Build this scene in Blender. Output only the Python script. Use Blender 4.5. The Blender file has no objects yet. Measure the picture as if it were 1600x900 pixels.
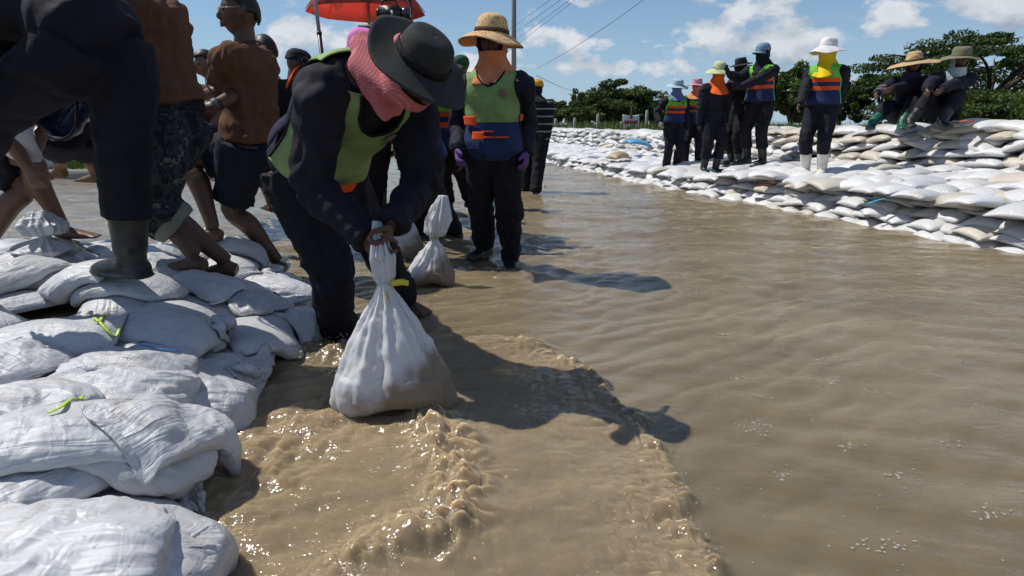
import bpy, bmesh, math, random
import numpy as np
from mathutils import Vector, Matrix, Quaternion

R = math.radians
scene = bpy.context.scene
COL = bpy.data.collections.new('flood')      # linked to the scene once everything is built
rng = np.random.default_rng(7)
random.seed(7)

# ------------------------------------------------------------------ camera
CAM_H, PITCH, FPX = 0.95, R(15.1), 950.0
cam_data = bpy.data.cameras.new('camera')
cam_data.sensor_width = 36.0
cam_data.lens = 36.0 * FPX / 1600.0
cam_data.clip_start = 0.05
cam_data.clip_end = 3000.0
cam = bpy.data.objects.new('camera', cam_data)
COL.objects.link(cam)
cam.location = (0, 0, CAM_H)
cam.rotation_euler = (R(90) - PITCH, 0, 0)
scene.camera = cam

def ray(px, py):
    x = (px - 800) / FPX; y = (450 - py) / FPX
    c, s = math.cos(PITCH), math.sin(PITCH)
    return np.array([x, c + y * s, -s + y * c])
def ground(px, py, z=0.0):           # where a photo point meets the level z
    d = ray(px, py); t = (z - CAM_H) / d[2]
    return d * t + np.array([0, 0, CAM_H])
def at(px, py, Y):                   # where a photo point lies at distance Y
    d = ray(px, py)
    return d * (Y / d[1]) + np.array([0, 0, CAM_H])

# ------------------------------------------------------------------ light
SUN_DIR = np.array([-1.0, 0.33, 1.55]); SUN_DIR /= np.linalg.norm(SUN_DIR)   # towards the sun
SUN_EL = math.asin(SUN_DIR[2]); SUN_AZ = math.atan2(SUN_DIR[0], SUN_DIR[1])
sun_data = bpy.data.lights.new('sun', 'SUN')
sun_data.energy = 4.0
sun_data.angle = R(0.5)
sun_data.color = (1.0, 0.955, 0.88)
sun = bpy.data.objects.new('sun', sun_data)
COL.objects.link(sun)
sun.rotation_euler = Vector(SUN_DIR).to_track_quat('Z', 'Y').to_euler()

scene.view_settings.view_transform = 'Standard'
scene.view_settings.look = 'None'
scene.view_settings.gamma = 1.0
scene.view_settings.exposure = 0.12
scene.view_settings.use_curve_mapping = False
scene.cycles.max_bounces = 6
scene.cycles.diffuse_bounces = 3
scene.cycles.glossy_bounces = 3
scene.cycles.transmission_bounces = 4
scene.cycles.transparent_max_bounces = 6
scene.cycles.caustics_reflective = False
scene.cycles.caustics_refractive = False

def N(nt, typ, loc=None, **kw):
    n = nt.nodes.new(typ)
    for k, v in kw.items():
        setattr(n, k, v)
    return n
def math_node(nt, op, a, b=None, c=None, clamp=False):
    n = nt.nodes.new('ShaderNodeMath'); n.operation = op; n.use_clamp = clamp
    for i, v in enumerate((a, b, c)):
        if v is None: continue
        if isinstance(v, (int, float)): n.inputs[i].default_value = v
        else: nt.links.new(v, n.inputs[i])
    return n.outputs[0]
def ramp(nt, fac, stops, interp='LINEAR'):
    n = nt.nodes.new('ShaderNodeValToRGB'); n.color_ramp.interpolation = interp
    el = n.color_ramp.elements
    while len(el) < len(stops): el.new(0.5)
    for e, (p, c) in zip(el, stops):
        e.position = p
        e.color = (c, c, c, 1) if isinstance(c, (int, float)) else (*c, 1)
    nt.links.new(fac, n.inputs[0])
    return n.outputs[0]
def mixc(nt, fac, a, b, blend='MIX'):
    n = nt.nodes.new('ShaderNodeMix'); n.data_type = 'RGBA'; n.blend_type = blend
    for i, v in ((0, fac), (6, a), (7, b)):
        if isinstance(v, (int, float)): n.inputs[i].default_value = v
        elif isinstance(v, tuple): n.inputs[i].default_value = (*v, 1)
        else: nt.links.new(v, n.inputs[i])
    return n.outputs[2]
def noise(nt, scale, detail=4, rough=0.55, vec=None, dist=0.0, out=0):
    n = nt.nodes.new('ShaderNodeTexNoise')
    n.inputs['Scale'].default_value = scale; n.inputs['Detail'].default_value = detail
    n.inputs['Roughness'].default_value = rough; n.inputs['Distortion'].default_value = dist
    if vec is not None: nt.links.new(vec, n.inputs['Vector'])
    return n.outputs[out]

# world: Nishita sky with broken cumulus drifting over it
world = bpy.data.worlds.new('World'); scene.world = world; world.use_nodes = True
nt = world.node_tree; nt.nodes.clear()
out = N(nt, 'ShaderNodeOutputWorld')
sky = N(nt, 'ShaderNodeTexSky'); sky.sky_type = 'NISHITA'; sky.sun_disc = False
sky.sun_elevation = SUN_EL; sky.sun_rotation = SUN_AZ
sky.air_density = 1.0; sky.dust_density = 0.05; sky.ozone_density = 4.0
tc = N(nt, 'ShaderNodeTexCoord')
sep = N(nt, 'ShaderNodeSeparateXYZ'); nt.links.new(tc.outputs['Generated'], sep.inputs[0])
# azimuth / elevation plane, a little stretched sideways like real cloud banks
az = math_node(nt, 'ARCTAN2', sep.outputs[0], sep.outputs[1])
el = math_node(nt, 'ARCSINE', sep.outputs[2])
def cloud_field(d_az, d_el):
    cv = N(nt, 'ShaderNodeCombineXYZ')
    nt.links.new(math_node(nt, 'MULTIPLY', math_node(nt, 'ADD', az, d_az), 1.0), cv.inputs[0])
    nt.links.new(math_node(nt, 'MULTIPLY', math_node(nt, 'ADD', el, d_el), 1.75), cv.inputs[1])
    cv.inputs[2].default_value = 3.3
    big = noise(nt, 6.0, 3, 0.5, cv.outputs[0])
    fine = noise(nt, 12.0, 10, 0.60, cv.outputs[0], 0.1)
    f = math_node(nt, 'ADD', math_node(nt, 'MULTIPLY', big, 0.40), math_node(nt, 'MULTIPLY', fine, 0.80))
    # cloud banks (azimuth, elevation, half width, half height, strength) seen in the photograph
    for (a0, e0, wa, we, st) in CLOUDS:
        da = math_node(nt, 'DIVIDE', math_node(nt, 'SUBTRACT', math_node(nt, 'ADD', az, d_az), a0), wa)
        de = math_node(nt, 'DIVIDE', math_node(nt, 'SUBTRACT', math_node(nt, 'ADD', el, d_el), e0), we)
        r2 = math_node(nt, 'ADD', math_node(nt, 'MULTIPLY', da, da), math_node(nt, 'MULTIPLY', de, de))
        g = math_node(nt, 'MULTIPLY', math_node(nt, 'EXPONENT', math_node(nt, 'MULTIPLY', r2, -1.0)), st)
        f = math_node(nt, 'ADD', f, g)
    return f
def sky_spot(px, py, wpx, hpx, st):
    d = ray(px, py); d = d / np.linalg.norm(d)
    a0 = math.atan2(d[0], d[1])
    return (a0, math.asin(d[2]), wpx / FPX * math.cos(a0) ** 2, hpx / FPX * math.cos(a0), st)
CLOUDS = [sky_spot(1190, 45, 90, 50, 0.13), sky_spot(1265, 85, 60, 40, 0.10), sky_spot(960, 112, 70, 18, 0.14), sky_spot(1060, 82, 60, 40, 0.13), sky_spot(875, 55, 80, 24, 0.13), sky_spot(890, 5, 90, 18, 0.12),
          sky_spot(1440, 22, 190, 34, 0.13), sky_spot(1580, 25, 60, 30, 0.08), sky_spot(545, 70, 55, 36, 0.14), sky_spot(440, 68, 50, 26, 0.14),
          sky_spot(1030, 10, 50, 40, -0.14), sky_spot(960, 60, 36, 30, -0.10), sky_spot(1370, 95, 60, 34, -0.14), sky_spot(300, 60, 70, 80, -0.16), sky_spot(700, 30, 50, 60, -0.10)]
f0 = cloud_field(0.0, 0.0)
f1 = cloud_field(-0.018, 0.034)          # sampled towards the sun: thin there means a lit edge here
mask = ramp(nt, f0, [(0.635, 0.0), (0.68, 0.6), (0.74, 1.0)])
lit = math_node(nt, 'MULTIPLY_ADD', math_node(nt, 'SUBTRACT', f0, f1), 3.2, 0.50, clamp=True)
thick = ramp(nt, f0, [(0.74, 0.0), (1.0, 1.0)])
c_lit = mixc(nt, lit, (0.34, 0.41, 0.52), (0.80, 0.83, 0.86))
c_cloud = mixc(nt, math_node(nt, 'MULTIPLY', thick, 0.35), c_lit, (0.42, 0.47, 0.56))
bg_sky = N(nt, 'ShaderNodeBackground'); bg_sky.inputs[1].default_value = 0.082
haze_c = mixc(nt, ramp(nt, sep.outputs[2], [(0.0, 0.85), (0.08, 0.55), (0.28, 0.0)]), mixc(nt, 1.0, sky.outputs[0], (0.86, 0.98, 1.06), 'MULTIPLY'), (4.3, 6.0, 7.8))   # humid air low over the plain
nt.links.new(haze_c, bg_sky.inputs[0])
bg_cl = N(nt, 'ShaderNodeBackground'); bg_cl.inputs[1].default_value = 0.86
nt.links.new(c_cloud, bg_cl.inputs[0])
mixs = N(nt, 'ShaderNodeMixShader')
up = ramp(nt, sep.outputs[2], [(0.0, 0.0), (0.06, 1.0)])
nt.links.new(math_node(nt, 'MULTIPLY', math_node(nt, 'MULTIPLY', mask, up), 0.93), mixs.inputs[0])
nt.links.new(bg_sky.outputs[0], mixs.inputs[1]); nt.links.new(bg_cl.outputs[0], mixs.inputs[2])
nt.links.new(mixs.outputs[0], out.inputs[0])
world.cycles.sampling_method = 'MANUAL'; world.cycles.sample_map_resolution = 512

# ------------------------------------------------------------------ helpers
def new_obj(name, me, mat=None, parent=None, label=None, cat=None, group=None, kind=None):
    o = bpy.data.objects.new(name, me); COL.objects.link(o)
    if mat is not None and me is not None:
        for m in (mat if isinstance(mat, (list, tuple)) else [mat]): me.materials.append(m)
    if parent is not None: o.parent = parent
    if label: o['label'] = label
    if cat: o['category'] = cat
    if group: o['group'] = group
    if kind: o['kind'] = kind
    return o
def empty(name, loc=(0, 0, 0), **kw):
    o = new_obj(name, None, **kw); o.location = loc; o.empty_display_size = 0.1
    return o
def mesh_np(name, V, F, smooth=True):
    """V (n,3); F list of faces or (m,k) array"""
    me = bpy.data.meshes.new(name)
    V = np.asarray(V, dtype=np.float32)
    if isinstance(F, np.ndarray):
        k = F.shape[1]; loops = F.astype(np.int32).ravel()
        starts = np.arange(0, len(loops), k, dtype=np.int32); tot = np.full(len(F), k, dtype=np.int32)
    else:
        loops = np.array([i for f in F for i in f], dtype=np.int32)
        tot = np.array([len(f) for f in F], dtype=np.int32)
        starts = np.concatenate([[0], np.cumsum(tot)[:-1]]).astype(np.int32)
    me.vertices.add(len(V)); me.vertices.foreach_set('co', V.ravel())
    me.loops.add(len(loops)); me.loops.foreach_set('vertex_index', loops)
    me.polygons.add(len(starts)); me.polygons.foreach_set('loop_start', starts); me.polygons.foreach_set('loop_total', tot)
    if smooth: me.polygons.foreach_set('use_smooth', np.ones(len(starts), dtype=bool))
    me.update(calc_edges=True); me.validate()
    return me
def vattr(me, name, vals):
    vals = np.asarray(vals, dtype=np.float32)
    if vals.ndim == 1:
        a = me.attributes.new(name, 'FLOAT', 'POINT'); a.data.foreach_set('value', vals)
    else:
        a = me.attributes.new(name, 'FLOAT_VECTOR', 'POINT'); a.data.foreach_set('vector', vals.ravel())
class MB:
    """collects pieces of one mesh"""
    def __init__(s): s.V = []; s.F = []; s.n = 0
    def add(s, V, F):
        V = np.asarray(V, float); s.V.append(V); s.F += [tuple(int(i) + s.n for i in f) for f in F]; s.n += len(V); return s
    def box(s, c, d, rot=None):
        c = np.array(c, float); h = np.array(d, float) / 2
        V = np.array([[x, y, z] for x in (-1, 1) for y in (-1, 1) for z in (-1, 1)]) * h
        if rot is not None: V = V @ np.array(rot).T
        return s.add(V + c, [(0, 1, 3, 2), (4, 6, 7, 5), (0, 4, 5, 1), (2, 3, 7, 6), (0, 2, 6, 4), (1, 5, 7, 3)])
    def tube(s, pts, r, k=10, ref=(0, 0, 1), sub=0, cap=True):
        V, F = tube_vf(pts, r, k, ref, sub, cap); return s.add(V, F)
    def ball(s, c, r, k=12, axes=None):
        V, F = ball_vf(k, k // 2 + 1); V = V * np.array(r)
        if axes is not None: V = V @ np.array(axes)
        return s.add(V + np.array(c), F)
    def mesh(s, name, smooth=True):
        return mesh_np(name, np.concatenate(s.V), s.F, smooth)
    def build(s, name, mat, parent=None, smooth=True, **kw):
        return new_obj(name, s.mesh(name, smooth), mat, parent, **kw)
def unit(v):
    v = np.asarray(v, float); return v / (np.linalg.norm(v) + 1e-12)
def catmull(P, sub):
    P = np.asarray(P, float)
    if sub <= 1 or len(P) < 3: 
        if sub > 1:
            t = np.linspace(0, 1, sub + 1)[:, None]; return P[0] * (1 - t) + P[1] * t
        return P
    Q = np.vstack([2 * P[0] - P[1], P, 2 * P[-1] - P[-2]]); o = []
    for i in range(1, len(Q) - 2):
        p0, p1, p2, p3 = Q[i - 1], Q[i], Q[i + 1], Q[i + 2]
        for t in np.linspace(0, 1, sub, endpoint=False):
            o.append(0.5 * (2 * p1 + (p2 - p0) * t + (2 * p0 - 5 * p1 + 4 * p2 - p3) * t * t + (3 * p1 - p0 - 3 * p2 + p3) * t ** 3))
    o.append(P[-1]); return np.array(o)
def tube_vf(pts, r, k=10, ref=(0, 0, 1), sub=0, cap=True):
    """sweep; r: number, or per point number / (ra, rb); ra lies along the side vector (perpendicular to ref)"""
    pts = np.asarray(pts, float); n = len(pts)
    rr = np.array([[x, x] if np.isscalar(x) else list(x) for x in (r if hasattr(r, '__len__') else [r] * n)], float)
    if sub > 1: A = catmull(np.hstack([pts, rr]), sub); pts, rr = A[:, :3], np.maximum(A[:, 3:], 1e-4); n = len(pts)
    T = np.gradient(pts, axis=0); ref = unit(ref); V = []
    ang = np.linspace(0, 2 * math.pi, k, endpoint=False); ca, sa = np.cos(ang), np.sin(ang)
    side = None
    for i in range(n):
        t = unit(T[i]); s_ = np.cross(t, ref)
        if np.linalg.norm(s_) < 0.15: s_ = side if side is not None else np.cross(t, (0.3, 1, 0.1))
        s_ = unit(s_ - t * np.dot(s_, t)); side = s_; b = np.cross(s_, t)
        V.append(pts[i] + np.outer(ca * rr[i, 0], s_) + np.outer(sa * rr[i, 1], b))
    V = np.concatenate(V); F = []
    for i in range(n - 1):
        for j in range(k):
            a = i * k + j; b = i * k + (j + 1) % k
            F.append((a, b, b + k, a + k))
    if cap:
        F.append(tuple(range(k))[::-1]); F.append(tuple((n - 1) * k + j for j in range(k)))
    return V, F
def ball_vf(k=12, m=8):
    V = [(0, 0, -1)]
    for i in range(1, m):
        p = -math.pi / 2 + math.pi * i / m
        for j in range(k):
            a = 2 * math.pi * j / k; V.append((math.cos(p) * math.cos(a), math.cos(p) * math.sin(a), math.sin(p)))
    V.append((0, 0, 1)); F = []
    for j in range(k): F.append((0, 1 + (j + 1) % k, 1 + j))
    for i in range(m - 2):
        for j in range(k):
            a = 1 + i * k + j; b = 1 + i * k + (j + 1) % k; F.append((a, b, b + k, a + k))
    e = 1 + (m - 2) * k
    for j in range(k): F.append((e + j, e + (j + 1) % k, e + k))
    return np.array(V), F
def grid_faces(nu, nv, off=0, wrap=False):
    i = np.arange(nu - 1)[:, None]; j = np.arange(nv if wrap else nv - 1)[None, :]
    a = i * nv + j; b = i * nv + (j + 1) % nv
    return np.stack([a, b, b + nv, a + nv], -1).reshape(-1, 4) + off
def _hash(i, j, k, seed):
    h = (i * 374761393 + j * 668265263 + k * 2147483647 + seed * 1274126177) & 0xffffffff
    h = ((h ^ (h >> 13)) * 1274126177) & 0xffffffff
    return ((h ^ (h >> 16)) & 0xffff) / 65535.0
def vnoise(p, seed=0):
    """smooth value noise in -1..1"""
    p = np.asarray(p, float); i = np.floor(p).astype(np.int64); f = p - i; f = f * f * f * (f * (f * 6 - 15) + 10); r = 0
    for a in (0, 1):
        wa = f[:, 0] if a else 1 - f[:, 0]
        for b in (0, 1):
            wb = f[:, 1] if b else 1 - f[:, 1]
            for c in (0, 1):
                wc = f[:, 2] if c else 1 - f[:, 2]
                r = r + wa * wb * wc * _hash(i[:, 0] + a, i[:, 1] + b, i[:, 2] + c, seed)
    return r * 2 - 1
def fbm(p, octaves=4, seed=0, gain=0.5):
    r = 0; a = 1.0; p = np.asarray(p, float)
    for o in range(octaves): r = r + a * vnoise(p * 2 ** o + 17.3 * o, seed + o); a *= gain
    return r
def eval_mesh(me, mods):
    o = bpy.data.objects.new('tmp', me); scene.collection.objects.link(o)
    for typ, kw in mods:
        m = o.modifiers.new(typ, typ)
        for k, v in kw.items(): setattr(m, k, v)
    dg = bpy.context.evaluated_depsgraph_get(); dg.update()
    r = bpy.data.meshes.new_from_object(o.evaluated_get(dg))
    bpy.data.objects.remove(o); bpy.data.meshes.remove(me)
    return r
def coords(me):
    a = np.empty(len(me.vertices) * 3, np.float32); me.vertices.foreach_get('co', a); return a.reshape(-1, 3).astype(float)
def normals(me):
    a = np.empty(len(me.vertices) * 3, np.float32); me.vertices.foreach_get('normal', a); return a.reshape(-1, 3).astype(float)
def set_coords(me, V):
    me.vertices.foreach_set('co', np.asarray(V, np.float32).ravel()); me.update()
def smooth_all(me):
    me.polygons.foreach_set('use_smooth', np.ones(len(me.polygons), dtype=bool))

# ------------------------------------------------------------------ materials
MAT = {}
def material(name, color=(0.5, 0.5, 0.5), rough=0.6, spec=0.5, build=None, var=0.0):
    m = bpy.data.materials.new(name); m.use_nodes = True; t = m.node_tree; b = t.nodes['Principled BSDF']
    b.inputs['Base Color'].default_value = (*color, 1); b.inputs['Roughness'].default_value = rough
    b.inputs['Specular IOR Level'].default_value = spec
    if build: build(t, b)
    MAT[name] = m; return m
def objvec(t, kind='Object'):
    n = t.nodes.new('ShaderNodeTexCoord'); return n.outputs[kind]
def add_bump(t, b, height, strength, dist=0.01):
    n = t.nodes.new('ShaderNodeBump'); n.inputs['Strength'].default_value = strength; n.inputs['Distance'].default_value = dist
    t.links.new(height, n.inputs['Height']); t.links.new(n.outputs[0], b.inputs['Normal']); return n
def cloth(name, color, rough=0.85, vary=0.25, dirt=None, bump=0.5, scale=9.0, weave=900.0):
    def f(t, b):
        v = objvec(t)
        n1 = noise(t, scale, 5, 0.6, v); n2 = noise(t, scale * 5, 4, 0.6, v)
        c = mixc(t, ramp(t, n1, [(0.3, 0.0), (0.7, 1.0)]), tuple(x * (1 - vary) for x in color), tuple(min(1, x * (1 + vary)) for x in color))
        if dirt is not None: c = mixc(t, ramp(t, noise(t, 3.1, 6, 0.65, v), [(0.52, 0.0), (0.72, dirt[1])]), c, dirt[0])
        t.links.new(c, b.inputs['Base Color'])
        h = math_node(t, 'ADD', math_node(t, 'MULTIPLY', n1, 0.5), math_node(t, 'MULTIPLY', n2, 0.25))
        add_bump(t, b, h, bump * 0.6, 0.016)
    return material(name, color, rough, 0.25, f)
# ------------------------------------------------------------------ sandbags: two woven sheets sewn together, filled and dropped
class HeightField:
    def __init__(s, x0, x1, y0, y1, cell, base):
        s.x0, s.y0, s.c = x0, y0, cell
        s.nx = int((x1 - x0) / cell) + 1; s.ny = int((y1 - y0) / cell) + 1
        gx, gy = np.meshgrid(x0 + np.arange(s.nx) * cell, y0 + np.arange(s.ny) * cell, indexing='ij')
        s.H = base(gx, gy) if callable(base) else np.full((s.nx, s.ny), float(base))
    def sample(s, x, y):
        fx = np.clip((x - s.x0) / s.c, 0, s.nx - 1.001); fy = np.clip((y - s.y0) / s.c, 0, s.ny - 1.001)
        i = fx.astype(int); j = fy.astype(int); a = fx - i; b = fy - j; H = s.H
        return (H[i, j] * (1 - a) + H[i + 1, j] * a) * (1 - b) + (H[i, j + 1] * (1 - a) + H[i + 1, j + 1] * a) * b
    def stamp(s, P):
        i = np.round((P[:, 0] - s.x0) / s.c).astype(int); j = np.round((P[:, 1] - s.y0) / s.c).astype(int)
        ok = (i > 0) & (i < s.nx - 1) & (j > 0) & (j < s.ny - 1)
        np.maximum.at(s.H, (i[ok], j[ok]), P[ok, 2])

def sim_bags(bags, hf, nu=26, nv=18, steps=110, iters=7, seed=1):
    """bags: list of dicts x y yaw L W fill tie tilt; returns X (B,2,nu,nv,3)"""
    B = len(bags); r = np.random.default_rng(seed)
    L = np.array([b['L'] for b in bags]); W = np.array([b['W'] for b in bags])
    fill = np.array([b.get('fill', 0.75) for b in bags])
    u = np.linspace(0, 1, nu); v = np.linspace(0, 1, nv); U, Vv = np.meshgrid(u, v, indexing='ij')
    du = (L / (nu - 1))[:, None, None, None, None]
    gather = np.ones((B, nu)); pmask = np.ones((B, nu))
    for k, b in enumerate(bags):
        t = b.get('tie')
        if t:
            gather[k] = 1 - 0.80 * np.exp(-((u - t) / 0.06) ** 2)
            pmask[k] = np.clip((t - u) / 0.05, 0, 1)
    gather5 = gather[:, None, :, None, None]
    dv = (W / (nv - 1))[:, None, None, None, None] * gather5
    X = np.zeros((B, 2, nu, nv, 3))
    for k, b in enumerate(bags):
        lx = (U - 0.5) * L[k]; ly = (Vv - 0.5) * W[k] * (1 - 0.5 * (1 - gather[k][:, None]))
        pil = 0.045 * np.sin(math.pi * np.clip(U, 0, 1)) ** 0.6 * np.sin(math.pi * Vv) ** 0.6
        n = 0.006 * r.standard_normal((2, nu, nv))
        yw = b['yaw']; c, s_ = math.cos(yw), math.sin(yw); tl = b.get('tilt', 0.0); ro = b.get('roll', 0.0)
        px = b['x'] + c * lx - s_ * ly; py = b['y'] + s_ * lx + c * ly
        base = hf.sample(px.ravel(), py.ravel()).max() + 0.03 if 'z' not in b else b['z']
        for l, sg in ((0, 1), (1, -1)):
            X[k, l, :, :, 0] = px; X[k, l, :, :, 1] = py
            X[k, l, :, :, 2] = base + 0.05 + sg * pil + n[l] + lx * math.tan(tl) + ly * math.tan(ro)
    Le = L * np.array([(b.get('tie') or 0.98) - 0.06 for b in bags]); w_, h_ = np.minimum(Le, W), np.maximum(Le, W)
    V0 = fill * w_ ** 3 * (h_ / (math.pi * w_) - 0.142 * (1 - 10 ** (-h_ / w_)))
    sgn = np.array([1.0, -1.0])[None, :, None, None, None]
    def seam():
        for sl in ((slice(None), 0), (slice(None), -1)):
            m = 0.5 * (X[:, 0][(slice(None),) + sl] + X[:, 1][(slice(None),) + sl])
            X[:, 0][(slice(None),) + sl] = m; X[:, 1][(slice(None),) + sl] = m
        for e in (0, -1):
            m = 0.5 * (X[:, 0, e] + X[:, 1, e]); X[:, 0, e] = m; X[:, 1, e] = m
    def con(A, Bv, rest, kst, kcp):
        d = Bv - A; l = np.sqrt((d * d).sum(-1, keepdims=True)) + 1e-9
        k = np.where(l > rest, kst, kcp)
        c = d * (0.5 * k * (l - rest) / l); A += c; Bv -= c
    dg = np.sqrt((du) ** 2 + dv ** 2)
    def sub(a, sl): return a[:, :, sl] if a.shape[2] > 1 else a
    seam(); Xp = X.copy(); dt = 1 / 45.0
    for st in range(steps):
        vel = (X - Xp) * (0.90 if st < steps * 0.6 else 0.8); Xp = X.copy()
        gu = np.gradient(X, axis=2); gv = np.gradient(X, axis=3)
        nrm = np.cross(gu, gv) * sgn
        vol = (X * nrm).sum(axis=(1, 2, 3, 4)) / 3.0
        top = X[..., 2].max(axis=(1, 2, 3))
        pr = np.clip((V0 - vol) / V0, -0.15, 1.0)
        area = (L / (nu - 1) * W / (nv - 1))[:, None, None, None, None]
        p = (pr[:, None, None, None] * 150.0 + (top[:, None, None, None] - X[..., 2]) * 26.0 * (pr[:, None, None, None] > -0.1)) * pmask[:, None, :, None]
        X += vel + (nrm / area) * (p[..., None] * dt * dt)
        X[..., 2] -= 9.8 * dt * dt * 0.7
        for it in range(iters):
            for par in (0, 1):
                con(X[:, :, par:nu - 1:2], X[:, :, par + 1:nu:2], du, 1.0, 0.9)
                con(X[:, :, :, par:nv - 1:2], X[:, :, :, par + 1:nv:2], dv, 1.0, 0.9)
            if it % 2 == 0:
                for par in (0, 1):
                    con(X[:, :, par:nu - 1:2, :-1], X[:, :, par + 1:nu:2, 1:], dg[:, :, par:nu - 1:2] , 0.22, 0.05)
                    con(X[:, :, par:nu - 1:2, 1:], X[:, :, par + 1:nu:2, :-1], dg[:, :, par:nu - 1:2], 0.22, 0.05)
                # bending: keep neighbours two apart from folding flat
                for par in (0, 1, 2, 3):
                    con(X[:, :, par:nu - 2:4], X[:, :, par + 2:nu:4][:, :, :len(range(par, nu - 2, 4))], 2 * du, 0.0, 0.10)
            seam()
            if it == iters - 1 or it % 3 == 1:
                g = hf.sample(X[..., 0], X[..., 1]) + 0.004
                pen = X[..., 2] < g
                X[..., 2] = np.where(pen, g, X[..., 2])
                for a in (0, 1): X[..., a] = np.where(pen, X[..., a] * 0.4 + Xp[..., a] * 0.6, X[..., a])
                low = X[:, 1]; hi = X[:, 0]      # the two sheets do not pass through each other
                bad = hi[..., 2] < low[..., 2]; 
                m = 0.5 * (hi[..., 2] + low[..., 2]); hi[..., 2] = np.where(bad, m + 0.001, hi[..., 2]); low[..., 2] = np.where(bad, m - 0.001, low[..., 2])
        seam()
    return X
def stamp_bags(hf, X):
    T = X.max(axis=1) if False else X[:, 0]
    # densify the top sheet before stamping
    A = T
    for ax in (1, 2):
        n = A.shape[ax]; s0 = [slice(None)] * 4; s1 = [slice(None)] * 4; s0[ax] = slice(0, n - 1); s1[ax] = slice(1, n)
        mid = [A[tuple(s0)] * (1 - t) + A[tuple(s1)] * t for t in (0, 0.34, 0.67)]
        A = np.concatenate(mid + [T if False else A[tuple(s1)]], axis=ax)
    hf.stamp(A.reshape(-1, 3)); hf.stamp(X[:, 1].reshape(-1, 3))
def bag_mesh(name, Xb, origin, flip=False):
    """one bag (2,nu,nv,3) to a closed mesh with sheet coordinates as an attribute"""
    nu, nv = Xb.shape[1:3]
    top = Xb[0].reshape(-1, 3); idx0 = np.arange(nu * nv).reshape(nu, nv)
    inner = np.zeros((nu, nv), bool); inner[1:-1, 1:-1] = True
    idx1 = idx0.copy(); idx1[inner] = nu * nv + np.arange(inner.sum())
    V = np.concatenate([top, Xb[1][inner]])
    def q(ix, rev):
        a, b, c, d = ix[:-1, :-1], ix[1:, :-1], ix[1:, 1:], ix[:-1, 1:]
        return np.stack([a, d, c, b] if rev else [a, b, c, d], -1).reshape(-1, 4)
    F = np.concatenate([q(idx0, False), q(idx1, True)])
    U, Vv = np.meshgrid(np.linspace(0, 1, nu), np.linspace(0, 1, nv), indexing='ij')
    uv = np.stack([U, Vv, np.zeros_like(U)], -1).reshape(-1, 3)
    uv2 = np.stack([U[inner], Vv[inner], np.ones(inner.sum())], -1)
    me = mesh_np(name, V - np.asarray(origin), F)
    vattr(me, 'sheet', np.concatenate([uv, uv2]))
    return me
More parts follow.
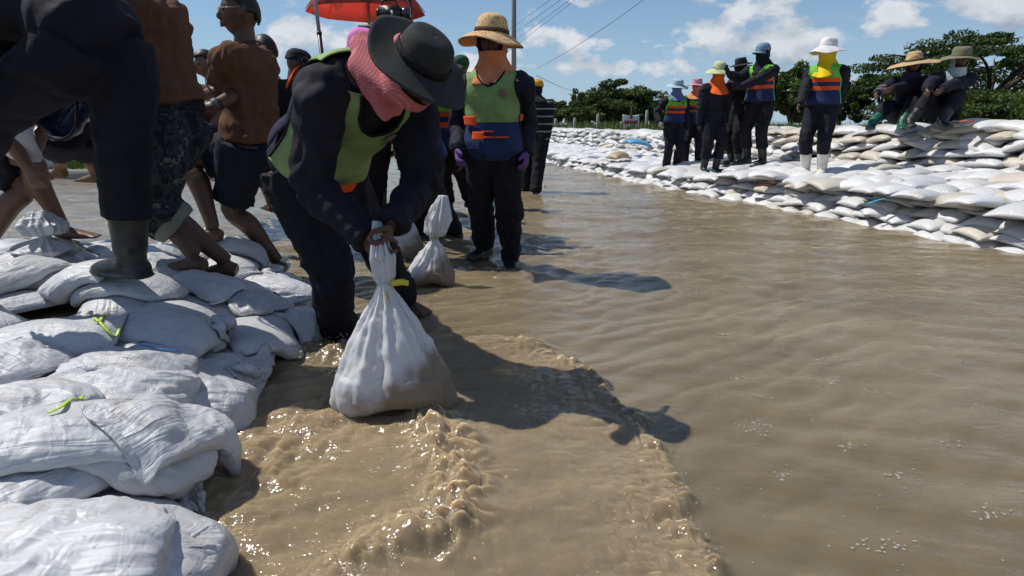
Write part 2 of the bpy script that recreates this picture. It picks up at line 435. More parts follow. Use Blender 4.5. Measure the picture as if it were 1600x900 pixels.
def _bag(tint=(0.60, 0.61, 0.63), dirt=0.75, stain=(0.36, 0.26, 0.15), thin=0.12):
    def f(t, b):
        v = objvec(t); at_ = t.nodes.new('ShaderNodeAttribute'); at_.attribute_name = 'sheet'
        oi = t.nodes.new('ShaderNodeObjectInfo'); rnd = oi.outputs['Random']
        off = t.nodes.new('ShaderNodeVectorMath'); off.operation = 'ADD'; t.links.new(v, off.inputs[0])
        cb = t.nodes.new('ShaderNodeCombineXYZ'); t.links.new(math_node(t, 'MULTIPLY', rnd, 37.0), cb.inputs[0]); t.links.new(cb.outputs[0], off.inputs[1])
        p = off.outputs[0]
        big = noise(t, 4.5, 5, 0.6, p); mid = noise(t, 16, 6, 0.65, p); fine = noise(t, 120, 3, 0.5, p)
        c = mixc(t, ramp(t, rnd, [(0.0, 0.0), (1.0, 1.0)]), tuple(x * 0.88 for x in tint), tuple(min(0.85, x * 1.07) for x in tint))
        amount = math_node(t, 'MULTIPLY', ramp(t, math_node(t, 'ADD', math_node(t, 'MULTIPLY', big, 0.6), math_node(t, 'MULTIPLY', mid, 0.4)), [(0.50, 0.0), (0.70, 1.0)]), dirt)
        amount = math_node(t, 'MULTIPLY', amount, ramp(t, math_node(t, 'FRACT', math_node(t, 'MULTIPLY', rnd, 7.31)), [(0.2, 0.25), (0.95, 1.0)]))
        c = mixc(t, amount, c, stain)
        c = mixc(t, ramp(t, noise(t, 75, 2, 0.5, p), [(0.70, 0.0), (0.76, 0.65)]), c, tuple(x * 0.5 for x in stain))
        t.links.new(c, b.inputs['Base Color'])
        t.links.new(ramp(t, mid, [(0.3, 0.30), (0.7, 0.52)]), b.inputs['Roughness'])
        b.inputs['Specular IOR Level'].default_value = 0.5
        # woven tape relief in sheet space
        w = []
        s2 = t.nodes.new('ShaderNodeSeparateXYZ'); t.links.new(at_.outputs['Vector'], s2.inputs[0])
        for k, n in ((0, 190), (1, 130)): w.append(math_node(t, 'SINE', math_node(t, 'MULTIPLY', s2.outputs[k], n * 6.283)))
        wv = math_node(t, 'MULTIPLY', math_node(t, 'MULTIPLY', w[0], w[1]), 0.012)
        def crease(sx, sy, sc):
            mp = t.nodes.new('ShaderNodeMapping'); mp.inputs['Scale'].default_value = (sx, sy, 3.0)
            t.links.new(at_.outputs['Vector'], mp.inputs[0]); ad = t.nodes.new('ShaderNodeVectorMath'); ad.operation = 'ADD'
            t.links.new(mp.outputs[0], ad.inputs[0]); t.links.new(cb.outputs[0], ad.inputs[1])
            return math_node(t, 'ABSOLUTE', math_node(t, 'SUBTRACT', noise(t, sc, 2, 0.5, ad.outputs[0], 0.5), 0.5))
        h = math_node(t, 'ADD', math_node(t, 'ADD', math_node(t, 'MULTIPLY', crease(1.2, 5.0, 2.0), 1.5), math_node(t, 'MULTIPLY', crease(7.0, 2.5, 2.0), 0.8)), math_node(t, 'ADD', math_node(t, 'MULTIPLY', noise(t, 26, 4, 0.55, p), 0.16), wv))
        add_bump(t, b, h, 0.36, 0.03)
        tr = t.nodes.new('ShaderNodeBsdfTranslucent'); t.links.new(c, tr.inputs[0])
        ms = t.nodes.new('ShaderNodeMixShader'); ms.inputs[0].default_value = thin
        o = t.nodes['Material Output']; t.links.new(b.outputs[0], ms.inputs[1]); t.links.new(tr.outputs[0], ms.inputs[2]); t.links.new(ms.outputs[0], o.inputs[0])
    return f
material('bag_white', build=_bag())
material('bag_dyke', build=_bag((0.66, 0.66, 0.66), 0.9, (0.42, 0.32, 0.20), 0.0))
material('bag_brown', build=_bag((0.42, 0.33, 0.20), 0.6, (0.30, 0.2, 0.1), 0.0))
material('bag_blue', build=_bag((0.10, 0.34, 0.55), 0.4, (0.42, 0.32, 0.20), 0.0))
material('bag_stained', build=_bag((0.62, 0.58, 0.50), 1.0, (0.38, 0.26, 0.14), 0.05))
material('bag_wet', build=_bag((0.60, 0.62, 0.65), 0.35, (0.36, 0.26, 0.15), 0.12))
material('bag_beige', build=_bag((0.56, 0.52, 0.45), 0.9, (0.40, 0.29, 0.17), 0.0))
# ------------------------------------------------------------------ the flood water
def axis_points(lo_dense, hi_dense, step, lo, hi, growth):
    a = list(np.arange(lo_dense, hi_dense + 1e-6, step)); s = step
    while a[-1] < hi: s *= growth; a.append(a[-1] + s)
    s = step
    while a[0] > lo: s *= growth; a.insert(0, a[0] - s)
    return np.array(a)
def curve_dist(P, pts):
    """signed distance (left of travel positive) and parameter along a polyline"""
    pts = np.asarray(pts, float)[:, :2]; best = np.full(len(P), 1e9); sd = np.zeros(len(P)); tt = np.zeros(len(P))
    for i in range(len(pts) - 1):
        a, b = pts[i], pts[i + 1]; ab = b - a; L2 = (ab ** 2).sum()
        t = np.clip(((P - a) @ ab) / L2, 0, 1); d = P - (a + t[:, None] * ab); dd = (d ** 2).sum(1)
        m = dd < best; best[m] = dd[m]
        sg = np.sign(ab[0] * d[:, 1] - ab[1] * d[:, 0]); sd[m] = (np.sqrt(dd) * sg)[m]; tt[m] = (i + t[m])
    return sd, tt / (len(pts) - 1)
def px_curve(pp, sub=5): return catmull([ground(x, y)[:2].tolist() + [0] for x, y in pp], sub)
SURGE_EDGE = px_curve([(690, 530), (780, 528), (860, 548), (930, 600), (965, 650), (1030, 700), (1062, 780), (1098, 850), (1105, 910), (1090, 1000)])
SURGE_CREST = px_curve([(600, 668), (670, 660), (712, 705), (716, 770), (690, 825), (610, 850), (510, 890), (420, 960)])
SURGE_LEFT = px_curve([(330, 800), (450, 690), (540, 560), (500, 545)])
N_LEGS = [(-0.06, 3.92), (-0.22, 4.05), (-0.78, 2.60), (-0.62, 2.95), (0.18, 9.6), (0.22, 9.4)]
def water_height(P):
    x, y = P[:, 0], P[:, 1]; Z = np.zeros(len(P)); d = np.hypot(x, y) + 0.3
    p3 = np.stack([x, y, np.zeros_like(x)], 1)
    warp = 0.25 * fbm(p3 * 1.3, 3, 41)
    def waves(kx, ky, amp, lam, seed, sharp=1.0):
        ph = 2 * math.pi * ((x * kx + y * ky) / lam + warp * 0.5 / lam * 0.5)
        w = np.sin(ph + 1.7 * vnoise(p3 * (0.7 / lam) + seed, seed))
        fade = np.clip(1.6 - d * 0.012 / lam * 1.2, 0, 1)
        gust = 0.45 + 0.55 * np.clip(0.5 + fbm(p3 * 0.8 + seed, 2, seed), 0, 1)
        return amp * fade * gust * (w - 0.35 * np.abs(w) * sharp)
    Z += waves(-0.25, 0.97, 0.0075, 0.42, 3) + waves(0.30, 0.95, 0.005, 0.23, 5) + waves(-0.55, 0.84, 0.0032, 0.13, 9)
    Z += waves(0.1, 1.0, 0.016, 1.1, 11) * np.clip((y - 2) / 4, 0, 1)
    Z += 0.0035 * fbm(p3 * np.array([5.0, 9.0, 1]), 3, 21) * np.clip(1.5 - d * 0.12, 0.0, 1)
    near = y < 6
    q = P[near]; z = np.zeros(len(q)); q3 = p3[near]
    # leading edge of the surge: steep outside, long rough back inside
    sd, t = curve_dist(q, SURGE_EDGE)
    sd = sd + 0.035 * fbm(q3 * 7, 3, 61)
    amp = 0.014 + 0.009 * vnoise(q3 * 4, 62)
    amp = amp * np.clip(t * 7, 0.3, 1)
    inside = sd < 0
    z += np.where(inside, amp * np.exp(sd / 0.16), amp * np.exp(-(sd / 0.022) ** 2))
    rough = np.where(inside, np.exp(sd / 0.14), np.exp(-(sd / 0.035) ** 2))
    z += rough * (0.016 * np.abs(vnoise(q3 * 15, 63)) + 0.015 * np.abs(vnoise(q3 * 29, 64)) + 0.011 * np.abs(vnoise(q3 * 55, 65)) - 0.004) * np.clip(t * 6, 0.25, 1)
    # muddy crest that boils up in front of the bag
    sd, t = curve_dist(q, SURGE_CREST)
    sd = sd + 0.02 * fbm(q3 * 9, 2, 71)
    wdt = 0.078 + 0.028 * vnoise(q3 * 3, 72)
    e = np.exp(-(sd / wdt) ** 2) * np.clip(t * 6, 0.2, 1) * np.clip((1 - t) * 3, 0.12, 1)
    wq = q3 + 0.03 * np.stack([vnoise(q3 * 11, 76), vnoise(q3 * 11, 77), np.zeros(len(q3))], 1)
    z += e * (0.004 + 0.016 * np.abs(vnoise(wq * np.array([9, 11, 1.0]), 73)) + 0.030 * np.abs(vnoise(wq * 17, 74)) + 0.026 * np.abs(vnoise(wq * 31, 78)) + 0.015 * np.abs(vnoise(wq * 52, 80)))
    back = np.exp(-np.abs(sd) / 0.20)
    z += back * (0.008 * np.abs(vnoise(q3 * 13, 75)) + 0.003 * vnoise(q3 * 30, 79))
    # churn round the man and between the bags
    sd, t = curve_dist(q, SURGE_LEFT)
    e = np.exp(-(sd / 0.17) ** 2)
    z += e * (0.016 * fbm(q3 * 9, 3, 81) + 0.017 * np.abs(vnoise(q3 * 13, 82)) + 0.010 * np.abs(vnoise(q3 * 27, 83)) + 0.005 * np.abs(vnoise(q3 * 52, 84)))
    for (lx, ly) in N_LEGS:
        r_ = np.hypot(q[:, 0] - lx, q[:, 1] - ly)
        z += 0.011 * np.cos(r_ * 42 - 1.0) * np.exp(-r_ / 0.16) + 0.010 * np.exp(-(r_ / 0.11) ** 2) * (0.6 + fbm(q3 * 24, 2, 91))
    sd = np.hypot(q[:, 0] - 0.12, q[:, 1] - 4.6)
    z += 0.012 * np.sin(sd * 30 + 3 * vnoise(q3 * 5, 5)) * np.exp(-(sd / 0.5) ** 2)
    Z[near] += z
    return Z
xs = axis_points(-1.35, 1.15, 0.0085, -140, 140, 1.055)
ys = axis_points(0.55, 2.75, 0.0085, -3.0, 260, 1.0125)
gx, gy = np.meshgrid(xs, ys, indexing='ij'); P2 = np.stack([gx.ravel(), gy.ravel()], 1)
wz = water_height(P2)
me = mesh_np('water', np.column_stack([P2, wz]), grid_faces(len(xs), len(ys))[:, ::-1])
s1, _ = curve_dist(P2, SURGE_CREST); s2, _ = curve_dist(P2, SURGE_EDGE); s3, _ = curve_dist(P2, SURGE_LEFT)
def wz_at(c):
    i = min(max(np.searchsorted(xs, c[0]) - 1, 0), len(xs) - 2); j = min(max(np.searchsorted(ys, c[1]) - 1, 0), len(ys) - 2)
    return float(WZ[i, j])
WZ = wz.reshape(len(xs), len(ys))
silt = np.clip(np.exp(-(s1 / 0.12) ** 2) + 0.55 * (s2 < 0) * np.exp(s2 / 0.30) + 0.28 * (s2 < 0) * np.clip((2.6 - P2[:, 1]) / 0.5, 0, 1) + 0.7 * np.exp(-(s3 / 0.3) ** 2), 0, 1)
vattr(me, 'silt', silt)
chop_ = np.clip(np.exp(-(s1 / 0.22) ** 2) + (s2 < 0) * (0.25 + 0.75 * np.exp(s2 / 0.28)) * np.clip((3.0 - P2[:, 1]) / 0.6, 0, 1) + 0.9 * np.exp(-(s3 / 0.32) ** 2) + 0.5 * np.exp(-((P2[:, 0] + 0.35) ** 2 + (P2[:, 1] - 3.6) ** 2) / 0.5), 0.10, 1)
vattr(me, 'chop', chop_)
def _water(t, b):
    v = objvec(t); a = t.nodes.new('ShaderNodeAttribute'); a.attribute_name = 'silt'
    n = noise(t, 1.1, 5, 0.6, v, 1.2)
    c = mixc(t, ramp(t, n, [(0.35, 0.0), (0.68, 1.0)]), (0.138, 0.106, 0.061), (0.185, 0.144, 0.085))
    n2 = noise(t, 7, 5, 0.6, v, 1.5)
    c = mixc(t, math_node(t, 'MULTIPLY', a.outputs['Fac'], ramp(t, n2, [(0.3, 0.45), (0.7, 1.0)])), c, (0.285, 0.212, 0.124))
    t.links.new(c, b.inputs['Base Color'])
    b.inputs['Subsurface Weight'].default_value = 1.0; b.inputs['Subsurface Radius'].default_value = (1.0, 0.75, 0.5); b.inputs['Subsurface Scale'].default_value = 0.06
    b.inputs['IOR'].default_value = 1.33; b.inputs['Specular IOR Level'].default_value = 0.0
    b.inputs['Roughness'].default_value = 0.5
    mp = t.nodes.new('ShaderNodeMapping'); mp.inputs['Scale'].default_value = (1.0, 2.0, 1.0); mp.inputs['Rotation'].default_value = (0, 0, R(-16))
    t.links.new(v, mp.inputs[0])
    h = math_node(t, 'ADD', math_node(t, 'MULTIPLY', noise(t, 5.5, 3, 0.55, mp.outputs[0], 0.6), 0.9), math_node(t, 'MULTIPLY', noise(t, 21, 3, 0.55, mp.outputs[0], 0.4), 0.22))
    ac = t.nodes.new('ShaderNodeAttribute'); ac.attribute_name = 'chop'
    spark = math_node(t, 'ADD', math_node(t, 'MULTIPLY', ramp(t, noise(t, 70, 2, 0.5, v, 0.3), [(0.56, 0.0), (0.70, 1.0)]), 0.30), math_node(t, 'MULTIPLY', ramp(t, noise(t, 140, 2, 0.5, v, 0.3), [(0.60, 0.0), (0.72, 1.0)]), 0.14))
    patchy = ramp(t, noise(t, 4.5, 3, 0.6, v), [(0.36, 0.25), (0.58, 1.0)])
    chop = math_node(t, 'MULTIPLY', math_node(t, 'ADD', math_node(t, 'MULTIPLY', noise(t, 24, 3, 0.5, v, 0.6), 0.35), math_node(t, 'MULTIPLY', spark, patchy)), ac.outputs['Fac'])
    h = math_node(t, 'ADD', h, chop)
    bn = t.nodes.new('ShaderNodeBump'); bn.inputs['Strength'].default_value = 1.0; bn.inputs['Distance'].default_value = 0.022; t.links.new(h, bn.inputs['Height'])
    t.links.new(bn.outputs[0], b.inputs['Coat Normal'])          # the skin of the water glitters, the silt below stays soft
    b.inputs['Coat Weight'].default_value = 1.0; t.links.new(math_node(t, 'MULTIPLY_ADD', ac.outputs['Fac'], 0.12, 0.05), b.inputs['Coat Roughness']); b.inputs['Coat IOR'].default_value = 1.46
material('muddy_water', build=_water)
water = new_obj('water', me, MAT['muddy_water'], label='brown flood water flowing over the road', kind='structure')

# splashing drops and little sheets thrown up where the surge breaks
def splash_blobs(n, pts, spread, up, rmin, rmax, seed):
    r = np.random.default_rng(seed); mb = MB(); bv, bf = ball_vf(6, 4)
    pts = np.asarray(pts)
    for i in range(n):
        c = pts[r.integers(len(pts))][:2] + r.normal(0, spread, 2); z = wz_at(c) + abs(r.normal(0, up))
        ra = r.uniform(rmin, rmax) * (1 if r.random() > 0.15 else 1.8); d = unit(r.normal(0, 1, 3) * [0.6, 0.6, 1]); st = r.uniform(1.0, 2.6)
        V = bv * ra; V = V + np.outer(V @ d, d) * (st - 1)
        mb.add(V + [c[0], c[1], z], bf)
    return mb
def _clear(t, b):
    b.inputs['IOR'].default_value = 1.33; b.inputs['Roughness'].default_value = 0.04
    b.inputs['Transmission Weight'].default_value = 0.45
material('silty_drops', (0.36, 0.28, 0.18), 0.05, 0.5, _clear)
mb = splash_blobs(110, SURGE_EDGE[6:40], 0.02, 0.010, 0.0007, 0.0020, 1)
mb2 = splash_blobs(110, SURGE_CREST[3:24], 0.03, 0.008, 0.0008, 0.0024, 2)
mb3 = splash_blobs(70, [ground(505, 545), ground(530, 540), ground(470, 560)], 0.035, 0.024, 0.001, 0.003, 3)
mb4 = splash_blobs(160, [(0.18, 9.6, 0), (0.25, 9.45, 0), (0.1, 9.5, 0)], 0.12, 0.16, 0.004, 0.011, 4)
for m_ in (mb2, mb3, mb4): mb.add(np.concatenate(m_.V), m_.F)
sp_ = mb.build('water_splash', MAT['muddy_water'], label='muddy drops thrown up along the breaking surge', kind='stuff')

vattr(sp_.data, 'silt', np.ones(len(sp_.data.vertices))); vattr(sp_.data, 'chop', np.ones(len(sp_.data.vertices)))
# clusters of froth bubbles drifting on the calmer water
def _bub(t, b):
    b.inputs['Roughness'].default_value = 0.06; b.inputs['Transmission Weight'].default_value = 0.25
    b.inputs['IOR'].default_value = 1.33
material('froth', (0.48, 0.44, 0.37), 0.08, 0.6, _bub)
mb = MB(); bv, bf = ball_vf(8, 6); rb = np.random.default_rng(5)
spots = [(1425, 738), (1548, 805), (1350, 860), (1190, 660), (1170, 622), (1228, 745), (1180, 670), (1300, 600), (1240, 500), (1290, 560), (1420, 470),
         (1500, 560), (1130, 520), (1260, 650), (1480, 690), (1560, 640), (1330, 700), (1410, 860), (1090, 460), (1200, 440), (1310, 520), (1150, 590), (1020, 400), (1060, 430), (1370, 610), (1010, 540)]
for (px, py) in spots:
    c = ground(px, py); n = rb.integers(6, 24); sp = rb.uniform(0.008, 0.03)
    for i in range(n):
        q = c[:2] + rb.normal(0, sp, 2) * [1.5, 0.8]; ra = rb.uniform(0.0015, 0.0055)
        V = bv * ra * [1, 1, 0.4]; z = wz_at(q); mb.add(V + [q[0], q[1], z + 0.0006], bf)
for i in range(170):
    c = ground(rb.uniform(900, 1600), rb.uniform(360, 900)); ra = rb.uniform(0.0012, 0.0035)
    z = wz_at(c); mb.add(bv * ra * [1, 1, 0.4] + [c[0], c[1], z + 0.0005], bf)
mb.build('froth_bubbles', MAT['froth'], label='pale froth bubbles drifting on brown flood water', kind='stuff')

# ------------------------------------------------------------------ land
def _soil(t, b):
    v = objvec(t); n = noise(t, 0.7, 6, 0.65, v); n2 = noise(t, 6, 5, 0.6, v)
    c = mixc(t, ramp(t, n, [(0.4, 0.0), (0.6, 1.0)]), (0.075, 0.105, 0.028), (0.13, 0.12, 0.05)); c = mixc(t, ramp(t, n2, [(0.45, 0.0), (0.7, 0.6)]), c, (0.05, 0.08, 0.02))
    t.links.new(c, b.inputs['Base Color']); add_bump(t, b, n2, 0.8, 0.05)
material('grassy_soil', (0.1, 0.1, 0.04), 0.95, 0.2, _soil)
material('mud_bed', (0.16, 0.12, 0.07), 0.9, 0.2)
g = 900.0
new_obj('ground', mesh_np('ground', [(-g, -g, -0.35), (g, -g, -0.35), (g, g, -0.35), (-g, g, -0.35)], [(0, 1, 2, 3)]), MAT['mud_bed'], kind='structure')

# line of the dyke: water's edge, from near right to far left
EDGE = catmull([(5.15, -1.5, 0), (4.55, 1.5, 0), (3.98, 3.9, 0), (3.68, 5.0, 0), (3.34, 6.3, 0), (3.02, 7.4, 0), (2.62, 8.6, 0), (2.15, 10.3, 0), (1.80, 12.1, 0), (1.0, 15.5, 0), (-0.9, 23, 0), (-3.6, 33, 0), (-8.0, 48, 0)], 24)
_seg = np.linalg.norm(np.diff(EDGE, axis=0), axis=1); _S = np.concatenate([[0], np.cumsum(_seg)]); DYKE_LEN = _S[-1]
def dyke(s, off):
    """point at arc length s, off metres landward, with the travel direction"""
    x = np.interp(s, _S, EDGE[:, 0]); y = np.interp(s, _S, EDGE[:, 1])
    e = 0.4; tx = np.interp(s + e, _S, EDGE[:, 0]) - np.interp(s - e, _S, EDGE[:, 0]); ty = np.interp(s + e, _S, EDGE[:, 1]) - np.interp(s - e, _S, EDGE[:, 1])
    t = unit([tx, ty, 0]); n = np.array([t[1], -t[0], 0]); return np.array([x, y, 0]) + n * off, t, n
def terrace_z(s):      # the lower bench is a course higher near the camera
    return float(np.interp(s, [0, 9.8, 10.6, 14, 60], [0.36, 0.34, 0.24, 0.19, 0.17]))
def wall_top(s):
    return float(np.interp(s, [0, 6.5, 8, 10, 13, 17, 60], [1.08, 1.02, 0.97, 0.90, 0.84, 0.78, 0.74]))
TERR_W = 1.75
# field behind the dyke
Vf = []; ss = np.linspace(0, DYKE_LEN, 60)
for s in ss:
    p, t, n = dyke(s, TERR_W + 0.75); Vf += [[p[0], p[1], 0.42]]
    p2 = p + np.array([40.0, 12, 0]); Vf += [[p2[0], p2[1], 0.45]]; p3 = p + np.array([320.0, 300, 0]); Vf += [[p3[0], p3[1], 0.5]]
Vf = np.array(Vf)
Ff = [(3 * i + k, 3 * i + k + 1, 3 * i + 3 + k + 1, 3 * i + 3 + k) for i in range(59) for k in (0, 1)]
new_obj('field', mesh_np('field', Vf, [f[::-1] for f in Ff]), MAT['grassy_soil'], kind='structure')
far_bank = mesh_np('far_bank', [(-60, 62, 0.25), (60, 62, 0.25), (400, 500, 0.6), (-400, 500, 0.6)], [(0, 1, 2, 3)])
new_obj('far_bank', far_bank, MAT['grassy_soil'], kind='structure')
# rammed core under the bags so that no gap looks through the dyke
def core(name, o0, o1, z0f, z1f):
    V = []; n_ = 160
    for s in np.linspace(0, DYKE_LEN, n_):
        for off, zf in ((o0 + 0.30, lambda s: -0.3), (o0 + 0.38, z1f), (o1, z1f), (o1, lambda s: -0.3)):
            p, t, n = dyke(s, off); V.append([p[0], p[1], zf(s)])
    F = [(4 * i + k, 4 * i + k + 1, 4 * i + 4 + k + 1, 4 * i + 4 + k) for i in range(n_ - 1) for k in range(3)]
    return mesh_np(name, V, F, smooth=False)

# ------------------------------------------------------------------ the dyke's bags
flat = HeightField(-3, 3, -3, 3, 0.02, lambda x, y: 0.012 * np.sin(x * 9) * np.cos(y * 8))
rb = np.random.default_rng(3)
vb = [dict(x=(i % 4) - 1.5, y=(i // 4) - 1.5, yaw=0.0, L=rb.uniform(0.56, 0.64), W=rb.uniform(0.36, 0.42), fill=rb.uniform(0.85, 1.15), tie=(0.84 if i % 4 == 1 else None)) for i in range(12)]
XV = sim_bags(vb, flat, nu=17, nv=12, steps=90, seed=4)
VAR = []
for i in range(12):
    VAR.append(bag_mesh('sandbag', XV[i], (vb[i]['x'], vb[i]['y'], 0.0))); VAR[-1].materials.append(MAT['bag_dyke'])
VAR_BEIGE = []
for m_ in VAR:
    c_ = m_.copy(); c_.materials.clear(); c_.materials.append(MAT['bag_beige']); VAR_BEIGE.append(c_)
XL = sim_bags(vb, flat, nu=9, nv=7, steps=70, seed=5)
VLOW = []
for i in range(12):
    m_ = bag_mesh('sandbag', XL[i], (vb[i]['x'], vb[i]['y'], 0.0)); VLOW.append((coords(m_), [tuple(p.vertices) for p in m_.polygons])); bpy.data.meshes.remove(m_)
def bag_spec(p, ang, tiltx, tilty, sc, zs=1.0): return (np.array(p), ang, tiltx, tilty, sc, zs)
def spec_matrix(sp):
    p, a, tx, ty, sc, zs = sp
    return Matrix.Translation(Vector(p)) @ Matrix.Rotation(a, 4, 'Z') @ Matrix.Rotation(tx, 4, 'X') @ Matrix.Rotation(ty, 4, 'Y') @ Matrix.Diagonal((sc, sc, sc * zs, 1))
def build_bags(root, specs, limit, beige=0.1):
    view = []
    for i, sp in enumerate(specs):
        p = sp[0]; dep = p[1] * math.cos(PITCH) + (CAM_H - p[2]) * math.sin(PITCH)
        vis = dep > 0.5 and abs(p[0] / max(dep, 0.1)) < 0.90
        view.append(-1e3 + dep if not vis else 1.0 / dep)
    order = np.argsort(-np.array(view)); lowV = MB()
    for n_, i in enumerate(order):
        sp = specs[i]; k = int(rb.integers(12))
        if n_ < limit and view[i] > 0:
            o = bpy.data.objects.new('sandbag', (VAR_BEIGE if rb.random() < beige else VAR)[k]); COL.objects.link(o); o.parent = root; o.matrix_local = spec_matrix(sp)
        else:
            V, F = VLOW[k]; M = np.array(spec_matrix(sp)); lowV.add(V @ M[:3, :3].T + M[:3, 3], F)
    if lowV.n: lowV.build('far_sandbags', MAT['bag_dyke'], root, kind='stuff')

terrace = empty('sandbag_terrace', (0, 0, 0), label='low bench of white sandbags stepping down into the brown water', cat='sandbag bench')
new_obj('packed_core', core('packed_core', 0, TERR_W + 0.4, None, lambda s: terrace_z(s) - 0.16), MAT['mud_bed'], terrace)
specs = []; s0, s1 = 2.2, DYKE_LEN - 0.5
s = s0
while s < s1:
    st = 0.25 if s < 24 else 0.42
    tz = terrace_z(s); nc = max(3, int(round(tz / 0.085)))
    for c in range(nc):                          # face courses, ends towards the water
        ss_ = s + (0.5 * st if c % 2 else 0) + rb.normal(0, 0.03)
        p, t, n = dyke(ss_, 0.02 + 0.10 * c + rb.normal(0, 0.03))
        z = -0.06 + (tz - 0.09) * c / max(nc - 1, 1)
        specs.append(bag_spec(p + n * 0.22 + [0, 0, z + rb.normal(0, 0.008)], math.atan2(n[1], n[0]) + rb.normal(0.0, 0.22), rb.normal(0, 0.06), rb.normal(0.05, 0.05), rb.uniform(0.85, 1.02), rb.uniform(1.0, 1.25)))
    s += st
s = s0
while s < s1:
    st = 0.28 if s < 24 else 0.45
    for r_, off in enumerate((0.30, 0.64, 0.98, 1.32, 1.66)):
        p, t, n = dyke(s + (0.18 if r_ % 2 else 0) + rb.normal(0, 0.05), off + rb.normal(0, 0.03))
        along = rb.random() < 0.35
        a = math.atan2(n[1], n[0]) + rb.normal(0, 0.25) + (math.pi / 2 if along else 0)
        specs.append(bag_spec(p + [0, 0, terrace_z(s) - 0.07 + 0.028 * r_ + rb.normal(0, 0.012)], a, rb.normal(0, 0.07), rb.normal(0.07, 0.06), rb.uniform(0.88, 1.08), rb.uniform(0.85, 1.1)))
    s += st
build_bags(terrace, specs, 295)

wall = empty('sandbag_wall', (0, 0, 0), label='tall upper wall of stacked dirty white sandbags along the field', cat='sandbag wall')
new_obj('packed_core', core('packed_core', TERR_W + 0.12, TERR_W + 0.85, None, lambda s: wall_top(s) - 0.11), MAT['mud_bed'], wall)
specs = []; s = s0
while s < s1:
    st = 0.33 if s < 24 else 0.5
    tz = terrace_z(s); tp = wall_top(s); nc = max(5, int(round((tp - tz) / 0.092)))
    for c in range(nc):
        ss_ = s + (0.5 * st if c % 2 else 0) + rb.normal(0, 0.05)
        p, t, n = dyke(ss_, TERR_W + 0.06 + 0.045 * c + rb.normal(0, 0.03))
        z = tz - 0.05 + (tp - tz - 0.06) * c / (nc - 1) + rb.normal(0, 0.012)
        side = rb.random() < 0.55
        a = math.atan2(t[1], t[0]) + rb.normal(0, 0.16) if side else math.atan2(n[1], n[0]) + rb.normal(0, 0.25)
        specs.append(bag_spec(p + n * (0.10 if side else 0.18) + [0, 0, z], a, rb.normal(0, 0.10), rb.normal(0, 0.13), rb.uniform(0.82, 1.0), rb.uniform(1.05, 1.3)))
    for off in (TERR_W + 0.55, TERR_W + 0.92):     # the crest
        p, t, n = dyke(s + rb.normal(0, 0.08), off + rb.normal(0, 0.03))
        specs.append(bag_spec(p + [0, 0, tp - 0.085 + rb.normal(0, 0.015)], math.atan2(n[1], n[0]) + rb.normal(0, 0.3), rb.normal(0, 0.08), rb.normal(0, 0.06), rb.uniform(0.88, 1.05), 1.05))
    s += st
build_bags(wall, specs, 295, 0.38)
# ------------------------------------------------------------------ trees, grass, fence, sign beyond the dyke
def _leaf(base, tip, name):
    def f(t, b):
        a = t.nodes.new('ShaderNodeAttribute'); a.attribute_name = 'tone'
        c = mixc(t, a.outputs['Fac'], base, tip); t.links.new(c, b.inputs['Base Color'])
        tr = t.nodes.new('ShaderNodeBsdfTranslucent'); t.links.new(mixc(t, 0.5, c, (0.10, 0.14, 0.02)), tr.inputs[0])
        ms = t.nodes.new('ShaderNodeMixShader'); ms.inputs[0].default_value = 0.22; o = t.nodes['Material Output']
        t.links.new(b.outputs[0], ms.inputs[1]); t.links.new(tr.outputs[0], ms.inputs[2]); t.links.new(ms.outputs[0], o.inputs[0])
    return material(name, base, 0.6, 0.3, f)
_leaf((0.024, 0.052, 0.015), (0.095, 0.140, 0.035), 'leaf_dark')
_leaf((0.040, 0.078, 0.018), (0.145, 0.195, 0.05), 'leaf_mid')
_leaf((0.050, 0.085, 0.018), (0.150, 0.190, 0.050), 'leaf_light')
def _bark(t, b):
    n = noise(t, 14, 6, 0.65, objvec(t)); t.links.new(mixc(t, n, (0.05, 0.038, 0.028), (0.13, 0.10, 0.075)), b.inputs['Base Color']); add_bump(t, b, n, 0.8, 0.04)
material('bark', (0.1, 0.07, 0.05), 0.9, 0.2, _bark)
def leaf_quads(C, size, r, flat=0.0):
    n = len(C); a = r.normal(0, 1, (n, 3)); a[:, 2] *= (1 - flat); a /= np.linalg.norm(a, axis=1)[:, None]
    b = np.cross(a, r.normal(0, 1, (n, 3))); b /= np.linalg.norm(b, axis=1)[:, None]
    s = (size * r.uniform(0.6, 1.3, n))[:, None]; a = a * s; b = b * s * 0.55
    V = np.stack([C - a, C + b * 0.9 - a * 0.1, C + a, C - b * 0.9 + a * 0.1], 1).reshape(-1, 3)
    return V, np.arange(n * 4).reshape(n, 4)
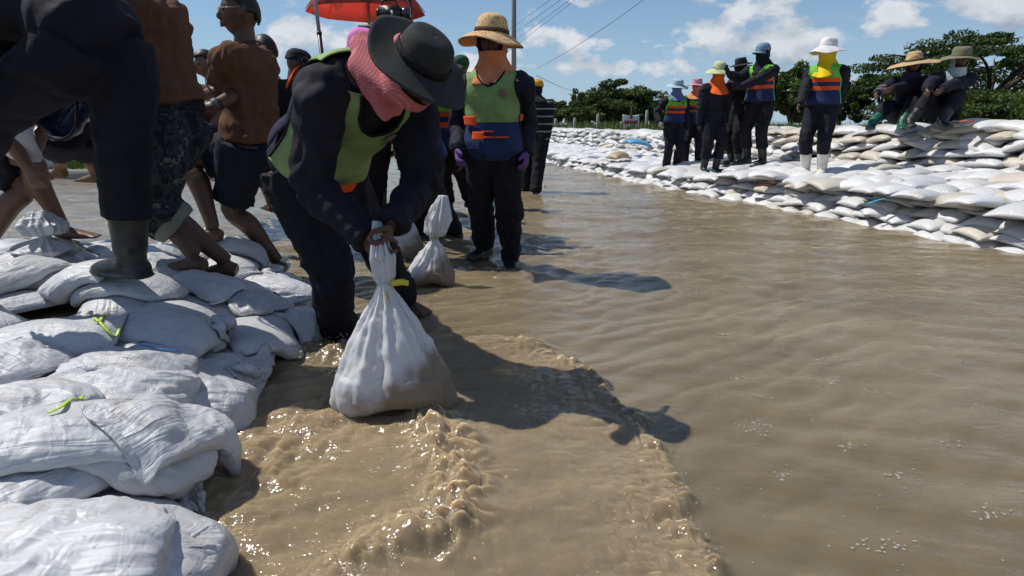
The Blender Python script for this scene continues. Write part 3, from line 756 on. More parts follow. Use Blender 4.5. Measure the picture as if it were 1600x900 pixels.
def tree(loc, height, width, label, kind='round', leaf='leaf_dark', nclump=60, per=130, seed=0, size=0.17, trunk=0.16, group='trees beyond the sandbag dyke', name='broadleaf_tree', bare=0.25):
    r = np.random.default_rng(seed); root = empty(name, loc, label=label, cat='tree', group=group)
    tb = MB(); H = height; W = width / 2; crown_c = []
    th = H * bare
    tb.tube([(0, 0, -0.3), (0.05 * r.normal(), 0.05 * r.normal(), th * 0.5), (0.1 * r.normal(), 0.1 * r.normal(), th)], [trunk * 1.3, trunk, trunk * 0.85], 8, sub=3)
    nl = 7 if kind != 'umbrella' else 11
    for k in range(nl):
        a = 2 * math.pi * k / nl + r.uniform(-0.3, 0.3); e = r.uniform(0.55, 0.95)
        if kind == 'umbrella': end = np.array([math.cos(a) * W * e, math.sin(a) * W * e * 0.8, H * r.uniform(0.72, 0.86)])
        else: end = np.array([math.cos(a) * W * e * 0.8, math.sin(a) * W * e * 0.8, H * r.uniform(0.45, 0.9)])
        mid = np.array([end[0] * 0.45, end[1] * 0.45, th + (end[2] - th) * 0.62]) + r.normal(0, 0.05 * W, 3)
        tb.tube([(0, 0, th * 0.85), mid, end], [trunk * 0.6, trunk * 0.32, trunk * 0.08], 6, sub=3)
        for q in range(4):
            f = r.uniform(0.35, 0.95); p0 = mid * (1 - f) + end * f if f > 0.5 else mid
            p1 = p0 + np.clip(r.normal(0, 1, 3), -1.2, 1.2) * [W * 0.2, W * 0.2, H * 0.04]
            tb.tube([p0, (p0 + p1) / 2 + r.normal(0, 0.04 * W, 3), p1], [trunk * 0.16, trunk * 0.1, trunk * 0.03], 5, sub=2)
    tb.build('trunk', MAT['bark'], root)
    C = []; tone = []
    for k in range(nclump):
        if kind == 'umbrella':
            rr = W * math.sqrt(r.uniform(0, 1)); a = r.uniform(0, 2 * math.pi)
            lay = r.choice([0.0, 0.0, -0.13, -0.26, -0.42], p=[0.3, 0.2, 0.2, 0.2, 0.1])
            c = np.array([math.cos(a) * rr, math.sin(a) * rr * 0.8, H * (0.93 + lay - 0.26 * (rr / W) ** 2 + r.normal(0, 0.045))]); rad = np.array([W * 0.13, W * 0.13, H * 0.040]) * r.uniform(0.5, 1.5)
        else:
            d = unit(r.normal(0, 1, 3)); q = r.uniform(0.25, 1.08) ** 0.7
            lo = 0.08 if kind == 'bush' else bare * 0.8
            cz = H * (lo + 1.0) / 2; c = np.array([d[0] * W * q * 0.9, d[1] * W * q * 0.9, cz + d[2] * q * H * (1 - lo) / 2 * 0.92])
            c[:2] *= 1.0 - 0.35 * np.clip((c[2] / H - 0.6) / 0.4, 0, 1)
            rad = np.array([W * 0.17, W * 0.17, H * 0.075]) * r.uniform(0.45, 1.5)
        n = int(per * 1.5 * r.uniform(0.6, 1.3)); d = r.normal(0, 1, (n, 3)); d /= np.linalg.norm(d, axis=1)[:, None]
        pts = c + d * rad * (r.uniform(0.25, 1.1, n) ** 0.5)[:, None]; C.append(pts)
        tone.append(np.clip(r.uniform(0.0, 0.75) + r.normal(0, 0.18, n), 0, 1))
    C = np.concatenate(C); tone = np.concatenate(tone)
    V, F = leaf_quads(C, size * 0.72, r); me = mesh_np('crown', V, F, smooth=False); vattr(me, 'tone', np.repeat(tone, 4))
    new_obj('crown', me, MAT[leaf], root); return root
def tree_at(px, top, Y, wpx, label, **kw):
    p = at(px, 193, Y); h = at(px, top, Y)[2] - 0.45
    return tree((p[0], Y, 0.45), h, wpx / FPX * Y * 1.05, label, **kw)
tree_at(965, 126, 58, 140, 'broad dark green tree behind the white sign', kind='bush', seed=1, nclump=90, per=170, size=0.22, trunk=0.22)
tree_at(1008, 150, 60, 60, 'lower dark shrub at the right foot of the broad tree', kind='bush', seed=2, nclump=40, per=130, size=0.20)
tree_at(905, 160, 52, 64, 'pale green bushy tree left of the broad dark tree', kind='bush', leaf='leaf_light', seed=3, nclump=46, per=110, size=0.17)
tree_at(900, 140, 55, 34, 'thin feathery light tree rising above the pale bush', kind='round', leaf='leaf_light', seed=4, nclump=16, per=50, size=0.16, bare=0.55)
tree_at(868, 152, 60, 60, 'mid green tree behind the striped walker', kind='round', leaf='leaf_mid', seed=5, nclump=50, per=110, size=0.18)
tree_at(838, 150, 70, 60, 'far leafy tree at the left end of the tree line', kind='round', leaf='leaf_mid', seed=6, nclump=46, per=110, size=0.2)
tree_at(780, 160, 75, 70, 'far tree half hidden behind the orange-scarfed woman', kind='bush', leaf='leaf_mid', seed=16, nclump=40, per=90, size=0.22)
tree_at(1045, 178, 66, 50, 'small far bush behind the standing group', kind='bush', leaf='leaf_mid', seed=17, nclump=30, per=90, size=0.2)
tree_at(1235, 92, 42, 90, 'rounded green tree between cap wearer and yellow scarf', kind='round', leaf='leaf_mid', seed=7, nclump=80, per=150, size=0.17, bare=0.12, trunk=0.2)
tree_at(1312, 118, 46, 80, 'dark tree behind the yellow-scarfed woman', kind='bush', leaf='leaf_dark', seed=8, nclump=60, per=140, size=0.17)
tree_at(1375, 112, 46, 130, 'ragged tree with thin crown left of the straw hat', kind='umbrella', leaf='leaf_mid', seed=9, nclump=46, per=120, size=0.15, bare=0.35)
tree_at(1530, 52, 44, 330, 'great spreading rain tree behind the seated pair', kind='umbrella', seed=10, nclump=150, per=170, size=0.17, trunk=0.38, bare=0.3, name='rain_tree')
tree_at(1540, 138, 39, 170, 'lower leafy tree under the spreading crown', kind='bush', leaf='leaf_mid', seed=11, nclump=80, per=170, size=0.16)
tree_at(1440, 158, 38, 110, 'dense shrub behind the seated pair', kind='bush', leaf='leaf_dark', seed=12, nclump=60, per=140, size=0.15)
tree_at(1640, 120, 34, 90, 'bright leafy tree at the right edge', kind='bush', leaf='leaf_mid', seed=13, nclump=60, per=140, size=0.15)
# grass and weeds
def grass(n, placer, hmin, hmax, seed, name, label, mat, lean=0.25, w=0.02):
    r = np.random.default_rng(seed); V = []; tone = []
    for i in range(n):
        p = placer(r); h = r.uniform(hmin, hmax); a = r.uniform(0, 6.283); l = r.normal(0, lean) * h
        d = np.array([math.cos(a), math.sin(a), 0]); s = np.array([-d[1], d[0], 0]) * w * r.uniform(0.6, 1.4)
        V += [p - s, p + s, p + d * l * 0.4 + [0, 0, h * 0.6] + s * 0.7, p + d * l * 0.4 + [0, 0, h * 0.6] - s * 0.7, p + d * l + [0, 0, h]]
        tone += [np.clip(r.normal(0.45, 0.25), 0, 1)] * 5
    F = [f for i in range(n) for f in ((5 * i, 5 * i + 1, 5 * i + 2, 5 * i + 3), (5 * i + 3, 5 * i + 2, 5 * i + 4))]
    me = mesh_np(name, V, F, smooth=False); vattr(me, 'tone', tone); return new_obj(name, me, MAT[mat], label=label, kind='stuff')
def behind_dyke(r):
    s = r.uniform(6, 46) ** 1.0; p, t, n = dyke(s, TERR_W + 1.0 + abs(r.normal(0, 1)) * (1.5 + s * 0.25)); return np.array([p[0], p[1], 0.40 - max(0, (22 - s)) * 0.018])
grass(9000, behind_dyke, 0.25, 0.75, 1, 'tall_grass', 'tall green grass growing on the field behind the dyke', 'leaf_light', 0.3, 0.03)
def reeds(r):
    p = at(1605, 185, 16); return np.array([p[0] + r.normal(0.5, 0.4), 16 + r.normal(0, 0.8), 0.42])
grass(60, reeds, 0.5, 1.9, 2, 'reeds', 'tall arching reeds behind the dyke at the right edge', 'leaf_light', 0.35, 0.022)
# concrete fence posts
def _conc(t, b):
    n = noise(t, 9, 6, 0.65, objvec(t)); t.links.new(mixc(t, n, (0.22, 0.21, 0.19), (0.42, 0.40, 0.37)), b.inputs['Base Color']); add_bump(t, b, n, 0.4, 0.02)
material('concrete', (0.35, 0.34, 0.31), 0.9, 0.3, _conc)
for px, tp, what in ((868, 183, 'leftmost concrete fence post behind the dyke'), (898, 182, 'second concrete fence post in front of the pale bush'), (934, 176, 'tallest concrete fence post before the broad tree'), (1010, 170, 'concrete fence post just right of the white sign')):
    Y = 27.0; p = at(px, 193, Y); h = at(px, tp, Y)[2]
    mb = MB(); mb.tube([(0, 0, 0.0), (0, 0, h - 0.45), (0, 0, h - 0.40)], [(0.075, 0.075), (0.065, 0.065), (0.03, 0.03)], 8, ref=(1, 0, 0)); mb.box((0, -0.075, h * 0.6 - 0.3), (0.03, 0.02, 0.06))
    o = mb.build('fence_post', MAT['concrete'], smooth=False, label=what, cat='fence post', group='concrete posts behind the dyke'); o.location = (p[0], Y, 0.35)
# the white cloth sign with red lettering
material('sign_cloth', (0.78, 0.78, 0.80), 0.8, 0.2); material('sign_red', (0.55, 0.06, 0.06), 0.8, 0.2); material('post_wood', (0.10, 0.07, 0.045), 0.9, 0.2)
Y = 22.0; p0 = at(972, 206, Y); p1 = at(999, 179, Y); sw = p1[0] - p0[0]; sh = p1[2] - p0[2]
sg = empty('cloth_sign', (p0[0], Y, p0[2]), label='white cloth sign with red handwritten lines behind the dyke', cat='sign')
r = np.random.default_rng(2); gu, gv = np.meshgrid(np.linspace(0, 1, 18), np.linspace(0, 1, 16), indexing='ij')
V = np.stack([gu * sw, 0.025 * np.sin(gu * 9 + gv * 4) * (1 - gv * 0.5), gv * sh * (1 - 0.05 * np.sin(gu * math.pi) * gv)], -1).reshape(-1, 3)
cl = new_obj('cloth', eval_mesh(mesh_np('cloth', V, grid_faces(18, 16)[:, ::-1]), [('SOLIDIFY', dict(thickness=0.006))]), MAT['sign_cloth'], sg)
mb = MB()
def glyph(x, z, w, h, k):       # looped letters like the handwritten script
    y = -0.035; q = r.uniform
    pts = [(x, y, z), (x + w * 0.1, y, z + h * 0.9), (x + w * 0.5, y, z + h), (x + w * 0.8, y, z + h * 0.75), (x + w * 0.75, y, z)] if k % 3 == 0 else ([(x + w * 0.2, y, z + h * 0.8), (x, y, z + h * 0.6), (x + w * 0.15, y, z), (x + w * 0.7, y, z), (x + w * 0.75, y, z + h)] if k % 3 == 1 else [(x, y, z + h * 0.7), (x + w * 0.4, y, z + h), (x + w * 0.4, y, z), (x + w * 0.8, y, z + h * 0.15), (x + w * 0.8, y, z + h)])
    mb.tube(pts, 0.011, 5, ref=(0, 1, 0), sub=2)
for k in range(10): glyph(sw * (0.09 + 0.085 * k), sh * 0.47, sw * 0.062, sh * 0.19, k + (k // 4))
for k in range(8): glyph(sw * (0.13 + 0.095 * k), sh * 0.13, sw * 0.066, sh * 0.17, 2 * k + (k // 3))
mb.build('lettering', MAT['sign_red'], sg, smooth=False)
for k in (0, 1):
    mb = MB(); mb.tube([(sw * (0.0 + k), 0.03, -0.6), (sw * (0.0 + k), 0.03, sh * 1.02)], [0.022, 0.018], 7, ref=(1, 0, 0)); mb.build('post', MAT['post_wood'], sg)
mb = MB(); mb.tube([(sw * 0.49, -0.05, sh * 0.78), (sw * 0.5, -0.05, sh * 1.0), (sw * 0.5, -0.04, sh * 1.45)], [0.05, 0.045, 0.02], 8, ref=(1, 0, 0), sub=3); mb.tube([(sw * 0.94, -0.045, sh * 0.92), (sw * 0.62, -0.045, sh * 0.2)], 0.012, 5, ref=(0, 1, 0)); mb.build('dark_strap', MAT['post_wood'], sg)
# utility pole and wires overhead
material('pole_grey', (0.22, 0.22, 0.23), 0.8, 0.3); material('wire_black', (0.05, 0.055, 0.06), 0.6, 0.3)
Y = 24.0; p = at(803, 60, Y)
up_ = empty('utility_pole', (p[0], Y, 0), label='slim grey utility pole rising behind the orange-scarfed woman', cat='utility pole')
mb = MB(); mb.tube([(0, 0, -0.3), (0, 0, 9.0)], [0.11, 0.075], 10, ref=(1, 0, 0)); mb.build('shaft', MAT['pole_grey'], up_)
mb = MB(); mb.box((0, 0, 8.2), (1.5, 0.09, 0.11)); mb.build('crossarm', MAT['pole_grey'], up_, smooth=False)
for k in range(3):
    mb = MB(); mb.tube([(-0.6 + 0.6 * k, 0, 8.25), (-0.6 + 0.6 * k, 0, 8.33), (-0.6 + 0.6 * k, 0, 8.4)], [0.02, 0.05, 0.03], 8, ref=(1, 0, 0)); mb.build('insulator', MAT['pole_grey'], up_)
def wire(a, b, sag, label, rad=0.011):
    a = np.array(a); b = np.array(b); t = np.linspace(0, 1, 24)[:, None]
    pts = a * (1 - t) + b * t - np.array([0, 0, 1]) * sag * 4 * t * (1 - t)
    mb = MB(); mb.tube(pts, rad, 5, ref=(0, 0, 1)); o = mb.build('power_line', MAT['wire_black'], label=label, cat='wire', group='wires overhead')
for k, ((xa, ya), (xb, yb)) in enumerate((((868, -6), (790, 50)), ((884, -6), (790, 62)), ((898, -6), (790, 75)), ((906, -6), (790, 84)))):
    wire(at(xa + (xa - xb) * 1.5, ya + (ya - yb) * 1.5, 9.0), at(xb, yb, 24.0), 0.0, ('topmost', 'second', 'third', 'lowest')[k] + ' of the four thin wires running to the pole', 0.005)
wire(at(1250, -190, 16), at(838, 107, 44.0), 0.35, 'single long wire crossing the sky right of the pole', 0.010)
wire(at(838, 118, 30.0), at(905, 145, 62.0), 0.1, 'low wire dipping towards the tree line', 0.013)
# ------------------------------------------------------------------ the heap of bags on the left
HEAP = np.array([ground(x, y, 0.05)[:2] for x, y in ((170, 960), (270, 800), (262, 705), (245, 620), (370, 600), (470, 560), (455, 450), (440, 395), (300, 352), (120, 342), (-60, 340))] + [(-3.9, 4.2), (-3.6, 0.2), (-0.7, 0.2)])
def inside(P, poly):
    c = np.zeros(len(P), bool); x, y = P.T
    for i in range(len(poly)):
        (x0, y0), (x1, y1) = poly[i], poly[i - 1]
        c ^= ((y0 > y) != (y1 > y)) & (x < (x1 - x0) * (y - y0) / (y1 - y0 + 1e-12) + x0)
    return c
def heap_base(gx, gy):
    P = np.stack([gx.ravel(), gy.ravel()], 1); i = inside(P, HEAP); d, _ = curve_dist(P, np.vstack([HEAP, HEAP[:1]])); d = np.abs(d)
    far = np.clip((gy.ravel() - 3.2) / 0.8, 0, 1)
    z = np.where(i, np.clip(0.02 + 0.34 * (d - 0.08), -0.02, 0.21 - 0.12 * far), -0.04)
    return z.reshape(gx.shape)
hf = HeightField(-3.9, 0.3, 0.2, 4.6, 0.015, heap_base)
heap_mound = mesh_np('mud_mound', np.stack([*(a.ravel() for a in np.meshgrid(np.linspace(-3.85, 0.2, 90), np.linspace(0.3, 4.5, 90), indexing='ij')), np.zeros(8100)], 1), grid_faces(90, 90)[:, ::-1])
Vm = coords(heap_mound); Vm[:, 2] = hf.sample(Vm[:, 0], Vm[:, 1]) - 0.035; set_coords(heap_mound, Vm)
new_obj('mud_mound', heap_mound, MAT['mud_bed'], kind='structure')
def drop_bags(bags, seed, nu=28, nv=19, sub=True, steps=110):
    X = sim_bags(bags, hf, nu=nu, nv=nv, seed=seed, steps=steps); stamp_bags(hf, X); out_ = []
    for k, b_ in enumerate(bags):
        org = np.array([b_['x'], b_['y'], X[k][..., 2].min()])
        me = bag_mesh('sandbag', X[k], org)
        if sub:
            near = b_['y'] < 1.9; lv = 2 if near else 1
            me = eval_mesh(me, [('SUBSURF', dict(levels=lv, render_levels=lv))]); P_ = coords(me); Nm = normals(me)
            ca, sa = math.cos(b_['yaw']), math.sin(b_['yaw']); q = np.stack([P_[:, 0] * ca + P_[:, 1] * sa, -P_[:, 0] * sa + P_[:, 1] * ca, P_[:, 2]], 1)
            rk = np.random.default_rng(seed * 100 + k); d_ = np.zeros(len(q)); slack = 0.8 + 1.3 * (1 - b_['fill'])
            wp = np.stack([vnoise(q * 6, seed + k), vnoise(q * 6 + 9, seed + k + 1), vnoise(q * 6 + 21, seed + k + 2)], 1) * 0.05
            for f_, am, nn in ((6, 0.0075, 3), (13, 0.0042, 4), (27, 0.0019, 4)):       # sharp flat folds, crossing
                for z_ in range(nn):
                    dv_ = unit(rk.normal(0, 1, 3) * [0.7, 1.2, 0.6]); ph_ = ((q + wp) @ dv_) * f_ * rk.uniform(0.7, 1.3) + rk.uniform(0, 1)
                    loc = np.clip(0.5 + 1.3 * vnoise(q * f_ * 0.55 + 40 * z_, seed + k + z_), 0, 1)
                    d_ += am * loc * (2 * np.abs(2 * (ph_ - np.floor(ph_ + 0.5))) - 1) / nn ** 0.5
            set_coords(me, P_ + Nm * (d_ * slack)[:, None]); smooth_all(me)
        o = new_obj(b_.get('name', 'sandbag'), me, MAT[b_.get('mat', 'bag_white')], b_.get('parent'), label=b_.get('label'), cat=None if b_.get('parent') else b_.get('cat', 'sandbag')); o.location = org
        out_.append(o)
    return out_
heap_root = empty('sandbag_heap', (0, 0, 0), label='lower layers of the white sandbag heap on the left', cat='sandbag heap')
rp = np.random.default_rng(21); base = []
for ix in np.arange(-3.3, -0.3, 0.31):
    for iy in np.arange(0.5, 4.1, 0.27):
        q = np.array([[ix + rp.normal(0, 0.05), iy + rp.normal(0, 0.05)]])
        dd = abs(curve_dist(q, np.vstack([HEAP, HEAP[:1]]))[0][0])
        pxx = q[0, 0] / max(q[0, 1], 0.1)
        if inside(q, HEAP)[0] and dd > 0.08 and pxx > -1.15:
            base.append(dict(x=q[0, 0], y=q[0, 1], yaw=rp.uniform(0, 3.14), L=rp.uniform(0.42, 0.52), W=rp.uniform(0.28, 0.35), fill=rp.uniform(0.5, 0.9), tie=(0.80 if rp.random() < 0.25 else None),
                             parent=heap_root))
for q_ in range(2): drop_bags(base[q_::2], 31 + q_, 20, 14, False, 90)
def spot(px, py, z, yaw, L, W, fill, tie, label, **kw):
    p = ground(px, py, z); return dict(x=p[0], y=p[1], yaw=R(yaw), L=L * 0.72, W=W * 0.72, fill=fill, tie=tie, label=label, **kw)
drop_bags([
    spot(345, 552, 0.12, 18, 0.66, 0.42, 0.85, 0.74, 'grey tied sandbag with its tail trailing into the water by the boots'),
    spot(445, 505, 0.06, 150, 0.62, 0.42, 0.65, None, 'wet flat sandbag at the water edge behind the tied bag'),
    spot(425, 448, 0.10, -10, 0.62, 0.40, 0.5, None, 'slack flat sandbag left of the bending worker'),
    spot(230, 520, 0.24, -20, 0.62, 0.42, 0.8, None, 'sandbag beneath the loose plastic in the middle of the heap'),
    spot(185, 598, 0.22, 12, 0.62, 0.42, 0.7, None, 'shaded sandbag above the big foreground bag'),
    spot(30, 700, 0.22, 65, 0.62, 0.42, 0.8, None, 'sandbag poking in at the left edge beside the foreground bag'),
    spot(150, 860, 0.12, 6, 0.66, 0.48, 0.85, None, 'sandbag under the nearest crumpled bag at the bottom corner'),
    spot(200, 442, 0.29, 5, 0.64, 0.42, 0.8, None, 'long sandbag below the one that the rubber boot stands on'),
    spot(350, 405, 0.16, 20, 0.62, 0.42, 0.8, None, 'sandbag beside the bare feet of the camouflage shorts wearer'),
    spot(280, 372, 0.18, -10, 0.62, 0.42, 0.8, None, 'sandbag behind the rubber boot near the bare ankle'),
], 41)
drop_bags([
    spot(100, 556, 0.28, 4, 0.70, 0.42, 0.75, None, 'long sandbag with folded seam lying across the left side'),
    spot(270, 545, 0.20, -28, 0.66, 0.42, 0.6, None, 'creased sandbag tied with a blue cord'),
    spot(185, 650, 0.25, 4, 0.92, 0.52, 0.62, 0.72, 'large white bag with its open mouth flopping towards the water'),
    spot(390, 478, 0.14, -35, 0.66, 0.42, 0.4, None, 'half empty bag sloping down to the water'),
    spot(120, 492, 0.32, 50, 0.58, 0.40, 0.85, 0.80, 'small round sandbag with a green tie'),
    spot(240, 478, 0.30, -12, 0.60, 0.42, 0.85, None, 'plump sandbag in the middle of the heap'),
    spot(70, 378, 0.33, 12, 0.64, 0.42, 0.85, 0.82, 'brown stained sandbag at the back left of the heap', mat='bag_stained'),
    spot(220, 398, 0.32, 8, 0.66, 0.44, 0.9, None, 'sandbag squashed under the black rubber boot'),
], 42)
drop_bags([
    spot(120, 785, 0.26, 8, 0.80, 0.56, 0.55, 0.80, 'nearest crumpled white bag in the bottom left corner'),
    spot(50, 622, 0.32, 28, 0.62, 0.42, 0.95, None, 'plump white sandbag above the foreground bags'),
    spot(70, 465, 0.38, 14, 0.60, 0.46, 1.0, None, 'fat rounded sandbag at the left edge of the heap'),
    spot(405, 398, 0.20, -4, 0.80, 0.40, 0.5, 0.62, 'bag with a long loose tail beside the bending worker'),
    spot(15, 415, 0.36, 70, 0.6, 0.42, 0.9, None, 'sandbag cut by the left edge above the fat one'),
], 43)
drop_bags([
    spot(165, 545, 0.30, 35, 0.60, 0.42, 0.7, None, 'slack sandbag between the long bag and the creased one'),
    spot(20, 580, 0.32, -15, 0.60, 0.42, 0.75, None, 'sandbag at the left edge just above the plump one'),
    spot(255, 655, 0.20, 70, 0.60, 0.42, 0.6, None, 'sagging sandbag at the water edge above the open mouth'),
    spot(300, 600, 0.14, 20, 0.60, 0.42, 0.65, None, 'grey sandbag sloping into the shaded water'),
    spot(310, 430, 0.26, -25, 0.58, 0.40, 0.7, None, 'sandbag to the right of the boot on the heap'),
    spot(140, 415, 0.36, -5, 0.60, 0.42, 0.8, None, 'sandbag just left of the black rubber boot'),
    spot(25, 480, 0.40, -30, 0.56, 0.40, 0.8, 0.80, 'tied sandbag at the left edge on top of the fat one'),
    spot(180, 505, 0.34, 15, 0.56, 0.40, 0.7, None, 'creased sandbag right of the green tie'),
], 45)
# thin empty sacks lying crumpled on the heap
drop_bags([
    spot(62, 322, 0.28, 40, 0.46, 0.36, 0.22, 0.45, 'crumpled empty white sack standing up at the back of the heap', name='empty_sack', cat='sack'),
    spot(300, 462, 0.32, 20, 0.46, 0.36, 0.10, 0.55, 'crumpled thin plastic sack on the middle of the heap', name='empty_sack', cat='sack'),
    spot(345, 508, 0.26, -10, 0.42, 0.32, 0.10, 0.5, 'loose crumpled sack end above the grey tied bag', name='empty_sack', cat='sack'),
    spot(292, 735, 0.20, -25, 0.46, 0.36, 0.14, None, 'open mouth of a white sack flopping over the water edge', name='empty_sack', cat='sack'),
    spot(265, 352, 0.26, 90, 0.42, 0.32, 0.12, 0.5, 'torn scrap of white sack behind the rubber boot', name='empty_sack', cat='sack'),
], 44)
def heap_z(x, y): return float(hf.sample(np.array([x]), np.array([y]))[0])
# strings
material('string_green', (0.42, 0.62, 0.05), 0.5, 0.4); material('string_blue', (0.03, 0.16, 0.50), 0.5, 0.4); material('string_yellow', (0.62, 0.56, 0.05), 0.5, 0.4); material('ribbon_orange', (0.80, 0.13, 0.03), 0.6, 0.3); material('ribbon_cyan', (0.05, 0.42, 0.62), 0.6, 0.3)
def ribbon(pp, zs, w, mat, label, name='tie_string', lift=0.006, wob=0.004, flatz=True):
    pts = []
    for (px, py) in pp:
        z = zs
        for _ in range(6): g_ = ground(px, py, z); z = max(heap_z(g_[0], g_[1]), 0.0) + lift if zs is not None and flatz else z
        pts.append(g_)
    pts = catmull(pts, 5)
    if flatz: pts[:, 2] = [heap_z(a, b) + lift for a, b in pts[:, :2]]
    mb = MB(); mb.tube(pts, [(w, 0.0015)] * len(pts), 6, ref=(0, 0, 1)); return mb.build(name, MAT[mat], label=label, cat='string')
ribbon([(150, 512), (158, 498), (166, 488)], 0.3, 0.006, 'string_green', 'short green tie on the small round sandbag')
ribbon([(150, 515), (170, 508), (186, 507)], 0.3, 0.006, 'string_green', 'green tie end lying on the heap')
ribbon([(203, 530), (225, 540), (255, 545), (280, 548)], 0.25, 0.005, 'string_blue', 'blue cord round a creased sandbag')
ribbon([(75, 645), (100, 632), (130, 622)], 0.25, 0.006, 'string_green', 'yellow green tie beside the large foreground bag')
ribbon([(718, 768), (728, 790), (760, 802), (810, 815)], 0.0, 0.004, 'ribbon_cyan', 'blue cord half sunk in the muddy water', flatz=False)
# ------------------------------------------------------------------ people
def _skin(t, b):
    n = noise(t, 22, 5, 0.6, objvec(t)); c = b.inputs['Base Color'].default_value[:3]
    t.links.new(mixc(t, n, tuple(x * 0.78 for x in c), tuple(x * 1.18 for x in c)), b.inputs['Base Color'])
    add_bump(t, b, noise(t, 160, 3, 0.5, objvec(t)), 0.12, 0.004)
    b.inputs['Subsurface Weight'].default_value = 0.08; b.inputs['Subsurface Radius'].default_value = (0.01, 0.004, 0.002)
material('skin', (0.16, 0.082, 0.050), 0.45, 0.45, _skin)
material('skin_dark', (0.098, 0.048, 0.029), 0.45, 0.45, _skin)
material('hair', (0.010, 0.009, 0.009), 0.5, 0.4)
material('eye', (0.03, 0.02, 0.015), 0.15, 0.6)
cloth('navy', (0.010, 0.011, 0.020), 0.8, 0.3, ((0.06, 0.052, 0.046), 0.2))
cloth('navy_trouser', (0.008, 0.009, 0.016), 0.82, 0.3, ((0.055, 0.046, 0.038), 0.2))
cloth('black_cloth', (0.010, 0.010, 0.012), 0.85, 0.3)
cloth('brown_shirt', (0.118, 0.052, 0.028), 0.9, 0.15, None, 0.35)
cloth('white_shirt', (0.62, 0.60, 0.58), 0.9, 0.1)
cloth('dark_shorts', (0.010, 0.012, 0.022), 0.85, 0.25)
cloth('green_uniform', (0.03, 0.075, 0.04), 0.9, 0.25)
cloth('violet_shirt', (0.05, 0.035, 0.10), 0.9, 0.2)
def _camo(t, b):
    v = t.nodes.new('ShaderNodeVectorMath'); v.operation = 'SNAP'; t.links.new(objvec(t), v.inputs[0]); v.inputs[1].default_value = (0.011,) * 3
    n = noise(t, 11, 3, 0.6, v.outputs[0])
    t.links.new(ramp(t, n, [(0.0, (0.012, 0.014, 0.020)), (0.46, (0.035, 0.042, 0.052)), (0.54, (0.018, 0.020, 0.024)), (0.60, (0.11, 0.12, 0.11)), (0.66, (0.05, 0.055, 0.06))], 'CONSTANT'), b.inputs['Base Color'])
    add_bump(t, b, noise(t, 12, 5, 0.6, objvec(t)), 0.4, 0.02)
material('camouflage', (0.05, 0.05, 0.05), 0.9, 0.2, _camo)
cloth('cuff_lining', (0.20, 0.21, 0.17), 0.9, 0.2)
def _rubber(c):
    def f(t, b):
        n = noise(t, 12, 5, 0.65, objvec(t)); t.links.new(mixc(t, ramp(t, n, [(0.52, 0.0), (0.74, 0.3 if c[0] < 0.1 else 0.5)]), c, (0.16, 0.125, 0.085)), b.inputs['Base Color'])
        t.links.new(ramp(t, n, [(0.4, 0.28), (0.65, 0.6)]), b.inputs['Roughness'])
    return f
material('black_rubber', (0.012, 0.013, 0.014), 0.35, 0.5, _rubber((0.012, 0.014, 0.015)))
material('white_rubber', (0.66, 0.64, 0.58), 0.4, 0.5, _rubber((0.66, 0.64, 0.58)))
material('green_rubber', (0.01, 0.10, 0.06), 0.4, 0.5, _rubber((0.01, 0.10, 0.06)))
for n_, c_ in (('purple_glove', (0.14, 0.07, 0.24)), ('red_glove', (0.42, 0.04, 0.03)), ('grey_glove', (0.22, 0.20, 0.19)), ('black_glove', (0.02, 0.02, 0.022)),
               ('scarf_orange', (0.62, 0.22, 0.11)), ('scarf_neon', (0.85, 0.13, 0.015)), ('scarf_yellow', (0.74, 0.50, 0.01)), ('scarf_blue', (0.16, 0.19, 0.38)),
               ('scarf_black', (0.012, 0.012, 0.014)), ('scarf_peach', (0.62, 0.20, 0.10)), ('scarf_violet', (0.035, 0.03, 0.06)), ('scarf_pale', (0.34, 0.40, 0.42)), ('scarf_magenta', (0.55, 0.05, 0.18)),
               ('hat_black', (0.030, 0.032, 0.032)), ('hat_lightblue', (0.36, 0.49, 0.56)), ('hat_pink', (0.60, 0.30, 0.36)), ('hat_green', (0.50, 0.56, 0.30)), ('cap_blue', (0.16, 0.26, 0.36)),
               ('hat_white', (0.70, 0.68, 0.67)), ('hat_camo', (0.18, 0.17, 0.11)), ('cap_yellow', (0.62, 0.33, 0.03)), ('hat_band', (0.10, 0.05, 0.03)), ('strap_orange', (0.82, 0.10, 0.02)), ('pink_knit', (0.66, 0.20, 0.50)), ('sleeve_grey', (0.13, 0.11, 0.13))):
    cloth(n_, c_, 0.85, 0.15, None, 0.4, 14)
def _check(t, b):
    v = objvec(t); sp = t.nodes.new('ShaderNodeSeparateXYZ'); t.links.new(v, sp.inputs[0])
    a = math_node(t, 'SINE', math_node(t, 'MULTIPLY', math_node(t, 'ADD', sp.outputs[0], sp.outputs[1]), 430)); c = math_node(t, 'SINE', math_node(t, 'MULTIPLY', sp.outputs[2], 560))
    t.links.new(mixc(t, ramp(t, math_node(t, 'MULTIPLY', a, c), [(0.2, 0.0), (0.6, 1.0)]), (0.48, 0.13, 0.15), (0.60, 0.28, 0.28)), b.inputs['Base Color'])
material('scarf_check', (0.5, 0.12, 0.15), 0.9, 0.2, _check)
def _print(t, b):
    t.links.new(ramp(t, noise(t, 38, 3, 0.6, objvec(t)), [(0.0, (0.60, 0.42, 0.20)), (0.45, (0.72, 0.52, 0.30)), (0.53, (0.45, 0.30, 0.12)), (0.60, (0.65, 0.16, 0.06)), (0.65, (0.70, 0.55, 0.30))], 'CONSTANT'), b.inputs['Base Color'])
material('hat_print', (0.7, 0.5, 0.3), 0.85, 0.2, _print)
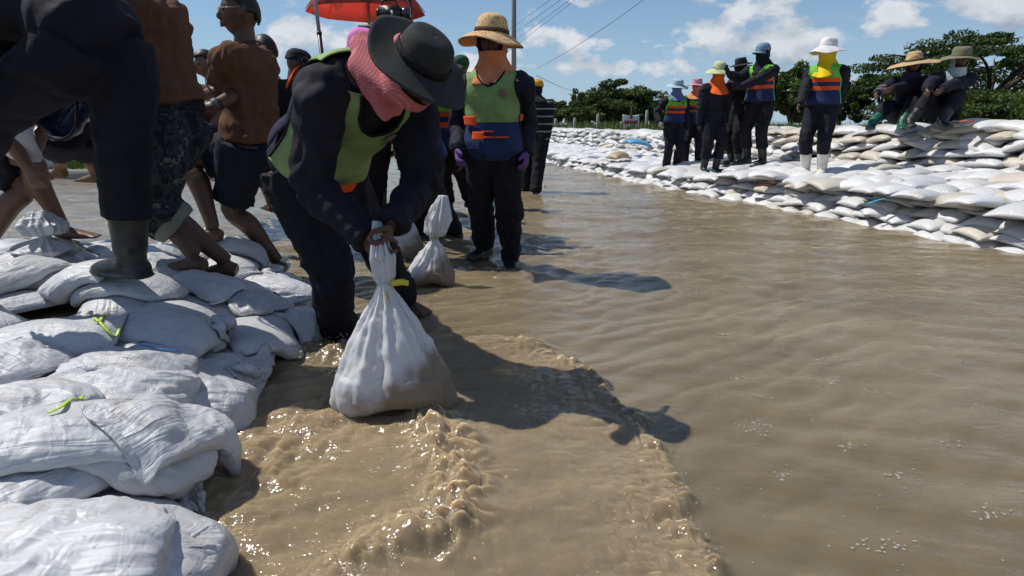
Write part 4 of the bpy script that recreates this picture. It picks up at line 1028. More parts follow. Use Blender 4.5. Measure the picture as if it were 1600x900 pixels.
def _straw(t, b):
    v = objvec(t); sp = t.nodes.new('ShaderNodeSeparateXYZ'); t.links.new(v, sp.inputs[0])
    rr = math_node(t, 'SQRT', math_node(t, 'ADD', math_node(t, 'MULTIPLY', sp.outputs[0], sp.outputs[0]), math_node(t, 'MULTIPLY', sp.outputs[1], sp.outputs[1])))
    w = math_node(t, 'SINE', math_node(t, 'MULTIPLY', rr, 420)); n = noise(t, 60, 3, 0.6, v)
    t.links.new(mixc(t, math_node(t, 'MULTIPLY_ADD', w, 0.25, n), (0.36, 0.22, 0.10), (0.66, 0.50, 0.28)), b.inputs['Base Color']); add_bump(t, b, w, 0.5, 0.004)
material('straw', (0.6, 0.45, 0.25), 0.8, 0.3, _straw)
def vest_mat(name, stops, back=None):
    def f(t, b):
        a = t.nodes.new('ShaderNodeAttribute'); a.attribute_name = 'vest'; sp = t.nodes.new('ShaderNodeSeparateXYZ'); t.links.new(a.outputs['Vector'], sp.inputs[0])
        c = ramp(t, sp.outputs[1], stops, 'CONSTANT'); n = noise(t, 10, 4, 0.6, objvec(t))
        if back: c = mixc(t, math_node(t, 'MULTIPLY', math_node(t, 'LESS_THAN', sp.outputs[2], 0.0), math_node(t, 'LESS_THAN', sp.outputs[1], back[0])), c, back[1])
        c = mixc(t, math_node(t, 'MULTIPLY', ramp(t, n, [(0.4, 0.0), (0.75, 1.0)]), 0.35), c, (0.03, 0.03, 0.03), 'MIX')
        t.links.new(c, b.inputs['Base Color']); add_bump(t, b, n, 0.5, 0.02)
        tr = t.nodes.new('ShaderNodeBsdfTranslucent'); t.links.new(c, tr.inputs[0])
        ms = t.nodes.new('ShaderNodeMixShader'); ms.inputs[0].default_value = 0.18; o = t.nodes['Material Output']
        t.links.new(b.outputs[0], ms.inputs[1]); t.links.new(tr.outputs[0], ms.inputs[2]); t.links.new(ms.outputs[0], o.inputs[0])
    return material(name, (0.2, 0.5, 0.1), 0.75, 0.3, f)
GR, OR, NV = (0.20, 0.60, 0.06), (0.90, 0.11, 0.015), (0.018, 0.030, 0.12)
vest_mat('vest_striped', [(0.0, NV), (0.34, OR), (0.44, NV), (0.54, OR), (0.64, GR)])
vest_mat('vest_bib', [(0.0, (0.022, 0.045, 0.14)), (0.43, (0.27, 0.42, 0.15))])
vest_mat('vest_green', [(0.0, (0.31, 0.46, 0.19)), (0.10, (0.31, 0.46, 0.19))], (0.78, (0.020, 0.024, 0.06)))

class Pose: pass
def two_bone(a, c, l1, l2, pole):
    d = c - a; L = np.linalg.norm(d); mx = (l1 + l2) * 0.998
    if L > mx: c = a + d / L * mx; d = c - a; L = mx
    L = max(L, abs(l1 - l2) + 0.02)
    x = (l1 * l1 - l2 * l2 + L * L) / (2 * L); h = math.sqrt(max(l1 * l1 - x * x, 1e-6)); u = d / np.linalg.norm(d)
    p = np.asarray(pole, float); p = unit(p - u * np.dot(p, u)); return a + u * x + p * h, c
def make_pose(H, hip, yaw, lean=(4, 6), side=0.0, twist=0.0, feet=None, foot_yaw=(0.12, -0.12), hands=(None, None), look=None, stoop=0.0, elbow=(None, None), knee=None, neck=0.0, tl=1.0, hoff=(0, 0, 0)):
    """left limb first. lean: forward degrees of lower and upper spine"""
    b = Pose(); b.H = H; f = np.array([math.cos(yaw), math.sin(yaw), 0.0]); l = np.array([-f[1], f[0], 0.0]); up = np.array([0, 0, 1.0])
    b.f, b.l, b.up = f, l, up; hip = np.asarray(hip, float); b.hip = hip
    def tdir(dg): return unit(math.cos(R(dg)) * up + math.sin(R(dg)) * f + math.tan(R(side)) * l)
    d1, d2 = tdir(lean[0]), tdir(lean[1]); T = 0.300 * H * tl
    b.mid = hip + d1 * T * 0.48; b.neck = b.mid + d2 * T * 0.52; b.d1, b.d2 = d1, d2
    cf = unit(f - d2 * np.dot(f, d2)); cl = np.cross(d2, cf)
    tw = R(twist); b.cf = cf * math.cos(tw) + cl * math.sin(tw); b.cl = np.cross(d2, b.cf)
    hf_ = unit(f - d1 * np.dot(f, d1)); b.hf = hf_
    sh = b.neck - d2 * 0.045 * H + b.cf * stoop
    b.sh = [sh + b.cl * 0.108 * H, sh - b.cl * 0.108 * H]
    b.el, b.wr = [], []
    for k, sg in ((0, 1), (1, -1)):
        h = hands[k]
        if h is None: h = b.sh[k] + np.array([0, 0, -0.325 * H]) + b.cl * sg * 0.045 * H + b.cf * 0.03 * H
        pole = elbow[k] if elbow[k] is not None else (-b.cf * 1.0 + b.cl * sg * 0.45 - up * 0.3)
        e, w = two_bone(b.sh[k], np.asarray(h, float), 0.178 * H, 0.150 * H, pole); b.el.append(e); b.wr.append(w)
    b.hj = [hip + l * 0.052 * H - d1 * 0.02 * H, hip - l * 0.052 * H - d1 * 0.02 * H]
    b.kn, b.an, b.toe = [], [], []
    if feet is None: feet = [hip + l * 0.07 * H, hip - l * 0.07 * H]
    for k in (0, 1):
        ft = np.asarray(feet[k], float); an = ft + up * 0.048 * H
        ky = yaw + foot_yaw[k]; fd = np.array([math.cos(ky), math.sin(ky), 0])
        pole = fd if knee is None or knee[k] is None else knee[k]
        kn, an = two_bone(b.hj[k], an, 0.243 * H, 0.240 * H, pole); b.kn.append(kn); b.an.append(an); b.toe.append(fd)
    lk = unit(look if look is not None else f); nd = unit(d2 * 0.8 + up * 0.25 + lk * neck)
    hu = unit(d2 * 0.45 + up * 0.75); hu = unit(hu - lk * np.dot(hu, lk)) if abs(np.dot(hu, lk)) < 0.97 else unit(d2)
    b.hfwd = unit(lk - hu * np.dot(lk, hu)); b.hup = hu; b.hlat = np.cross(hu, b.hfwd)     # hlat: person's left
    b.head = b.neck + nd * 0.028 * H + hu * 0.072 * H + b.hfwd * 0.012 * H + np.array(hoff)
    return b
TORSO = [(-0.10, 0.060, 0.052), (0.0, 0.096, 0.068), (0.12, 0.093, 0.068), (0.34, 0.080, 0.060), (0.58, 0.089, 0.066), (0.78, 0.099, 0.069), (0.90, 0.098, 0.055), (0.965, 0.072, 0.042), (1.0, 0.040, 0.036)]
def torso_at(b, v):
    q = [b.hip - b.d1 * 0.035 * b.H, b.hip, b.mid, b.neck]; t = [-0.117, 0.0, 0.48, 1.0]
    P = np.array(q); 
    if v <= 0: return b.hip + b.d1 * v * 0.3 * b.H
    s = v; a, m, c = b.hip, b.mid, b.neck
    # quadratic through the three points keeps the back rounded
    k = 0.48; l0 = (s - k) * (s - 1) / (k); l1 = s * (s - 1) / (k * (k - 1)); l2 = s * (s - k) / (1 - k)
    return a * l0 + m * l1 + c * l2
def torso_tube(b, ease=0.0, v0=-0.10, v1=1.0, fat=1.0, sub=3, hem=0.0):
    vs = [v for v, _, _ in TORSO]; st = [s for s in TORSO if v0 <= s[0] <= v1]
    if st[0][0] > v0 + 1e-6: st = [(v0, np.interp(v0, vs, [s[1] for s in TORSO]), np.interp(v0, vs, [s[2] for s in TORSO]))] + st
    pts = [torso_at(b, s[0]) for s in st]; e = ease
    rr = [(s[1] * b.H * fat + e + hem * max(0, 0.25 - s[0]), s[2] * b.H * fat + e + hem * max(0, 0.25 - s[0])) for s in st]
    # the frame turns from hips to chest, so sweep with the chest forward as reference
    return tube_vf(pts, rr, 20, ref=unit(b.cf * 0.6 + b.hf * 0.4), sub=sub)
def remesh(mb, voxel, smooth=4, name='m', factor=0.5):
    me = mb.mesh(name)
    return eval_mesh(me, [('REMESH', dict(mode='VOXEL', voxel_size=voxel)), ('SMOOTH', dict(factor=factor, iterations=smooth))])
def wrinkle(me, amp, seed, joints=(), fine=1.0, stretch=(1, 1, 1)):
    P = coords(me); Nn = normals(me); st = np.array(stretch)
    q = P * st; rk = np.random.default_rng(seed); d = np.zeros(len(P))
    wp = np.stack([vnoise(q * 5, seed), vnoise(q * 5 + 9, seed + 1), vnoise(q * 5 + 21, seed + 2)], 1) * 0.06
    for f_, am_, nn in ((4.5, 1.15, 4), (9.5 * fine, 0.75, 5), (19 * fine, 0.36, 5)):        # sharp-edged drapery folds
        for z_ in range(nn):
            dv_ = unit(rk.normal(0, 1, 3)); ph_ = ((q + wp) @ dv_) * f_ * rk.uniform(0.7, 1.3) + rk.uniform(0, 1)
            loc = np.clip(0.45 + 1.4 * vnoise(q * f_ * 0.45 + 40 * z_, seed + z_ + 5), 0, 1); tri = 2 * np.abs(2 * (ph_ - np.floor(ph_ + 0.5))) - 1
            d += amp * am_ * loc * tri / nn ** 0.5
    for (p, ax, rad, k, am) in joints:
        r = np.linalg.norm(P - p, axis=1); al = (P - p) @ unit(ax)
        d += am * np.exp(-(r / rad) ** 2) * np.sin(al * k + 2.2 * vnoise(P * 9, seed + 5))
    set_coords(me, P + Nn * d[:, None]); smooth_all(me); return me
def hand_pieces(mb, w, d, n, thumb, sc=1.0, curl=0.5, puff=0.0, spread=1.0):
    """w wrist, d finger direction, n palm normal, thumb side vector"""
    d = unit(d); n = unit(n - d * np.dot(n, d)); s = unit(thumb - d * np.dot(thumb, d)); s = unit(s - n * np.dot(s, n))
    e = puff; K = w + d * 0.088 * sc
    mb.tube([w - d * 0.03, w, w + d * 0.03 * sc, w + d * 0.065 * sc, K], [(0.021 * sc + e, 0.024 * sc + e), (0.021 * sc + e, 0.026 * sc + e), (0.018 * sc + e, 0.034 * sc + e), (0.015 * sc + e, 0.040 * sc + e), (0.012 * sc + e, 0.038 * sc + e)][::1], 10, ref=s, sub=2)
    for i, (o, L, ra) in enumerate(((0.029, 0.072, 0.0088), (0.010, 0.080, 0.009), (-0.010, 0.075, 0.0087), (-0.028, 0.058, 0.0078))):
        p = K + s * o * sc - d * 0.012 * sc; ang = 0.0; pts = [p]; cc = curl * (0.9 + 0.12 * i)
        dirn = unit(d + s * o * 3.0 * spread * (1 - curl))
        for seg, (fr, da) in enumerate(((0.44, 0.55), (0.31, 1.0), (0.25, 0.75))):
            ang += da * cc * 1.35; v = dirn * math.cos(ang) + n * math.sin(ang); p = p + v * L * fr * sc * 1.0; pts.append(p)
        r0 = ra * sc + e; mb.tube(pts, [r0 * 1.08, r0, r0 * 0.93, r0 * 0.72], 8, ref=s, sub=2)
    p = w + d * 0.026 * sc + s * 0.026 * sc; v1 = unit(d * 0.62 + s * 0.75 + n * 0.25); v2 = unit(d * 0.85 + s * (0.45 - 0.6 * curl) + n * (0.25 + 0.7 * curl))
    r0 = 0.0105 * sc + e; mb.tube([p, p + v1 * 0.036 * sc, p + v1 * 0.036 * sc + v2 * 0.030 * sc, p + v1 * 0.036 * sc + v2 * 0.054 * sc], [r0 * 1.25, r0 * 1.1, r0, r0 * 0.75], 8, ref=n, sub=2)
def head_pieces(mb, b, sc=1.0):
    H = b.H * sc; M = np.stack([b.hlat, b.hfwd, b.hup]); V, F = ball_vf(26, 20); x, y, z = V.T.copy()
    lower = np.clip(-z, 0, 1)
    X = x * 0.0445 * H * (1 - 0.30 * lower ** 1.3); Y = y * 0.056 * H * (1 - 0.10 * lower) + 0.006 * H * lower; Z = z * 0.069 * H
    front = np.clip(y, 0, 1)
    for ex in (-0.42, 0.42):           # eye sockets
        g = np.exp(-(((x - ex) / 0.22) ** 2 + ((z - 0.06) / 0.15) ** 2)) * front; Y = Y - 0.0048 * H * g
    Y += 0.0022 * H * np.exp(-((z - 0.24) / 0.1) ** 2) * front                                # brow
    Y += 0.003 * H * np.exp(-((x / 0.3) ** 2 + ((z + 0.88) / 0.14) ** 2)) * front              # chin
    mb.add(np.stack([X, Y, Z], 1) @ M + b.head, F)
    L = lambda p: b.head + np.array(p) * H @ M
    mb.tube([L((0, 0.052, 0.010)), L((0, 0.061, -0.006)), L((0, 0.0635, -0.017)), L((0, 0.056, -0.022))], [(0.005 * H, 0.004 * H), (0.006 * H, 0.005 * H), (0.0095 * H, 0.006 * H), (0.008 * H, 0.004 * H)], 8, ref=b.hfwd, sub=2)
    mb.tube([L((-0.015, 0.049, -0.036)), L((0, 0.056, -0.0355)), L((0.015, 0.049, -0.036))], [0.003 * H, 0.0045 * H, 0.003 * H], 6, ref=b.hup, sub=3)
    mb.tube([L((-0.013, 0.048, -0.042)), L((0, 0.055, -0.0435)), L((0.013, 0.048, -0.042))], [0.003 * H, 0.0048 * H, 0.003 * H], 6, ref=b.hup, sub=3)
    for sg in (-1, 1):
        mb.tube([L((sg * 0.044, -0.002, 0.020)), L((sg * 0.050, -0.008, 0.008)), L((sg * 0.047, -0.003, -0.014))], [(0.008 * H, 0.005 * H), (0.012 * H, 0.005 * H), (0.006 * H, 0.004 * H)], 8, ref=b.hlat, sub=3)
    mb.tube([b.neck - b.d2 * 0.04 * H, b.neck + b.d2 * 0.01 * H, L((0, -0.012, -0.055)), L((0, -0.01, -0.02))], [0.042 * H, 0.034 * H, 0.032 * H, 0.03 * H], 12, ref=b.hfwd, sub=2)
def limb(mb, pts, radii, ref, k=12, sub=4): mb.tube(pts, radii, k, ref=ref, sub=sub)
def person(b, label, voxel, skin='skin', hand=None, curl=(0.45, 0.45), group=None, gloves=None, bare_legs=False, hand_dir=(None, None), palm=(None, None), seed=0, thumbs=(None, None), eyes=False):
    """root Empty + one continuous body mesh"""
    H = b.H; root = empty('person', (b.hip[0], b.hip[1], min(a[2] for a in b.an) - 0.048 * H), label=label, cat='person', group=group)
    inv = np.array(root.location); b.root, b.inv, b.seed, b.voxel = root, inv, seed, voxel
    mb = MB(); V, F = torso_tube(b, -0.006); mb.add(V, F); head_pieces(mb, b)
    b.hd = []
    for k, sg in ((0, 1), (1, -1)):
        sh, el, wr = b.sh[k], b.el[k], b.wr[k]
        limb(mb, [sh + (b.mid - sh) * 0.06, sh + (el - sh) * 0.3, el, el + (wr - el) * 0.35, wr], [0.036 * H, 0.029 * H, 0.0235 * H, 0.024 * H, 0.0165 * H], b.cf)
        fd = unit(wr - el); d = hand_dir[k] if hand_dir[k] is not None else unit(fd + np.array([0, 0, -0.15]))
        n = palm[k] if palm[k] is not None else -b.cl * sg
        th = thumbs[k] if thumbs[k] is not None else (b.cf + 0.01 * b.up); b.hd.append((d, n, th))
        hand_pieces(mb, wr, d, np.asarray(n, float), np.asarray(th, float), H / 1.68, curl[k])
        hj, kn, an, t = b.hj[k], b.kn[k], b.an[k], b.toe[k]; sh_dir = unit(an - kn)
        limb(mb, [hj + b.d1 * 0.02 * H, hj + (kn - hj) * 0.45, kn, kn + (an - kn) * 0.3 - t * 0.012 * H, kn + (an - kn) * 0.65 - t * 0.006 * H, an], [0.056 * H, 0.048 * H, 0.034 * H, 0.036 * H, 0.027 * H, 0.021 * H], t)
        heel = an - np.array([0, 0, 0.028 * H]) - t * 0.026 * H; lat = np.cross((0, 0, 1), t)
        mb.tube([heel, an - np.array([0, 0, 0.024 * H]), an + t * 0.055 * H - np.array([0, 0, 0.031 * H]), an + t * 0.098 * H - np.array([0, 0, 0.036 * H])], [(0.020 * H, 0.020 * H), (0.022 * H, 0.024 * H), (0.027 * H, 0.016 * H), (0.024 * H, 0.009 * H)], 10, ref=(0, 0, 1), sub=3)
        if bare_legs:
            for q in range(5):
                o_ = lat * (q - 2) * 0.0105 * H; base = an + t * 0.095 * H - np.array([0, 0, 0.037 * H]) + o_; ln = (0.03, 0.026, 0.024, 0.021, 0.018)[q if sg > 0 else q] * H
                mb.tube([base, base + t * ln * 0.6, base + t * ln - np.array([0, 0, 0.002 * H])], [0.0068 * H, 0.0062 * H, 0.005 * H], 6, ref=(0, 0, 1), sub=2)
    for v in mb.V: v -= inv
    me = remesh(mb, voxel, 2, 'body'); smooth_all(me)
    b.body = new_obj('body', me, MAT[skin], root)
    if eyes:
        M = np.stack([b.hlat, b.hfwd, b.hup])
        for sg in (-1, 1):
            e = MB(); e.ball(b.head + np.array((sg * 0.019, 0.0455, 0.0045)) * H @ M - inv, 0.0072 * H, 10); e.build('eye', MAT['eye'], root)
    return root
def garment(b, mb, name, mat, voxel=None, amp=0.005, joints=(), fine=1.0, stretch=(1, 1, 1), smooth=3, parent=None):
    for v in mb.V: v -= b.inv
    me = remesh(mb, voxel or b.voxel * 1.35, smooth, name)
    js = [(p - b.inv, ax, r, k, a) for (p, ax, r, k, a) in joints]
    wrinkle(me, amp, b.seed * 7 + len(name), js, fine, stretch)
    return new_obj(name, me, MAT[mat], parent or b.root)
def jacket(b, mat='navy', name='jacket', sleeve=1.0, ease=0.014, hem=-0.10, fat=1.06, amp=0.006, cuff=0.030, arm=1.0, collar=True, flare=0.03):
    H = b.H; mb = MB(); V, F = torso_tube(b, ease, hem, 0.985, fat, hem=flare); mb.add(V, F); js = []
    for k, sg in ((0, 1), (1, -1)):
        sh, el, wr = b.sh[k], b.el[k], b.wr[k]
        s0 = sh + (b.mid - sh) * 0.10 - b.cl * sg * 0.02 * H
        if sleeve >= 1: limb(mb, [s0, sh + (el - sh) * 0.12, sh + (el - sh) * 0.5, el, el + (wr - el) * 0.5, wr + (wr - el) * 0.04], [0.050 * H * arm, 0.052 * H * arm, 0.045 * H * arm, 0.041 * H * arm, 0.036 * H * arm, cuff * H], b.cf)
        else: limb(mb, [s0, sh + (el - sh) * 0.12, sh + (el - sh) * sleeve * 0.6, sh + (el - sh) * sleeve], [0.048 * H * arm, 0.049 * H * arm, 0.045 * H * arm, 0.049 * H * arm], b.cf)
        js += [(el, wr - el, 0.10 * H / 1.6, 105, 0.009), (sh + (el - sh) * 0.25, (el - sh) + 0.5 * (b.mid - sh), 0.12, 80, 0.007), (wr, wr - el, 0.07, 130, 0.006)]
    if collar: mb.tube([b.neck - b.d2 * 0.02 * H, b.neck + b.d2 * 0.025 * H], [(0.047 * H, 0.045 * H), (0.042 * H, 0.042 * H)], 16, ref=b.cf)
    js += [(torso_at(b, 0.3), b.d1, 0.16, 55, 0.005), (torso_at(b, 0.12), b.d1, 0.20, 75, 0.006)]
    o = garment(b, mb, name, mat, amp=amp, joints=js if sleeve >= 1 else js[-2:], stretch=(1.25, 1.25, 0.6))
    if sleeve < 1:
        for k in (0, 1):
            c = b.sh[k] + (b.el[k] - b.sh[k]) * sleeve - b.inv; ax = unit(b.el[k] - b.sh[k]); r_ = 0.0515 * H * arm; h = MB(); h.tube([c - ax * 0.012, c + ax * 0.006], [r_, r_ * 1.01], 18, ref=b.cf, cap=False)
            new_obj('sleeve_hem', eval_mesh(h.mesh('sleeve_hem'), [('SOLIDIFY', dict(thickness=0.004))]), MAT[mat], o)
        h = MB(); ring = [b.neck - b.d2 * 0.004 * H + (b.cl * math.cos(a) * 0.047 + b.cf * (math.sin(a) * 0.045)) * H - b.d2 * 0.012 * H * math.sin(a) - b.inv for a in np.linspace(0, 2 * math.pi, 25)]; h.tube(ring, 0.0055, 6, ref=b.d2); h.build('neck_band', MAT[mat], o)
    return o
def trousers(b, mat='navy_trouser', name='trousers', length=(1.0, 1.0), loose=1.0, amp=0.006, top=0.14, end=None, flare=1.0):
    H = b.H; mb = MB(); V, F = torso_tube(b, 0.010, -0.10, top, 1.05); mb.add(V, F); js = []
    for k in (0, 1):
        hj, kn, an, t = b.hj[k], b.kn[k], b.an[k], b.toe[k]; L = length[k]
        full = [(hj + b.d1 * 0.015 * H, 0.064), (hj + (kn - hj) * 0.35, 0.061), (hj + (kn - hj) * 0.7, 0.052), (kn, 0.047), (kn + (an - kn) * 0.4, 0.045), (kn + (an - kn) * 0.8, 0.043), (an, 0.044)]
        ts = [0.0, 0.18, 0.35, 0.5, 0.7, 0.9, 1.0]; n = [i for i, q in enumerate(ts) if q <= L - 0.02]
        P_ = np.array([f_[0] for f_ in full]); r_ = np.array([f_[1] for f_ in full]); pe = [np.interp(L, ts, P_[:, a]) for a in range(3)]; re = np.interp(L, ts, r_)
        pts = [full[i][0] for i in n] + [np.array(pe)]; rad = [r_[i] * H * loose for i in n] + [re * H * loose * flare]
        limb(mb, pts, rad, t)
        if L > 0.6: js += [(kn, an - kn, 0.13, 60, 0.006), (an, an - kn, 0.12, 75, 0.008)]
        js += [(hj, kn - hj, 0.12, 50, 0.005)]
    return garment(b, mb, name, mat, amp=amp, joints=js, stretch=(1.2, 1.2, 0.7))
def boots(b, mat='black_rubber', top=0.62, name='boot', which=(0, 1), wide=1.0):
    H = b.H
    for k in which:
        kn, an, t = b.kn[k], b.an[k], b.toe[k]; mb = MB(); tp = kn + (an - kn) * (1 - top)
        low = an - np.array([0, 0, 0.012 * H]); e = np.array([0, 0, 0.036 * H])
        mb.tube([tp, tp + (an - tp) * 0.5, an, low], [(0.041 * H * wide,) * 2, (0.037 * H * wide,) * 2, (0.033 * H, 0.036 * H), (0.031 * H, 0.036 * H)], 16, ref=t, sub=3)
        mb.tube([an - t * 0.040 * H - e * 0.8, an - e * 0.65, an + t * 0.05 * H - e * 0.75, an + t * 0.10 * H - e * 0.85, an + t * 0.128 * H - e], [(0.026 * H, 0.022 * H), (0.031 * H, 0.030 * H), (0.033 * H, 0.024 * H), (0.031 * H, 0.018 * H), (0.022 * H, 0.010 * H)], 14, ref=(0, 0, 1), sub=3)
        mb.tube([an - t * 0.044 * H - e * 1.2, an + t * 0.05 * H - e * 1.22, an + t * 0.128 * H - e * 1.2], [(0.029 * H, 0.006 * H), (0.037 * H, 0.006 * H), (0.026 * H, 0.006 * H)], 12, ref=(0, 0, 1), sub=3)
        mb.tube([tp - unit(an - tp) * 0.004, tp + unit(an - tp) * 0.014], [0.0425 * H * wide] * 2, 16, ref=t)
        garment(b, mb, name, mat, voxel=max(0.006, b.voxel * 0.9), amp=0.0015, joints=[(an, an - kn, 0.07, 90, 0.003)], smooth=2)
def glove(b, mat, which=(0, 1), curl=(0.5, 0.5)):
    for k in which:
        d, n, th = b.hd[k]; mb = MB(); hand_pieces(mb, b.wr[k], d, np.asarray(n, float), np.asarray(th, float), b.H / 1.68, curl[k], 0.0035)
        mb.tube([b.wr[k] - unit(b.wr[k] - b.el[k]) * 0.05, b.wr[k] + unit(b.wr[k] - b.el[k]) * 0.01], [0.026 * b.H / 1.6] * 2, 10, ref=b.cf)
        for v in mb.V: v -= b.inv
        me = remesh(mb, max(0.005, b.voxel * 0.55), 1, 'glove'); smooth_all(me); new_obj('glove', me, MAT[mat], b.root)
def vest_surface(b, u, v, side, ease, fat=1.08):
    vs = [s[0] for s in TORSO]; rx = np.interp(v, vs, [s[1] for s in TORSO]) * b.H * fat; ry = np.interp(v, vs, [s[2] for s in TORSO]) * b.H * fat
    if v > 0.80: rx = 0.099 * b.H * fat; ry = np.interp(v, [0.80, 0.92, 1.0], [0.069, 0.054, 0.030]) * b.H * fat
    c = torso_at(b, v); f = unit(b.hf * (1 - v) + b.cf * v); d = unit(b.d1 * (1 - v) + b.d2 * v); l = np.cross(d, f)
    # armholes: cloth wraps round the side when |u| nears 1
    ang = u * math.pi / 2; x = math.sin(ang) * (rx + ease); y = math.cos(ang) ** 0.85 * (ry + ease) * side if abs(u) < 1 else 0
    drop = -0.030 * b.H * abs(u) ** 1.6 * np.clip((v - 0.78) / 0.2, 0, 1)
    return c + l * x + f * y + d * drop
def vest(b, mat='vest_striped', v0=0.02, arm_w=1.0, ease=0.030, belly=0.0, bib=False, nrow=44, back=True, neck_v=0.76, badge=True):
    ease0 = ease; V, F, A = [], [], []; ncol = 14; rr = np.random.default_rng(b.seed + 50)
    def panel(side, nv_):
        for half in (1, -1):
            o = len(V)
            for i in range(nrow):
                v = v0 + (1.0 - v0) * i / (nrow - 1)
                um = np.interp(v, [v0, 0.45, 0.60, 0.72, 0.82, 0.92, 1.0], [0.86, 0.80, 0.74, 0.56, 0.50, 0.52, 0.56]) * (arm_w if v > 0.6 else 1 + (arm_w - 1) * max(0, v) / 0.6)
                if bib: um *= np.interp(v, [v0, v0 + 0.05, v0 + 0.18, 0.5], [0.62, 0.84, 0.98, 1.0])
                un = np.interp(v, [nv_, nv_ + 0.04, nv_ + 0.12, 1.0], [0.0, 0.13, 0.22, 0.27]) if v > nv_ else 0.0
                for j in range(ncol):
                    u = half * (un + (um - un) * j / (ncol - 1)); p = vest_surface(b, u, v, side, ease0 if side > 0 else ease0 * 0.72)
                    ph = rr.uniform(0, 0.0) ; w = 0.006 * math.sin(u * 11 + v * 7 + b.seed) * (1 - v) + 0.004 * math.sin(v * 21 + u * 5 + b.seed)
                    f_ = unit(b.hf * (1 - v) + b.cf * v); V.append(p + f_ * side * (w + belly * (1 - v) ** 2) - b.inv); A.append((u, (v - v0) / (1 - v0), side))
            for i in range(nrow - 1):
                for j in range(ncol - 1):
                    q = (o + i * ncol + j, o + i * ncol + j + 1, o + (i + 1) * ncol + j + 1, o + (i + 1) * ncol + j); F.append(q if half * side < 0 else q[::-1])
    panel(1, neck_v)
    if back: panel(-1, 0.90)
    me = mesh_np('vest', V, F); vattr(me, 'vest', A)
    me = eval_mesh(me, [('WELD', dict(merge_threshold=0.001)), ('SOLIDIFY', dict(thickness=0.004, offset=1.0))]); smooth_all(me)
    o = new_obj('vest', me, MAT[mat], b.root)
    # dark binding along the armholes and neckline
    for half in (1, -1):
        for kind in ('arm', 'neck'):
            pts = []
            for v in np.linspace(0.02 + v0 if kind == 'arm' else neck_v, 1.0, 16):
                um = np.interp(v, [v0, 0.45, 0.60, 0.72, 0.82, 0.92, 1.0], [0.86, 0.80, 0.74, 0.56, 0.50, 0.52, 0.56]) * (arm_w if v > 0.6 else 1 + (arm_w - 1) * max(0, v) / 0.6) * (np.interp(v, [v0, v0 + 0.05, v0 + 0.18, 0.5], [0.62, 0.84, 0.98, 1.0]) if bib else 1.0)
                un = np.interp(v, [neck_v, neck_v + 0.04, neck_v + 0.12, 1.0], [0.0, 0.13, 0.22, 0.27]); u = half * (um if kind == 'arm' else un)
                f_ = unit(b.hf * (1 - v) + b.cf * v); w = 0.006 * math.sin(u * 11 + v * 7 + b.seed) * (1 - v) + 0.004 * math.sin(v * 21 + u * 5 + b.seed)
                pts.append(vest_surface(b, u, v, 1, ease) + f_ * (w + belly * (1 - v) ** 2 + 0.002) - b.inv)
            t = MB(); t.tube(pts, 0.0055, 6, ref=b.cf); t.build('binding', MAT['black_cloth' if mat != 'vest_striped' else 'vest_piping'], o)
    if badge:
        p = vest_surface(b, 0.27, 0.72, 1, ease + 0.008); f_ = unit(b.cf + b.cl * 0.35); t = MB(); sd = unit(np.cross(b.d2, f_))
        t.tube([p - f_ * 0.004 - b.inv, p + f_ * 0.003 - b.inv], [0.026 * b.H / 1.6] * 2, 18, ref=b.d2); t.build('badge', MAT['badge'], o)
        t = MB(); t.tube([p + f_ * 0.0025 - b.inv, p + f_ * 0.0045 - b.inv], [0.015 * b.H / 1.6] * 2, 14, ref=b.d2); t.build('emblem', MAT['badge_red'], o)
    return o
cloth('vest_piping', (0.16, 0.60, 0.10), 0.8, 0.1)
material('badge', (0.16, 0.20, 0.15), 0.7, 0.3); material('badge_red', (0.36, 0.10, 0.07), 0.7, 0.3)
def head_frame(b): return np.stack([b.hlat, b.hfwd, b.hup])
